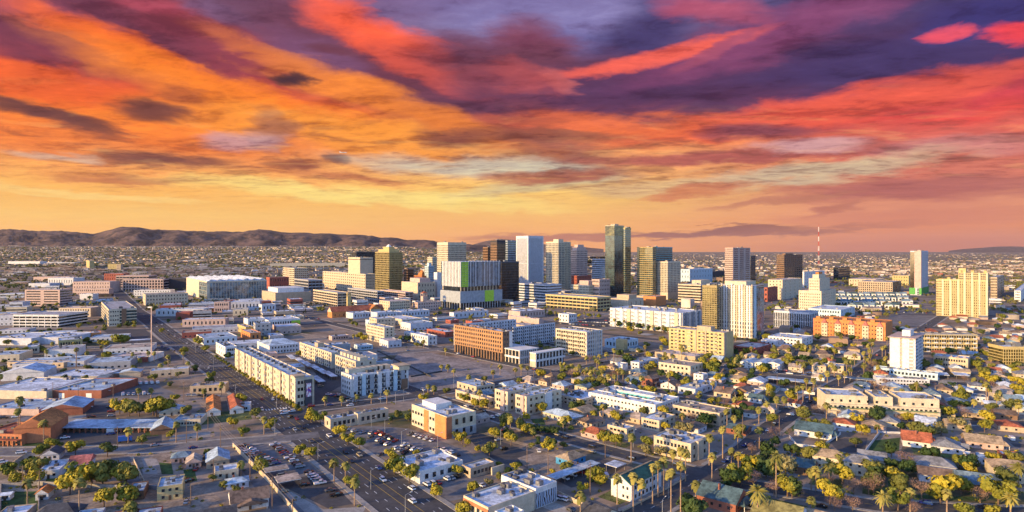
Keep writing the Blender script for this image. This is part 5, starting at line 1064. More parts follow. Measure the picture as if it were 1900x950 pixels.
for lb, x, y, w, l, wa, rf, kd, h, rh, po in HS:
    house(lb, x, y, w, l, wa, rf, kd, h, rh, po, chim='chimney' in lb or 'craftsman' in lb)
canopy('tan hipped shade canopy in the used car lot', 512, 888, 10.5, 7.5, 3.2, 'tan', name='shade_canopy', cat='canopy'); canopy('flat grey office canopy at the foot of the car lot', 534, 908, 10, 9, 3.2, 'tan', name='shade_canopy', cat='canopy')
for i, (x, y, w, l) in enumerate(((1392, 684, 11, 22), (1418, 686, 12, 24), (1440, 686, 11, 20))):
    house('white gabled flats with metal roof, %s of the row of three' % ('first', 'second', 'third')[i], x, y, l, w, 'white', 'metal', 'gable_v', 5, 1.6)
Fb('red brick school with an orange end block', (1361, 1404, 1431, 659, 647), 'redb', 'pink', (12, 4, 2), units=3); Fb('white and dark hall with broad flat roof behind the schoolhouse', (1412, 1440, 1485, 643, 634), 'pale', 'white', (3, 6, 1), units=4)
canopy('long dark carport roof beside the white wall', 1467, 716, 11, 36, 3, 'metal'); canopy('broken row of solar shaded carports beside the cream townhouses', 1600, 712, 9, 18, 3, 'bluer')
# tan complexes left of the side street
Fb('tan flat school building behind yellow trees', (845, 906, 918, 758, 742), 'sand', 'pink', (12, 2, 1), units=4, short='the tan flat school'); Fb('pale roofed rear wing of the tan school', (848, 884, 918, 730, 719), 'sand', 'metal', (4, 5, 1), units=3)
for nm, px in (('cream three storey townhouses with arched doors, nearer the school', (918, 942, 1003, 764, 729)), ('cream three storey townhouses beside the dark hedge', (956, 977, 1042, 772, 738))):
    c = Fb(nm, px, 'cream', 'white', (4, 6, 3), units=9, us=1.0, cat='townhouse', name='townhouse', short='the cream townhouses'); box(c.root, 'wall_bay', wm('pink'), -.7, 5, c.l * .2, c.l * .5, 0, c.h + .9); box(c.root, 'wall_bay', wm('white'), c.w * .5, c.w * .7, -.8, .2, 0, c.h + .5)
# cream complex on the right
c = start('townhouse_block', 'long cream three storey townhouse block with courtyards and green awnings', 'townhouse block', (1533, 1745, 1746, 781, 745), w=22, short='the long cream townhouses')
W_ = wm('cream'); box(c.root, 'lower_wall', W_, 0, c.w, 0, c.l, 0, c.h * .62)
for a, b in ((0, .33), (.40, .55), (.62, 1)):
    box(c.root, 'upper_wall', W_, 1.5, c.w, c.l * a, c.l * b, c.h * .62, c.h); roof(c, rm('white'), W_, .9, 6, 1.5, c.w, c.l * a, c.l * b, us=1.3)
for k in range(8):
    a = c.l * (k + .3) / 8; box(c.root, 'porch', W_, -2.4, .1, a, a + 4, 0, 3.2); box(c.root, 'awning', wm('teal') if False else mat('green_awning', (.16, .20, .10), .8), -1.4, .1, a - 1, a + 6, c.h * .42, c.h * .46)
put(c, 'window', GL['dark'], winlist(c, 'L', 24, 2, 0, c.h * .31, 1.4, 1.5, 1.2) + [(f, a, b, z0, z1, 1.5) for f, a, b, z0, z1, o in winlist(c, 'L', 12, 1, c.h * .62, c.h * .3, 1.4, 1.5, 1.2)])
Fb('blue shaded white townhouse row behind the cream townhouses, nearer', (1627, 1725, 1727, 719, 706), 'pale', 'white', (16, 0, 2), w=9, units=14, us=1.2); Fb('farther white townhouse row below the white tower', (1621, 1740, 1748, 706, 695), 'lblue', 'white', (16, 2, 1), w=9, units=12, us=1.2)
c = start('white_tower', 'white residential tower with two blank panels and balconied edges', 'apartment tower', (1651, 1695, 1711, 695, 629), short='the white residential tower')
box(c.root, 'wall', wm('grey'), .3, c.w, 0, c.l, 0, c.h - .5); box(c.root, 'white_panel', wm('white'), -.3, .5, c.l * .56, c.l, 0, c.h); box(c.root, 'white_panel', wm('white'), -.3, .5, c.l * .17, c.l * .47, 0, c.h)
for r in range(10):
    z = r * c.h / 10; box(c.root, 'balcony', wm('white'), -.8, .4, 0, c.l * .16, z + .2, z + 1.3); box(c.root, 'balcony', wm('sand'), -.6, .4, c.l * .475, c.l * .555, z + .2, z + 1.3); box(c.root, 'balcony', wm('pale'), .5, c.w * .85, -1.2, .1, z + .2, z + 1.3)
for k in (0, .4, .9): box(c.root, 'white_fin', wm('white'), c.w * k, c.w * k + .6, -1.4, .1, 0, c.h)
box(c.root, 'roof_slab', wm('pink'), -2, c.w + 1.5, -2, c.l + 1.5, c.h, c.h + .6); box(c.root, 'penthouse', wm('white'), c.w * .3, c.w * .7, c.l * .25, c.l * .6, c.h + .6, c.h + 5.6)
c = block('cream and white apartments with dark balconies right of the white tower', (1708, 1814, 1816, 655, 622), 'yellow', 'white', 4, 22, 0, True, 'the cream balconied flats', 8, w=16, bm='white'); box(c.root, 'roof_edge', wm('steel'), -.8, c.w, -.5, c.l, c.h - .3, c.h + .25)
c = Fb('tan flats with a row of little arched roofs', (1732, 1796, 1801, 686, 667), 'sand', 'white', (12, 1, 2), w=18, units=0, short='the little arched roof flats')
for k in range(5): addroof(c.root, 'arched_roof', 'hip_u', rm('pink'), 1, 8, c.l * k / 5 + 1, c.l * (k + 1) / 5 - 1, c.h + .1, 1.8, 0)
for i, (x, y) in enumerate(((1716, 702), (1746, 703), (1782, 704))): canopy('white carport roof below the arched roof flats, %s in line' % ('first', 'second', 'third')[i], x, y, 14, 10, 3, 'white')
T('gold glazed office cube at the right edge', (1862, 1908, 1910, 683, 645), 'gold', 'gold', 6, fr=.2, pl=10, pw=.12, w=20, rf='white', short='the gold glazed cube')
# ================================================================ cars, poles, lamps, walls
CARCOL = {'white': (.62, .62, .63), 'silver': (.32, .33, .35), 'black': (.012, .012, .014), 'grey': (.10, .105, .11), 'blue': (.02, .05, .18), 'red': (.28, .015, .015), 'tan': (.34, .28, .18), 'green': (.02, .08, .05)}
CARM = {k: mat('car_paint_' + k, v, .25, .1, var=0, spec=.6) for k, v in CARCOL.items()}
CGL = mat('car_glass', (.015, .018, .022), .05, 0, var=0, spec=.9); TYR = mat('tyre_rubber', (.02, .02, .02), .8, var=0)
def prism(name, prof, hw, m, inset=0.0, mats=None):
    """side profile (x, z) pushed out to both sides; upper points drawn in by inset"""
    n = len(prof); zmax = max(p[1] for p in prof); zmin = min(p[1] for p in prof); vs = []
    for s in (-1, 1):
        for x, z in prof: vs.append((x, s * (hw - inset * (z - zmin) / (zmax - zmin)), z))
    fs = [tuple(range(n)), tuple(range(2 * n - 1, n - 1, -1))] + [(i, i + n, (i + 1) % n + n, (i + 1) % n) for i in range(n)]
    me = bpy.data.meshes.new(name); me.from_pydata(vs, [], fs); me.materials.append(m)
    bm = bmesh.new(); bm.from_mesh(me); bmesh.ops.recalc_face_normals(bm, faces=bm.faces); bmesh.ops.bevel(bm, geom=bm.edges[:], offset=.05, segments=1, affect='EDGES'); bm.to_mesh(me); bm.free(); return me
PROF = {
 'sedan': ([(-2.3, .35), (2.25, .35), (2.35, .7), (1.0, .95), (-1.5, 1.0), (-2.35, .9)], [(1.0, .93), (.35, 1.42), (-1.0, 1.45), (-1.7, .98)], .9, 1.45),
 'suv': ([(-2.3, .4), (2.3, .4), (2.4, .85), (1.2, 1.08), (-2.3, 1.12), (-2.4, .8)], [(1.2, 1.06), (.6, 1.72), (-2.05, 1.74), (-2.28, 1.1)], .95, 1.75),
 'pickup': ([(-2.8, .45), (2.7, .45), (2.8, .95), (1.5, 1.12), (-2.75, 1.12)], [(1.5, 1.1), (.95, 1.78), (-.45, 1.8), (-.6, 1.1)], .98, 1.8),
 'van': ([(-2.7, .4), (2.6, .4), (2.7, 1.0), (2.0, 1.25), (1.7, 1.9), (1.2, 2.3), (-2.7, 2.35)], [(2.02, 1.27), (1.72, 1.88), (.6, 1.9), (.6, 1.27)], 1.0, 2.35)}
CM = {}
def carmesh(kind, col):
    if (kind, col) in CM: return CM[(kind, col)]
    body, gh, hw, top = PROF[kind]
    b = prism('car_body', body, hw, CARM[col], .06)
    g = prism('car_windows', gh, hw - (.06 if kind != 'van' else -.02), CGL, .18 if kind != 'van' else .05)
    xs = [p[0] for p in gh if p[1] > (1.3 if kind == 'sedan' else 1.6)]; r = prism('car_roof', [(min(xs) + .05, top - .04), (max(xs) - .05, top - .06), (max(xs) - .1, top + .03), (min(xs) + .1, top + .04)], hw - .2, CARM[col]) if kind != 'van' else None
    CM[(kind, col)] = (b, g, r); return CM[(kind, col)]
def wheelmesh():
    if 'w' in CM: return CM['w']
    n = 10; vs = [(.34 * math.cos(2 * math.pi * i / n), s, .34 * math.sin(2 * math.pi * i / n)) for s in (-.12, .12) for i in range(n)]
    fs = [(i, (i + 1) % n, (i + 1) % n + n, i + n) for i in range(n)] + [tuple(range(n))[::-1], tuple(range(n, 2 * n))]
    me = bpy.data.meshes.new('wheel'); me.from_pydata(vs, [], fs); me.materials.append(TYR); CM['w'] = me; return me
AUTO = []     # things whose labels are composed once everything stands
def linko(name, data, par, loc=(0, 0, 0)):
    o = bpy.data.objects.new(name, data); COL.objects.link(o); o.parent = par; o.location = loc; return o
CARS = []
def car(p, heading, kind=None, col=None, where=None, group='cars'):
    kind = kind or rnd.choice(['sedan', 'sedan', 'suv', 'suv', 'pickup']); col = col or rnd.choice(['white', 'white', 'white', 'silver', 'grey', 'black', 'black', 'blue', 'red', 'tan', 'silver', 'grey', 'white', 'black', 'silver', 'grey'])
    for q in CARS:
        if (q[0] - p.x) ** 2 + (q[1] - p.y) ** 2 < 5: return None
    CARS.append((p.x, p.y))
    b, g, r = carmesh(kind, col); nm = {'sedan': 'parked_car', 'suv': 'parked_estate_car', 'pickup': 'pickup_truck', 'van': 'van'}[kind] if where and 'avenue lane' not in where else {'pickup': 'pickup_truck', 'van': 'van'}.get(kind, 'car')
    o = bpy.data.objects.new(nm, b); COL.objects.link(o); o.location = (p.x, p.y, .19); o.rotation_euler = (0, 0, math.pi / 2 - heading)
    linko('windows', g, o)
    if r: linko('roof', r, o)
    if p.y < 620:
        for x in (-1.45, 1.45):
            for y in (-.82, .82): linko('wheel', wheelmesh(), o, (x, y, .32))
    kd = {'sedan': 'saloon car', 'suv': 'tall estate car', 'pickup': 'pickup truck', 'van': 'panel van'}[kind]
    AUTO.append((o, f'{col} {kd}', where, {'pickup': 'pickup', 'van': 'van'}.get(kind, 'car'), group)); return o
def carpx(x, y, head, kind=None, col=None, where=None, group='cars'):
    p = G(x, y); au = street_dirs(x, y); hd = {'u': au, '-u': au + math.pi, 'v': au + math.pi / 2, '-v': au - math.pi / 2}[head] if isinstance(head, str) else au + math.radians(head)
    return car(p, hd, kind, col, where, group)
def carrow(x0, y0, x1, y1, n, head, where, cols=None, kinds=None, skip=.0, group='cars'):
    a, b = G(x0, y0), G(x1, y1); k = max(n, 2)
    for i in range(n):
        if rnd.random() < skip: continue
        p = a.lerp(b, i / (k - 1)); px_, py_ = px_of(p)
        au = street_dirs(px_, py_); hd = {'u': au, '-u': au + math.pi, 'v': au + math.pi / 2, '-v': au - math.pi / 2}[head] if isinstance(head, str) else au + math.radians(head)
        hd += rnd.uniform(-.04, .04)
        car(p, hd, rnd.choice(kinds) if kinds else None, cols[i % len(cols)] if cols else None, where, group)
g0 = 'cars on the avenue'
for x, y, hd, kd, cl in ((765, 933, 'u', 'suv', 'white'), (764, 909, 'u', 'suv', 'white'), (711, 893, '-u', 'suv', 'white'), (703, 871, '-u', 'sedan', 'blue'), (652, 858, '-u', 'sedan', 'black'), (667, 847, '-u', 'suv', 'tan'), (641, 841, '-u', 'sedan', 'black'),
  (577, 821, 'u', 'sedan', 'grey'), (611, 811, '-u', 'pickup', 'white'), (547, 799, '-u', 'sedan', 'silver'), (563, 794, '-u', 'sedan', 'black'), (551, 779, '-u', 'sedan', 'red'), (526, 764, '-v', 'suv', 'white'), (527, 769, '-v', 'suv', 'white'), (541, 765, '-v', 'suv', 'white'),
  (486, 762, '-u', 'suv', 'silver'), (486, 742, '-u', 'sedan', 'red'), (506, 743, 'u', 'suv', 'white'), (387, 684, 'u', 'sedan', 'white'), (386, 677, 'u', 'sedan', 'tan'), (418, 682, '-u', 'sedan', 'grey'), (366, 645, '-u', 'sedan', 'black'), (347, 638, '-u', 'sedan', 'white')):
    carpx(x, y, hd, kd, cl, 'on the avenue', g0)
for i in range(20):
    y = 560 + i * 3.6; xr = 340 - (624.6 - y) / .6375; carpx(xr - 6 - (i * 7 % 4) * 5, y, 'u' if i % 2 else '-u', None, None, 'on the far avenue', g0)
w1 = 'in the used car lot'
carrow(443, 833, 500, 864, 11, 'v', w1, group='cars in the used car lot'); carrow(453, 830, 512, 862, 10, 'v', w1, skip=.1, group='cars in the used car lot')
carrow(510, 827, 557, 868, 14, 'v', w1, ['white', 'black', 'black', 'silver', 'black', 'red', 'blue', 'grey', 'white', 'black'], group='cars in the used car lot')
carrow(573, 878, 594, 899, 6, 'v', w1, ['black', 'silver', 'white', 'white', 'silver', 'white'], group='cars in the used car lot'); carrow(613, 912, 624, 921, 2, 'v', w1, ['grey', 'black'], group='cars in the used car lot'); carpx(565, 902, 'v', 'sedan', 'black', w1, 'cars in the used car lot'); carpx(526, 914, 'v', 'sedan', 'tan', 'behind the car lot office'); carpx(524, 885, 'v', 'suv', 'silver', 'under the shade canopy')
w2 = 'in the office parking lot'; g2 = 'cars in the office parking lot'
carrow(688, 812, 752, 842, 9, 60, w2, group=g2, skip=.1); carrow(702, 805, 768, 836, 9, 60, w2, group=g2, skip=.08); carrow(762, 807, 812, 822, 6, 60, w2, ['grey', 'white', 'white', 'silver', 'white'], group=g2, skip=.1)
carrow(812, 834, 848, 846, 4, 'u', w2, ['grey', 'white', 'white', 'black'], group=g2); carpx(706, 845, 60, 'sedan', 'grey', w2, g2); carpx(778, 837, 60, 'sedan', 'white', w2, g2); carpx(764, 836, 60, 'sedan', 'tan', w2, g2); carpx(750, 840, 60, 'suv', 'white', w2, g2); carrow(625, 798, 690, 806, 5, 60, w2, group=g2, skip=.2)
w3 = 'beside the white stucco shop'; g3 = 'cars beside the white stucco shop'
for x, y, cl in ((792, 901, 'white'), (802, 899, 'white'), (813, 898, 'red'), (829, 891, 'white'), (838, 889, 'silver'), (847, 886, 'black')): carpx(x, y, 'u', 'suv' if cl == 'white' else 'sedan', cl, w3, g3)
carpx(893, 903, 'u', 'sedan', 'white', 'under the yellow bush'); carpx(1000, 839, 40, 'suv', 'white', 'in the dark yard'); carpx(935, 835, 'v', 'suv', 'black', 'beneath the yellow trees'); carpx(925, 818, 'v', 'sedan', 'silver', 'beneath the yellow trees'); carpx(938, 800, 'v', 'sedan', 'red', 'on the side street')
w4 = 'on the side street'; g4 = 'cars parked on the side street'
for x in (826, 846, 868, 885, 899, 912, 925): carpx(x, Y0 + 488 * math.sin((x - 95) / FC) - (3.0 if x % 2 else -4), 'u', None, None, w4, g4)
for x, y, cl in ((1032, 808, 'tan'), (1049, 813, 'black'), (1099, 840, 'tan'), (865, 755, 'white')): carpx(x, y, 'u', 'sedan', cl, w4, g4)
carpx(1124, 887, 40, 'van', 'white', 'beside the white canopy'); carpx(1119, 893, 40, 'sedan', 'blue', 'beside the delivery van'); carrow(1048, 890, 1090, 873, 4, 'u', 'under the long thin carport', skip=.1); carrow(1028, 925, 1046, 929, 3, 'u', 'below the mural', ['white', 'silver', 'white']); carpx(1060, 948, 'u', 'sedan', 'grey', 'below the mural')
w5 = 'between the houses'; g5 = 'cars parked between the houses'
for i, x in enumerate(range(1384, 1530, 9)): carpx(x, Y0 + 250 * math.sin((x - 95) / FC) - (2.2 if i % 3 else -2.2), 'u', None, None, w5, g5)
for i, x in enumerate(range(1060, 1380, 24)): carpx(x, Y0 + 250 * math.sin((x - 95) / FC) - 2, 'u', None, None, w5, g5)
for x, y, cl, hd in ((1352, 854, 'silver', 'v'), (1345, 858, 'blue', 'v'), (1425, 800, 'white', 'v'), (1437, 789, 'black', 'v'), (1467, 771, 'white', 'u'), (1487, 762, 'black', 'v'), (1493, 757, 'white', 'v'), (1382, 828, 'blue', 'v'), (1676, 795, 'silver', 'u'), (1682, 795, 'white', 'u'), (1718, 937, 'blue', 'u'), (1827, 944, 'black', 'u'), (1877, 817, 'white', 'v'), (1506, 846, 'blue', 'v'), (1895, 853, 'blue', 'v'), (1306, 902, 'black', 'u'), (1437, 906, 'blue', 'u'), (1524, 942, 'black', 'u')):
    carpx(x, y, hd, 'van' if (x, y) == (1877, 817) else None, cl, 'near the villas', 'cars near the villas')
w6 = 'in the van yard'; carrow(218, 715, 292, 712, 8, -15, w6, ['white'], ['van', 'van', 'pickup', 'van'], group='white vans in the yard'); carrow(228, 734, 276, 732, 6, -15, w6, ['white', 'white', 'white', 'silver', 'white'], ['suv', 'van'], group='white vans in the yard')
for x, y, kd, cl, hd, wh in ((121, 814, 'sedan', 'white', 80, 'on the forecourt'), (208, 803, 'van', 'white', 80, 'on the forecourt'), (205, 807, 'sedan', 'blue', 80, 'beside the white van'), (288, 828, 'sedan', 'silver', 80, 'at the cross street kerb'), (85, 833, 'sedan', 'red', 80, 'on the cross street'), (40, 842, 'suv', 'white', 80, 'at the left kerb'), (4, 860, 'suv', 'white', 70, 'in the left yard'), (358, 833, 'sedan', 'blue', 80, 'at the cross street kerb'),
   (350, 895, 'suv', 'black', 60, 'on the dirt drive'), (346, 934, 'sedan', 'silver', 10, 'on the dirt drive'), (363, 873, 'sedan', 'red', 10, 'beside the peach cottage'), (213, 877, 'suv', 'white', 70, 'under the yellow trees'), (375, 853, 'suv', 'black', 20, 'beside the grey gabled house'), (165, 757, 'sedan', 'white', 80, 'beside the gabled hall'), (170, 775, 'sedan', 'black', 80, 'beside the gabled hall'), (205, 757, 'suv', 'black', 80, 'beside the gabled hall'), (207, 765, 'sedan', 'red', 80, 'beside the gabled hall'), (207, 773, 'suv', 'silver', 80, 'beside the gabled hall'),
   (30, 775, 'sedan', 'white', 80, 'behind the tiled arcade'), (8, 777, 'suv', 'black', 80, 'behind the tiled arcade'), (174, 663, 'suv', 'white', 70, 'beside the kiosk'), (177, 659, 'suv', 'silver', 70, 'beside the kiosk')):
    carpx(x, y, hd, kd, cl, wh)
carrow(290, 640, 330, 655, 8, 'u', 'beside the drive-in diner', skip=.2); carrow(262, 668, 230, 668, 5, 'v', 'beside the drive-in diner', skip=.1); carrow(352, 735, 400, 737, 6, 'v', 'behind the tan flat shop', skip=.1)
carrow(558, 700, 650, 745, 10, 'v', 'in the shaded car court', skip=.3); carrow(610, 733, 660, 746, 7, 'v', 'in the shaded car court', skip=.2)
carrow(1045, 596, 1125, 600, 16, 'u', 'in the far car park', skip=.1, group='cars in the far car park'); carrow(1040, 601, 1120, 606, 14, 'u', 'in the far car park', skip=.15, group='cars in the far car park')
carrow(1370, 662, 1420, 672, 9, 'v', 'behind the brick school', skip=.1); carrow(1650, 580, 1740, 582, 14, 'v', 'in the car park beyond the lofts', skip=.2); carrow(1560, 820, 1600, 826, 4, 'u', 'in the shaded court', skip=.4); carrow(690, 595, 790, 612, 14, 'u', 'near the workshops', skip=.3); carrow(360, 617, 420, 616, 9, 'v', 'behind the showroom', skip=.1)
# traffic and kerbside cars on the other streets
crn = random.Random(31)
for idx in range(2, 24):
    pts, hw = jobs[idx][0], jobs[idx][1]; P = resample(pts, 11 if idx < 9 else 17)
    for a, b in zip(P, P[1:]):
        if a.y < 300 or a.y > 1500 or crn.random() > (.30 if idx < 9 else .16) or len(CARS) > 560: continue
        xx, yy = px_of(Vector((a.x, a.y, 0)))
        if not 0 < xx < 1900: continue
        t = (b - a).normalized(); n = Vector((t.y, -t.x, 0)); s = crn.choice((-1, 1)); off = hw - 1.3 if crn.random() < .6 else hw * .35
        car(a + n * s * off, math.atan2(t.x, t.y) + (math.pi if s > 0 else 0), crn.choice(['sedan', 'suv', 'sedan', 'pickup']), None, 'on the avenue lane' if False else None, 'cars on the side streets and downtown streets')
# blue box truck
C = G(232, 820); r = empty('box_truck', C, math.radians(25)); tag(r, 'royal blue box truck parked on the asphalt forecourt', 'truck')
TB = mat('truck_blue', (.03, .12, .42), .4, var=0); box(r, 'cargo_box', TB, -3.4, 1.6, -1.25, 1.25, .9, 3.4); box(r, 'cab', TB, 1.7, 3.4, -1.15, 1.15, .6, 2.6); box(r, 'windscreen', CGL, 3.0, 3.43, -1.0, 1.0, 1.6, 2.4)
for x in (-2.2, 2.5):
    for y in (-1.05, 1.05): linko('wheel', wheelmesh(), r, (x, y, .45)).scale = (1.3, 1.3, 1.3)
# ---- utility poles and wires
WOOD = mat('pole_wood', (.20, .13, .085), .9, var=.15, vs=2); WIRE = mat('wire', (.25, .2, .17), .6, var=0); GREYP = mat('galvanised', (.34, .34, .34), .5, .3, var=0)
def tube(a, b, r0, r1=None, n=6):
    r1 = r0 if r1 is None else r1; t = (b - a).normalized(); q = Vector((0, 0, 1)) if abs(t.z) < .9 else Vector((1, 0, 0)); e = t.cross(q).normalized(); f = t.cross(e)
    vs = [a + (e * math.cos(2 * math.pi * i / n) + f * math.sin(2 * math.pi * i / n)) * r0 for i in range(n)] + [b + (e * math.cos(2 * math.pi * i / n) + f * math.sin(2 * math.pi * i / n)) * r1 for i in range(n)]
    return vs, [(i, (i + 1) % n, (i + 1) % n + n, i + n) for i in range(n)] + [tuple(range(n))[::-1], tuple(range(n, 2 * n))]
def merge(parts):
    vs, fs = [], []
    for v, f in parts: b = len(vs); vs += list(v); fs += [tuple(i + b for i in q) for q in f]
    return vs, fs
PL = {}
def upole(x, y, h=13, label=None, group='utility poles'):
    C = G(x, y); au = street_dirs(x, y); r = empty('utility_pole', C, -au)
    if 'p' not in PL:
        me = bpy.data.meshes.new('pole'); v, f = tube(Vector((0, 0, 0)), Vector((0, 0, 13)), .2, .13); me.from_pydata(v, [], f); me.materials.append(WOOD)
        m2 = bpy.data.meshes.new('crossarm'); v, f = boxes([(-1.4, 1.4, -.08, .08, 11.9, 12.1), (-1.1, 1.1, -.08, .08, 10.9, 11.05)]); m2.from_pydata(v, [], f); m2.materials.append(WOOD); PL['p'] = (me, m2)
    a = linko('pole', PL['p'][0], r); b = linko('crossarm', PL['p'][1], r); r.scale = (1, 1, h / 13)
    AUTO.append((r, 'wooden utility pole with crossarm', None, 'utility pole', group)); return C
def wires(label, pts, h=12.0):
    P = [G(x, y) for x, y in pts]; parts = []
    for s in (-1.2, 0, 1.2):
        for a, b in zip(P, P[1:]):
            d = (b - a).normalized(); n = Vector((d.y, -d.x, 0)) * s; prev = None
            for i in range(9):
                t = i / 8; q = a.lerp(b, t) + n + Vector((0, 0, h - 4 * .35 * t * (1 - t) * ((b - a).length / 40)))
                if prev: parts.append(tube(prev, q, .045, n=3))
                prev = q
    v, f = merge(parts); o = mesh_obj('power_line', v, f, WIRE); tag(o, label, 'power line')
L1 = [(293, 672), (317, 702), (341, 741), (386, 797), (409, 832), (464, 890), (505, 944), (543, 990)]
for x, y in L1: upole(x, y)
wires('sagging power lines along the alley behind the car lot', L1)
for x, y, h in ((346, 822, 13), (396, 893, 10), (354, 940, 9), (98, 740, 12), (145, 745, 12), (141, 684, 15), (210, 748, 13), (0, 640, 9), (978, 870, 12), (1017, 886, 13), (1095, 918, 14), (1123, 850, 9), (1022, 716, 14), (990, 712, 12), (1378, 816, 14), (1446, 810, 12), (42, 900, 9), (73, 915, 10), (1187, 690, 13), (1158, 700, 12), (218, 830, 11), (1136, 712, 13), (1442, 725, 12), (1476, 727, 10)):
    upole(x, y, h)
wires('power lines running past the mural shop', [(1095, 918), (1017, 886), (978, 870), (900, 845)], 11.5)
wires('power lines crossing the middle housing blocks', [(1022, 712), (1136, 712), (1187, 690), (1300, 700)], 12)
for k, (x, y) in enumerate([(341, 741)]): pass
def lamp(x, y, side='v', h=9):
    C = G(x, y); au = street_dirs(x, y) + (0 if side == 'v' else math.pi); r = empty('street_lamp', C, -au)
    if 'l' not in PL:
        v, f = merge([tube(Vector((0, 0, 0)), Vector((0, 0, 8.4)), .12, .08), tube(Vector((0, 0, 8.4)), Vector((2.4, 0, 9.1)), .07, .05)]); me = bpy.data.meshes.new('post'); me.from_pydata(v, [], f); me.materials.append(GREYP)
        v, f = boxes([(2.2, 3.1, -.16, .16, 9.0, 9.16)]); m2 = bpy.data.meshes.new('lamp_head'); m2.from_pydata(v, [], f); m2.materials.append(TRIM); PL['l'] = (me, m2)
    linko('post', PL['l'][0], r); linko('lamp_head', PL['l'][1], r); AUTO.append((r, 'grey street lamp with curved arm', None, 'street lamp', 'street lamps'))
for x, y in ((590, 855), (752, 958), (510, 806), (513, 757), (437, 735), (396, 698), (396, 682), (363, 655)): lamp(x, y, '-v' if x < 400 else 'v')
for x, y in ((689, 803), (745, 830), (812, 836), (714, 806), (1229, 968), (929, 825), (963, 800), (1346, 905), (706, 748), (734, 750), (749, 745), (786, 742), (1240, 925), (842, 720), (1175, 830), (1095, 712), (1067, 745), (990, 700), (650, 806), (688, 908)): lamp(x, y, 'v')
# ---- walls
wallline('long pale block wall between the alley and the car lot', [(432, 829), (465, 862), (500, 897), (548, 955), (575, 985)], 2.2)
wallline('grey block wall across the backyards at the left', [(0, 905), (70, 900), (118, 903), (240, 908)], 1.8, CONC); wallline('backyard wall running towards the viewer beside the lawn', [(72, 902), (72, 975)], 1.8, CONC); wallline('garden wall by the white shed', [(2, 905), (-2, 975)], 1.8, CONC)
wallline('pale kerb wall beside the narrow driveway', [(246, 850), (268, 896)], 1.0); wallline('dark wall beside the yellow house', [(255, 906), (297, 910)], 2.0, wm('steel'))
wallline('white perimeter wall of the vacant plot on the right', [(1605, 800), (1634, 802), (1604, 842)], 1.6, wm('white')); wallline('pale wall along the villa street', [(1555, 800), (1690, 806)], 1.2, wm('pale')); wallline('white wall right of the carport', [(1430, 722), (1512, 733)], 2.0, wm('white'))
wallline('stepped pale wall beside the mural lot', [(1033, 918), (1100, 950), (1150, 975)], 2.0); wallline('low kerb wall in front of the palm row', [(1155, 950), (1230, 912), (1272, 888)], .8); wallline('hedge side wall by the townhouses', [(980, 790), (1030, 800)], 1.2, wm('pale'))
wallline('long wall beside the vacant land', [(700, 652), (742, 672), (800, 700)], 1.2, mat('fence_dark', (.06, .06, .06), .8), 'chain_fence', 'fence'); wallline('fence across the vacant land', [(762, 700), (820, 690)], 1.2, mat('fence_dark', (.06, .06, .06)), 'chain_fence', 'fence')
wallline('white wall round the white trimmed bungalow', [(1465, 812), (1478, 828), (1522, 832), (1560, 806)], 1.4, wm('white')); wallline('low terrace wall below the cream townhouses', [(1535, 788), (1640, 791), (1745, 795)], .9)
# concrete slabs of the cleared plot
for lb, pl in (('bare concrete foundation slab, larger', [(262, 851), (290, 851), (297, 865), (268, 867)]), ('bare concrete foundation slab, smaller', [(262, 869), (290, 868), (292, 879), (266, 880)])): zz += .004; sheet('concrete_path', [G(x, y) for x, y in pl], zz + .02, CONC, lb)
# ================================================================ vegetation
def leafmat(name, a, b, vs=.35):
    m = bpy.data.materials.new(name); m.use_nodes = True; t = m.node_tree; p = t.nodes['Principled BSDF']; p.inputs['Roughness'].default_value = .75; p.inputs['Specular IOR Level'].default_value = .15
    g = t.nodes.new('ShaderNodeNewGeometry'); n = noise_tex(t, g.outputs['Position'], vs, 3, .6); oi = t.nodes.new('ShaderNodeObjectInfo')
    f = V(t, n.outputs['Fac']) * .4 + V(t, oi.outputs['Random']) * .6
    t.links.new(ramp(t, f, [(.25, a + (1,)), (.75, b + (1,))]), p.inputs['Base Color']); return m
LM = {'yellow': leafmat('leaf_yellow_green', (.13, .14, .022), (.36, .28, .028)), 'olive': leafmat('leaf_olive', (.085, .095, .024), (.18, .165, .035)), 'dark': leafmat('leaf_dark', (.03, .055, .016), (.065, .09, .025)),
      'pink': leafmat('twig_pink', (.20, .12, .095), (.30, .19, .14)), 'pale': leafmat('leaf_pale', (.17, .15, .06), (.26, .22, .09)), 'palm': leafmat('palm_frond', (.15, .14, .035), (.30, .25, .06)), 'skirt': leafmat('dead_frond', (.20, .14, .06), (.32, .22, .09))}
BARK = mat('bark', (.15, .10, .07), .95, var=.2, vs=1.5); PBARK = mat('palm_bark', (.30, .20, .13), .95, var=.15, vs=1.0)
TRM = {}
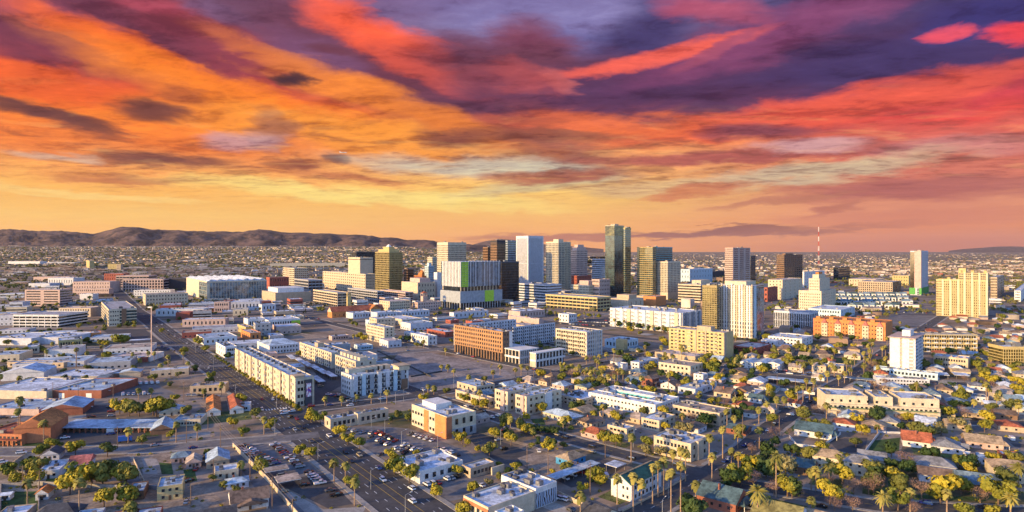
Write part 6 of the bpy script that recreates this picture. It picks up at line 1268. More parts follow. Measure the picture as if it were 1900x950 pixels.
def crownmesh(kind, seed, R=1.0):
    rr = random.Random(seed); vs, fs = [], []
    nb = {'pink': 12, 'olive': 9, 'dark': 8, 'yellow': 10, 'pale': 10}[kind]; blobs = []
    for i in range(nb):
        a = rr.uniform(0, 6.28); r = rr.uniform(.15, .62); blobs.append((r * math.cos(a), r * math.sin(a), rr.uniform(-.35, .5), rr.uniform(.30, .50)))
    n = {'pink': 900, 'olive': 900, 'dark': 950, 'yellow': 900, 'pale': 620}[kind]; s0 = .095 if kind != 'pink' else .05
    for i in range(n):
        bx, by, bz, br = blobs[i % nb]
        d = Vector((rr.gauss(0, 1), rr.gauss(0, 1), rr.gauss(0, 1))).normalized() * br * rr.uniform(.7, 1.08)
        p = Vector((bx + d.x, by + d.y, bz * .8 + d.z * .75))
        nrm = (d.normalized() + Vector((rr.uniform(-.4, .4), rr.uniform(-.4, .4), rr.uniform(-.3, .5)))).normalized()
        e = nrm.cross(Vector((0, 0, 1))); e = e.normalized() if e.length > .01 else Vector((1, 0, 0)); f = nrm.cross(e); s = s0 * rr.uniform(.6, 1.4); b = len(vs)
        w = s * (1 if kind != 'pink' else .28); vs += [p + e * w + f * s * .2, p + f * s, p - e * w - f * s * .2, p - f * s]; fs.append((b, b + 1, b + 2, b + 3))
    me = bpy.data.meshes.new('crown_' + kind); me.from_pydata([tuple(v) for v in vs], [], fs); me.materials.append(LM[kind]); return me
def trunkmesh(seed, limbs=5):
    rr = random.Random(seed); parts = [tube(Vector((0, 0, 0)), Vector((.02, .01, .42)), .035, .026)]
    for i in range(limbs):
        a = 6.28 * i / limbs + rr.uniform(-.4, .4); m_ = Vector((.18 * math.cos(a), .18 * math.sin(a), .60)); parts.append(tube(Vector((.02, .01, .38)), m_, .018, .011, 5)); parts.append(tube(m_, Vector((.33 * math.cos(a + .3), .33 * math.sin(a + .3), .80)), .011, .005, 4))
    v, f = merge(parts); me = bpy.data.meshes.new('trunk'); me.from_pydata([tuple(q) for q in v], [], f); me.materials.append(BARK); return me
for k in ('yellow', 'olive', 'dark', 'pink', 'pale'): TRM[k] = [(crownmesh(k, 10 * i + hash(k[0]) * 0 + ord(k[0])), trunkmesh(i)) for i in range(4)]
def palmcrown(seed, n=34, L=1.9, fan=True):
    rr = random.Random(seed); vs, fs = [], []
    for i in range(n):
        a = rr.uniform(0, 6.28); el = rr.uniform(-.9, 1.25); d = Vector((math.cos(a) * math.cos(el), math.sin(a) * math.cos(el), math.sin(el))); side = Vector((-math.sin(a), math.cos(a), 0)); L_ = L * rr.uniform(.8, 1.1)
        if fan:
            b = len(vs); p0 = d * .25; p1 = d * L_ * .6; p2 = d * L_ + Vector((0, 0, -.35 * L_)); w = .42 * L_
            vs += [p0, p1 + side * w, p2 + side * w * .5, p2 - side * w * .5 + Vector((0, 0, -.1)), p1 - side * w, p1 + d * .1 + Vector((0, 0, .12))]
            fs += [(b, b + 1, b + 5), (b + 1, b + 2, b + 5), (b + 2, b + 3, b + 5), (b + 3, b + 4, b + 5), (b + 4, b, b + 5)]
        else:
            prev = None; K = 5
            for k in range(K + 1):
                t = k / K; q = d * L_ * t + Vector((0, 0, -1.1 * L_ * .45 * t * t)); w = .22 * L_ * (math.sin(math.pi * (.12 + .85 * t))) * .7; b = len(vs); vs += [q + side * w - Vector((0, 0, w * .5)), q, q - side * w - Vector((0, 0, w * .5))]
                if k: fs += [(b - 3, b, b + 1, b - 2), (b - 2, b + 1, b + 2, b - 1)]
    me = bpy.data.meshes.new('palm_crown'); me.from_pydata([tuple(v) for v in vs], [], fs); me.materials.append(LM['palm']); return me
def skirtmesh():
    n = 12; vs = []; rr = random.Random(4)
    for z, r in ((.3, .35), (-.4, .95), (-1.4, .75), (-2.3, .42)):
        for i in range(n): a = 6.28 * i / n; q = r * rr.uniform(.8, 1.2); vs.append((q * math.cos(a), q * math.sin(a), z + rr.uniform(-.15, .15)))
    fs = [(s * n + i, s * n + (i + 1) % n, (s + 1) * n + (i + 1) % n, (s + 1) * n + i) for s in range(3) for i in range(n)]
    me = bpy.data.meshes.new('palm_skirt'); me.from_pydata(vs, [], fs); me.materials.append(LM['skirt']); return me
def ptrunk(k):
    rr = random.Random(k); x, y = rr.uniform(-.03, .03), rr.uniform(-.03, .03); v, f = merge([tube(Vector((0, 0, 0)), Vector((x * .5, y * .5, .5)), .36, .27, 7), tube(Vector((x * .5, y * .5, .49)), Vector((x, y, 1)), .27, .22, 7)])
    me = bpy.data.meshes.new('palm_trunk'); me.from_pydata([tuple(q) for q in v], [], f); me.materials.append(PBARK); return me, x, y
TRM['palm'] = [(palmcrown(i), ptrunk(i)) for i in range(4)]; TRM['date'] = [(palmcrown(20 + i, 46, 4.0, False), ptrunk(9 + i)) for i in range(3)]; SK = skirtmesh()
NAMES = {'yellow': ('leafy_tree', 'yellow green leafy tree'), 'olive': ('olive_tree', 'olive green rounded tree'), 'dark': ('evergreen_tree', 'dark green dense tree'), 'pink': ('bare_tree', 'pinkish bare twigged tree'), 'pale': ('pale_tree', 'pale sandy leaved tree'), 'palm': ('palm_tree', 'fan palm with slim trunk'), 'date': ('date_palm', 'date palm with arching fronds')}
TREES = []
def tree(p, kind, h, wide=1.0, label=True):
    nm, base = NAMES[kind]; r = empty(nm, (p.x, p.y, 0), rnd.uniform(0, 6.28)); TREES.append((p.x, p.y))
    if kind in ('palm', 'date'):
        cm, (tm, x, y) = rnd.choice(TRM[kind]); t = linko('trunk', tm, r); s = 1.0 if kind == 'date' else .9; t.scale = (s, s, h); c = linko('crown', cm, r, (x, y, h)); k = wide * (rnd.uniform(.85, 1.15) if kind == 'date' else rnd.uniform(1.1, 1.4)); c.scale = (k, k, k)
        if kind == 'palm' and h > 6: linko('skirt', SK, r, (x, y, h - .2))
        base = ('tall ' if h >= 12 else 'short ' if h < 7 else '') + base
    else:
        cm, tm = rnd.choice(TRM[kind]); R = h * .60 * wide; t = linko('trunk', tm, r); t.scale = (h, h, h * .8); c = linko('crown', cm, r, (0, 0, h * .54)); c.scale = (R, R, h * .60)
        base = ('big ' if h >= 10 else 'small ' if h < 6.5 else '') + base
    AUTO.append((r, base, None, 'palm tree' if kind in ('palm', 'date') else 'tree', {'palm': 'fan palms', 'date': 'date palms', 'yellow': 'yellow green trees', 'olive': 'olive green trees', 'dark': 'dark green trees', 'pink': 'bare pinkish trees', 'pale': 'pale sandy trees'}[kind])); return r
KD = dict(Y='yellow', O='olive', K='pink', E='pale', N='dark', P='palm', D='date')
TL = """140 846 9 Y;199 848 8 O;96 835 7 Y;76 848 7 Y;110 833 4 O;55 876 8 Y;75 878 8 O;65 898 8 Y;28 898 6 Y;14 884 7 Y;150 900 11 Y;170 905 12 Y;190 902 12 O;130 918 11 Y;200 884 9 O;235 900 11 O;224 898 9 Y;147 965 15 P;51 942 10 P;193 942 9 Y;235 936 9 Y;243 962 8 O;81 822 11 P;37 823 24 P;34 824 18 P;110 778 6 O;238 822 7 P;263 825 6 O;318 813 5 Y;327 821 10 P;222 769 11 Y;240 773 12 O;258 773 10 O;290 773 14 Y;284 771 13 O;310 771 12 Y;325 745 6 Y;345 773 8 O;257 742 7 P;280 739 6 P;142 681 16 P;246 675 9 P;286 675 10 P;312 682 10 P;340 677 11 P;349 686 6 P;275 672 9 P;197 668 9 Y;224 643 16 Y;185 642 8 O;196 643 8 Y;212 637 6 O;161 637 8 Y;97 651 8 P;75 653 8 O;30 658 8 Y;48 656 8 Y;15 656 7 Y;156 650 6 O;367 641 9 Y;381 653 8 Y;342 658 9 Y;392 704 7 Y;411 733 8 P;378 741 6 P;448 749 8 Y;474 776 7 O;432 794 7 Y;490 806 9 P;503 799 8 Y;453 809 6 Y;366 818 8 P;557 847 7 Y;575 852 7 Y;620 895 9 P;641 900 9 P;651 905 6 Y;658 938 10 P;483 878 8 Y;447 881 5 P;577 784 9 Y;594 786 8 Y;630 812 8 Y;645 825 7 Y;667 833 7 Y;603 753 5 P;634 753 5 P;662 749 5 P;689 749 6 P;718 749 8 P;786 747 7 Y;794 729 5 P;805 732 5 P;829 733 6 O;739 777 6 O;758 781 5 Y;819 690 5 P;831 690 5 P;842 698 5 P;870 713 6 P;898 710 6 O;915 706 7 P;861 747 7 Y;881 757 7 Y;898 758 7 Y;890 758 11 P;985 766 9 Y;1005 769 9 Y;939 791 9 O;967 801 9 O;978 804 7 Y;917 813 6 Y;947 808 9 P;857 823 7 Y;908 847 8 O;918 815 7 Y;948 827 8 Y;977 807 7 Y;990 812 6 O;1017 839 8 Y;732 881 10 Y;760 896 10 Y;848 883 6 Y;809 923 6 Y;878 916 6 Y;907 904 4 E;957 875 5 Y;860 960 7 Y;925 891 4 O;1045 803 8 P;1052 790 7 Y;1086 809 5 Y;1120 823 8 Y;1143 829 8 Y;1152 826 6 K;1171 863 14 P;1200 831 7 Y;1198 846 7 E;1226 849 6 E;1234 800 6 Y;1261 804 7 E;1275 806 7 E;1104 896 8 Y;1082 915 5 Y;1115 902 6 Y;1145 957 15 P;1175 954 15 P;1190 937 9 P;1211 934 15 P;1221 923 14 P;1232 919 15 P;1245 964 18 P;1263 962 21 P;1248 888 12 P;1263 892 14 P;1272 893 13 P;1316 864 14 P;1291 926 6 P;1077 968 10 P;1341 851 15 P;1369 832 8 P;1409 832 10 P;1321 905 14 P;1357 871 9 P;1370 873 7 P;1421 840 5 O;1439 829 6 N;1395 841 6 K;1395 882 11 Y;1374 902 11 Y;1355 894 8 O;1398 906 8 K;1421 888 11 N;1457 888 12 E;1440 922 18 D;1461 922 10 Y;1436 919 7 K;1470 924 9 N;1470 850 8 N;1465 808 5 K;1518 818 6 O;1599 807 7 Y;1588 830 6 O;1514 911 9 P;1505 909 8 P;1539 892 8 D;1565 873 9 O;1563 898 10 Y;1540 937 11 Y;1584 917 8 K;1612 880 9 O;1612 917 8 K;1406 966 12 D;1506 956 6 P;1582 948 7 K;1548 948 7 K;1281 962 10 N;1295 965 8 N;1638 956 8 D;1666 947 9 Y;1689 950 8 P;1697 958 6 K;1621 917 10 K;1664 902 9 Y;1670 917 10 O;1621 887 9 O;1628 892 8 N;1680 870 9 K;1710 927 9 K;1757 932 13 Y;1745 934 10 Y;1757 957 9 P;1790 962 7 Y;1780 869 7 Y;1746 808 8 E;1776 798 8 E;1827 802 9 Y;1797 806 4 P;1843 863 7 Y;1867 902 9 O;1852 937 12 Y;1875 930 8 K;1875 964 9 D;1843 962 6 Y;1628 809 5 P;1608 808 5 Y;1784 746 10 Y;1830 751 14 P;1834 748 10 P;1807 768 8 P;1759 776 9 Y;1790 776 9 K;1831 786 9 Y;1875 761 8 O;1844 713 8 Y;1888 733 9 Y;1880 712 7 Y;1825 698 9 O;1789 709 6 K;1767 722 6 N;1750 724 6 N;1871 633 6 P;1892 637 6 P;1843 645 8 O;1611 657 9 P;1619 655 9 P;1606 680 8 P;1615 675 8 P;1637 662 9 P;1643 660 9 P;1646 640 8 P;1603 694 8 P;1634 675 5 Y;1315 691 14 Y;1323 696 12 Y;1357 689 8 Y;1370 688 8 E;1334 711 9 Y;1359 696 6 O;1381 713 7 Y;1489 656 8 P;1503 658 8 P;1516 656 8 P;1533 661 8 P;1465 674 10 Y;1491 674 9 N;1479 690 8 P;1491 695 8 P;1506 693 10 P;1523 691 8 P;1542 694 8 P;1548 700 8 P;1535 711 8 P;1523 728 12 P;1509 731 10 P;1556 716 7 P;1567 711 8 P;1577 703 8 P;1571 700 13 P;1580 697 12 P;1603 681 13 P;1613 676 13 P;1611 691 11 P;1602 699 9 P;1480 756 13 P;1490 746 11 P;1502 746 9 P;1441 766 9 P;1423 782 11 P;1408 787 9 P;1455 757 6 P;1518 751 6 Y;1535 726 5 O;1514 766 6 K;1527 770 6 K;1381 769 8 N;1395 772 7 N;1364 760 7 P;1334 751 6 O;1433 786 7 Y;1552 648 6 Y;1568 646 6 Y;1584 647 6 Y;1436 655 7 P;1560 777 6 K;1577 779 6 K;1594 781 6 K;1612 782 6 K;1640 785 6 K;1668 786 6 K;1700 788 6 K;1722 790 6 K;1139 680 15 P;1071 701 8 P;1085 710 9 P;1096 712 9 P;1140 722 10 P;1128 720 9 P;1146 708 9 P;1156 711 9 P;1165 723 8 P;1190 723 9 P;1240 727 13 P;1118 693 8 Y;1088 677 7 P;1112 672 6 P;1103 675 6 P;1125 668 6 P;1204 666 8 Y;1197 660 9 P;1227 661 9 P;1234 668 6 P;1249 673 6 P;1265 671 12 P;1188 749 6 P;1178 722 8 N;1256 707 7 N;1276 739 6 N;1294 747 6 O;1103 778 6 Y;1144 784 8 Y;1079 757 5 O;1084 722 8 N;1107 725 8 N;1128 726 7 N;1071 716 6 Y;1186 658 7 O;1163 665 6 Y;1145 674 6 Y;1004 703 9 Y;1048 694 8 Y;1043 708 8 Y;928 695 7 P;956 701 7 P;967 697 8 P;979 698 7 P;964 712 5 Y;1051 746 8 P;1070 704 7 Y;860 720 4 Y;892 725 5 Y;746 595 7 Y;770 598 8 O;655 605 8 O;800 601 6 Y;740 640 9 N;756 636 9 N;668 630 10 Y;676 634 9 Y;592 576 8 Y;600 578 7 O;578 712 5 Y;420 590 5 O;340 606 6 Y;300 618 7 Y;236 608 10 O;228 603 9 Y;212 600 7 O;250 604 8 O;20 578 9 O;8 582 9 O;15 596 7 P;45 602 7 P;64 601 8 P;110 600 7 P;134 601 8 P;150 605 6 O;165 604 6 Y;176 600 5 O"""
for ln in TL.split(';'):
    x, y, h, k = ln.split(); tree(G(float(x), float(y)), KD[k], float(h))
for i in range(30):   # street trees along the cream apartments
    t = i / 29; x = 400 + (556 - 400) * t; y = 667 + (766 - 667) * t; tree(G(x + 1.5, y - 1), 'yellow' if i % 4 else 'olive', rnd.uniform(3.2, 5.0))
for i in range(12): tree(G(1040 + i * 7, 690 + i * 1.6 - (i % 2) * 5), 'palm', rnd.uniform(5, 7))
for x in range(1012, 1118, 9): tree(G(x, 586 + (x - 1012) * .05), 'yellow' if x % 2 else 'palm', rnd.uniform(6, 9))
for x in range(1140, 1262, 9): tree(G(x, 606 + (x - 1140) * .13), 'dark' if x % 2 else 'palm', rnd.uniform(7, 10))
for x in range(1010, 1040, 6): tree(G(x, 655), 'palm', 5)
for x in range(984, 1034, 7): tree(G(x, 802 + (x - 984) * .1), 'dark', 4.5)
# ================================================================ the rest of the city: filling the blocks
def poly_in(x, y, poly):
    c = False; n = len(poly)
    for i in range(n):
        (x0, y0), (x1, y1) = poly[i], poly[(i + 1) % n]
        if (y0 > y) != (y1 > y) and x < (x1 - x0) * (y - y0) / (y1 - y0) + x0: c = not c
    return c
OPEN = [l[2] for l in LOTS] + [[(840, 640), (1060, 640), (1060, 702), (870, 702)], [(825, 790), (870, 780), (880, 870), (840, 860)], [(865, 790), (1030, 812), (1130, 862), (1120, 905), (1000, 930), (850, 905), (850, 860)], [(600, 795), (700, 745), (765, 745), (765, 835), (640, 830)], [(735, 625), (840, 630), (850, 672), (735, 672)], [(560, 600), (700, 600), (720, 660), (640, 640), (560, 625)], [(480, 812), (600, 800), (700, 950), (600, 950), (430, 850)], [(0, 845), (500, 850), (560, 1000), (0, 1000)], [(1330, 880), (1900, 900), (1900, 1000), (1150, 1000)]]
def free(x, y, rad, pad=2.0):
    p = Vector((x, y, 0)); px_, py_ = px_of(p)
    if any(poly_in(px_, py_, q) for q in OPEN): return False
    if inside_street(p, pad=rad * .75): return False
    for a in range(0, 360, 45):
        if in_foot(x + rad * math.cos(math.radians(a)), y + rad * math.sin(math.radians(a)), pad): return False
    return not in_foot(x, y, pad)
rf_ = random.Random(5); made = 0
def fillbld(px_, py_, kind):
    global made
    C = G(px_, py_); au = street_dirs(px_, py_)
    if kind == 'flat' and px_ < 470 and py_ < 740 and rf_.random() < .85: w, l, h = rf_.uniform(28, 56), rf_.uniform(20, 36), rf_.choice([4, 5, 6])
    elif kind == 'flat': w, l, h = rf_.uniform(14, 34), rf_.uniform(12, 30), rf_.choice([4, 4.5, 5, 6, 7, 9])
    elif kind == 'mid': w, l, h = rf_.uniform(16, 32), rf_.uniform(16, 34), rf_.uniform(7, 16)
    else: w, l, h = rf_.uniform(9, 13), rf_.uniform(9, 13), 3.1
    if not free(C.x, C.y, math.hypot(w, l) / 2 * .85): return
    u = Vector((math.sin(au), math.cos(au), 0)); v = Vector((math.cos(au), -math.sin(au), 0)); o0 = C - v * w / 2 - u * l / 2
    if kind != 'house':
        NFLAT[0] += 1
        if NFLAT[0] > 168: 
            q = empty('spare', (o0.x, o0.y, 0), -au); occupy(q, w, l); bpy.data.objects.remove(q); LEFT_OVER[made % 2].append((C.x, C.y, w, l, h, -au)); made += 1; return
    c = Ctx(); c.w, c.l, c.h, c.y = w, l, h, C.y; c.root = empty('house' if kind == 'house' else 'low_building', (o0.x, o0.y, 0), -au); occupy(c.root, w, l); made += 1
    if kind == 'house':
        wa = rf_.choice(['cream', 'white', 'tan', 'pink', 'pale', 'sand']); rf = rf_.choice(['brownr', 'greyr', 'tanr', 'metal', 'brownr', 'white', 'bluer', 'tan', 'red'])
        kd = rf_.choice(['gable_u', 'gable_v', 'hip_u', 'hip_v', 'hip_v']); box(c.root, 'wall', wm(wa), 0, w, 0, l, 0, h); addroof(c.root, 'roof', kd, rm(rf), 0, w, 0, l, h, rf_.uniform(1.8, 3))
        if C.y < 620: put(c, 'window', GL['dark'], winlist(c, 'R', 2, 1, 0, h, 1.1, 1.1, 1.0) + winlist(c, 'L', 2, 1, 0, h, 1.1, 1.1, 1.0))
        RN = {'brownr': 'brown', 'greyr': 'dark grey', 'tanr': 'tan', 'metal': 'blue grey', 'white': 'white', 'bluer': 'slate blue', 'tan': 'beige', 'red': 'red'}
        AUTO.append((c.root, f'{RN[rf]} {"hipped" if "hip" in kd else "gabled"} house', None, 'house', 'houses filling the blocks'))
    else:
        wa = rf_.choice(['cream', 'white', 'tan', 'pink', 'pale', 'sand', 'white', 'pale', 'redb', 'grey']); rf = rf_.choice(['white', 'white', 'metal', 'pink', 'white', 'grey', 'tan', 'metal'])
        n = max(2, int(h / 3.5)); W_ = wm(wa); box(c.root, 'wall', W_, 0, w, 0, l, 0, h); roof(c, rm(rf), W_, .6, rf_.randint(1, 4), us=1.5)
        if C.y < 900: put(c, 'window', GL['dark'], winlist(c, 'R', max(2, int(w / 5)), n - 1 or 1, 0, h / max(1, n - 1), 1.8, 1.6, 1.2) + winlist(c, 'L', max(2, int(l / 5)), n - 1 or 1, 0, h / max(1, n - 1), 1.8, 1.6, 1.2))
        else:
            for r in range(1, n): box(c.root, 'window_band', GL['dark'], -.04, w - 1, -.04, l - 1, h * (r - .45) / n, h * (r + .1) / n)
        RN = {'white': 'white', 'metal': 'blue grey', 'pink': 'pinkish', 'grey': 'grey', 'tan': 'beige'}; WN = {'cream': 'cream', 'white': 'white', 'tan': 'tan', 'pink': 'pink', 'pale': 'pale grey', 'sand': 'sandy', 'redb': 'red brick', 'grey': 'grey'}
        AUTO.append((c.root, f'{WN[wa]} {"mid-rise" if h > 9 else "low"} block with {RN[rf]} roof', None, 'building', 'plain blocks filling the city'))
NFLAT = [0]; LEFT_OVER = [[], []]
for i in range(700):     # left district of workshops, mid downtown
    x, y = rf_.uniform(-10, 1000), 560 + 150 * rf_.random() ** 1.3
    fillbld(x, y, 'flat' if rf_.random() < .85 else 'mid')
n0 = made
for i in range(900):
    x, y = rf_.uniform(0, 1900), rf_.uniform(503, 575)
    if x < 500 and y < 520 and rf_.random() < .4: continue
    fillbld(x, y, 'mid' if 420 < x < 1450 and rf_.random() < .6 else 'flat')
    if made > n0 + 210: break
for i in range(1400):    # housing
    x, y = rf_.uniform(1130, 1910), rf_.uniform(575, 800)
    if x < 1400 and y < 650: continue
    fillbld(x, y, 'house' if rf_.random() < .85 or y > 690 else 'flat')
for i in range(300):
    x, y = rf_.uniform(850, 1130), rf_.uniform(690, 830); fillbld(x, y, 'house')
# white and teal condominiums
for i in range(46):
    x, y = 1556 + (i % 12) * 11.5 + (i // 12) * 3, 552 + (i // 12) * 7.5; C = G(x, y); au = street_dirs(x, y)
    if in_foot(C.x, C.y, 8): continue
    r = empty('condominium', (C.x, C.y, 0), -au); occupy(r, 15, 13); box(r, 'wall', wm('white'), 0, 15, 0, 13, 0, 8); addroof(r, 'roof', 'gable_u' if i % 2 else 'gable_v', rm('bluer' if i % 3 else 'teal'), 0, 15, 0, 13, 8, 4)
    box(r, 'window', GL['dark'], -.05, .1, 2, 5, 2, 6); box(r, 'window', GL['dark'], -.05, .1, 8, 11, 2, 6)
    AUTO.append((r, 'white condominium with teal roof', None, 'condominium', 'white and teal condominiums'))
# trees between
def scat(n, xr, yr, kinds, hs, tries=6, cond=None, pad=1.0):
    for i in range(n):
        for q in range(tries):
            x, y = rf_.uniform(*xr), rf_.uniform(*yr)
            if cond and not cond(x, y): continue
            p = G(x, y)
            if in_foot(p.x, p.y, pad) or inside_street(p, pad=.5) or any(poly_in(x, y, l) for l in OPEN[:len(LOTS)]): continue
            if any((a - p.x) ** 2 + (b - p.y) ** 2 < 9 for a, b in CARS): continue
            if any((a - p.x) ** 2 + (b - p.y) ** 2 < 16 for a, b in TREES[-400:]): continue
            tree(p, rf_.choice(kinds), rf_.uniform(*hs)); break
scat(150, (1060, 1900), (650, 800), ['yellow', 'olive', 'olive', 'dark', 'palm', 'palm', 'pink', 'yellow', 'dark'], (5, 9.5))
scat(190, (1150, 1900), (575, 690), ['olive', 'dark', 'palm', 'yellow', 'palm', 'olive'], (6, 10))
scat(20, (1330, 1900), (800, 935), ['yellow', 'olive', 'dark', 'pink', 'olive', 'date'], (6, 10))
scat(95, (0, 560), (560, 720), ['yellow', 'olive', 'palm', 'olive', 'dark'], (4.5, 8)); scat(95, (640, 1060), (575, 660), ['yellow', 'olive', 'palm', 'dark'], (5, 8)); scat(16, (0, 440), (845, 965), ['yellow', 'olive', 'olive', 'dark'], (3.5, 6.5))
scat(44, (600, 1130), (780, 900), ['yellow', 'olive', 'yellow', 'dark'], (3, 5.5))
scat(6, (1340, 1900), (850, 945), ['yellow', 'olive', 'yellow', 'dark', 'pink'], (6, 9), 12)
# bushes along lots, as stuff
def bushes(name, label, spots, m, s=(.5, 1.1)):
    vs, fs = [], []; rr = random.Random(3)
    for x, y in spots:
        p = G(x, y); R = rr.uniform(*s)
        for i in range(26):
            d = Vector((rr.gauss(0, 1), rr.gauss(0, 1), abs(rr.gauss(0, .8)))).normalized() * R; e = Vector((rr.uniform(-1, 1), rr.uniform(-1, 1), rr.uniform(-1, 1))).normalized() * R * .35; f = d.cross(e).normalized() * R * .35; q = p + d; b = len(vs); vs += [q + e, q + f, q - e, q - f]; fs.append((b, b + 1, b + 2, b + 3))
    o = mesh_obj(name, vs, fs, m); tag(o, label, 'bushes', kind='stuff')
sp = []
for i in range(1500):
    x, y = rf_.uniform(0, 1900), rf_.uniform(600, 945); p = G(x, y)
    if in_foot(p.x, p.y, .6) or inside_street(p, pad=1.5) or poly_in(x, y, LOTS[0][2]) and rf_.random() < .8: continue
    if any((a - p.x) ** 2 + (b - p.y) ** 2 < 7 for a, b in CARS): continue
    if any(poly_in(x, y, l[2]) for l in LOTS if l[0] == 'parking_lot'): continue
    sp.append((x, y))
bushes('shrubbery', 'low desert shrubs scattered over yards and lots', sp[::2], LM['olive']); bushes('shrubbery', 'yellowish low desert shrubs scattered over yards and lots', sp[1::2], LM['yellow'], (.4, .9))
# far city as two masses
vsA, fsA, vsB, fsB, vsT, fsT, vsD, fsD = [], [], [], [], [], [], [], []
def addbox(vs, fs, x, y, w, l, h, a):
    zb = slope_z(x, y)
    ca, sa = math.cos(a), math.sin(a); b = len(vs)
    for dx_ in (0, 1):
        for dy_ in (0, 1):
            for dz_ in (0, 1): q = (dx_ - .5) * w; s = (dy_ - .5) * l; vs.append((x + ca * q - sa * s, y + sa * q + ca * s, zb + dz_ * h))
    fs += [tuple(b + i for i in f) for f in ((0, 1, 3, 2), (4, 6, 7, 5), (0, 4, 5, 1), (2, 3, 7, 6), (1, 5, 7, 3))]
rf2 = random.Random(9)
for k, lst in enumerate(LEFT_OVER):
    for q in lst: addbox(*((vsA, fsA) if k else (vsB, fsB)), *q)
for i in range(5200):   # on the slope below the mountains
    Y = rf2.uniform(4200, 9300); x = (rf2.uniform(-60, 1050) - CX) / F * Y
    if noise.noise(Vector((x * .0009, Y * .0005, 4))) < -.1 and rf2.random() < .8: continue
    k = rf2.uniform(1.5, 4) if rf2.random() < .12 else 1; addbox(*((vsA, fsA) if rf2.random() < .5 else (vsB, fsB)), x, Y, rf2.uniform(18, 36) * k, rf2.uniform(14, 24) * k, rf2.uniform(5, 9), rf2.uniform(-.8, -.5))
for i in range(11000):
    t = rf2.random(); y = 470.5 + 42 * t ** 1.25; x = rf2.uniform(-40, 1940); p = G(x, y); au = street_dirs(x, y)
    if p.y < 2900 and (in_foot(p.x, p.y, 14) or inside_street(p, pad=10)): continue
    if noise.noise(Vector((p.x * .0011, p.y * .0006, 2))) < -.12 and rf2.random() < .8: continue
    big = rf2.random() < .10; k = rf2.uniform(1.2, 3.2) if big else 1
    addbox(*((vsA, fsA) if rf2.random() < .55 else (vsB, fsB)), p.x, p.y, rf2.uniform(12, 24) * k * (1 + p.y / 9000), rf2.uniform(10, 18) * k, rf2.uniform(3.5, 7) * (1 + .8 * big), -au)
tag(mesh_obj('far_city', vsA, fsA, mat('far_white', (.27, .22, .19), .85, var=.35, vs=.004, col2=(.42, .35, .29))), 'pale low roofs of the far city reaching the horizon', 'far city', kind='stuff')
tag(mesh_obj('far_city', vsB, fsB, mat('far_tan', (.19, .13, .10), .85, var=.35, vs=.004, col2=(.28, .19, .14))), 'brownish low houses of the far city plain', 'far city', kind='stuff')
for i in range(5000):
    Y = rf2.uniform(3800, 9300); x = (rf2.uniform(-60, 1050) - CX) / F * Y; z = slope_z(x, Y); p = Vector((x, Y, z)); R = rf2.uniform(8, 16)
    vs, fs = (vsT, fsT) if i % 2 else (vsD, fsD)
    for k in range(4):
        c = p + Vector((rf2.uniform(-1, 1) * R, rf2.uniform(-1, 1) * R, rf2.uniform(3, 7))); e = Vector((rf2.uniform(-1, 1), rf2.uniform(-1, 1), 0)).normalized() * R * .8; f = Vector((0, 0, 4)); b = len(vs); vs += [c + e, c + f, c - e, c - f]; fs.append((b, b + 1, b + 2, b + 3))
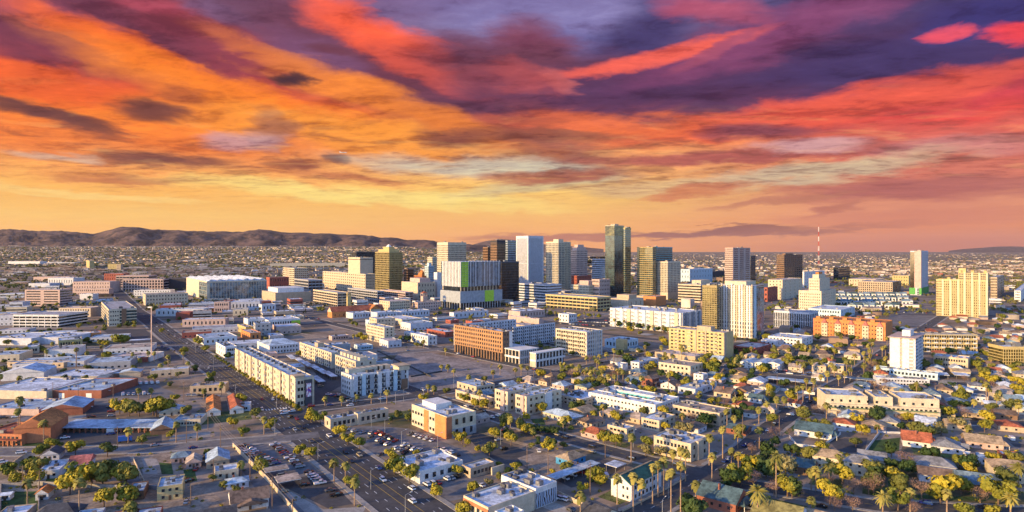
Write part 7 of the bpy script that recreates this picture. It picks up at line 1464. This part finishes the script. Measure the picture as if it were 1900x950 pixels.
for i in range(16000):
    t = rf2.random(); y = 473 + (112 if i % 3 == 0 else 60) * t ** 1.4; x = rf2.uniform(-40, 1940); p = G(x, y)
    if noise.noise(Vector((p.x * .002, p.y * .0012, 7))) < -.05 and rf2.random() < .6: continue
    if p.y < 3000 and (in_foot(p.x, p.y, 1.5) or inside_street(p, pad=1)): continue
    R = rf2.uniform(2.5, 4.5) * (1 + p.y / 9000); hh = rf2.uniform(4, 8); vs, fs = (vsT, fsT) if rf2.random() < .5 else (vsD, fsD)
    for k in range(5):
        c = p + Vector((rf2.uniform(-1, 1) * R, rf2.uniform(-1, 1) * R, rf2.uniform(.35, .95) * hh)); e = Vector((rf2.uniform(-1, 1), rf2.uniform(-1, 1), rf2.uniform(-.6, .6))).normalized() * R * .8; f = Vector((rf2.uniform(-.5, .5), rf2.uniform(-.5, .5), 1)).normalized() * hh * .35; b = len(vs); vs += [c + e, c + f, c - e, c - f]; fs.append((b, b + 1, b + 2, b + 3))
tag(mesh_obj('far_trees', vsT, fsT, LM['olive']), 'olive tree tops filling the far city', 'trees', kind='stuff'); tag(mesh_obj('far_trees', vsD, fsD, leafmat('far_dark', (.05, .055, .025), (.10, .09, .035))), 'darker tree tops filling the far city', 'trees', kind='stuff')
# ================================================================ labels for the repeats: where each one stands
ORD = 'first second third fourth fifth sixth seventh eighth ninth tenth eleventh twelfth thirteenth fourteenth fifteenth sixteenth seventeenth eighteenth nineteenth'.split()
def ordw(i):
    if i < 19: return ORD[i]
    t = ('twenty', 'thirty', 'forty', 'fifty', 'sixty', 'seventy', 'eighty', 'ninety'); n = i + 1; a, b = divmod(n, 10)
    return (t[a - 2] + ' ' + ORD[b - 1]) if b else t[a - 2][:-1] + 'ieth'
def near(p):
    best = min(LAND, key=lambda q: (q[0].x - p.x) ** 2 + ((q[0].y - p.y)) ** 2); d = best[0] - p
    rel = 'behind' if d.y < -22 and abs(d.x) < 45 else 'in front of' if d.y > 22 and abs(d.x) < 45 else 'left of' if d.x > 0 else 'right of'
    return rel + ' ' + best[1]
groups = {}
for o, base, where, cat, grp in AUTO:
    p = o.location; lb = base + ' ' + (where or near(p)); groups.setdefault(lb, []).append((px_of(Vector((p.x, p.y, 0)))[0], o, cat, grp))
for lb, lst in groups.items():
    lst.sort(key=lambda q: q[0])
    for i, (x, o, cat, grp) in enumerate(lst):
        t = lb if len(lst) == 1 else (f'{lb}, {ordw(i)} from the left' if len(lst) > 1 else lb)
        if len(t.split()) > 16: t = t.replace(' with slim trunk', '').replace(' with arching fronds', '').replace(' with curved arm', '').replace(' with crossarm', '').replace(' from the left', ' from left')
        if len(t.split()) > 16: t = t.replace(' with ', ', ').replace(' the ', ' ')
        tag(o, t, cat, grp)
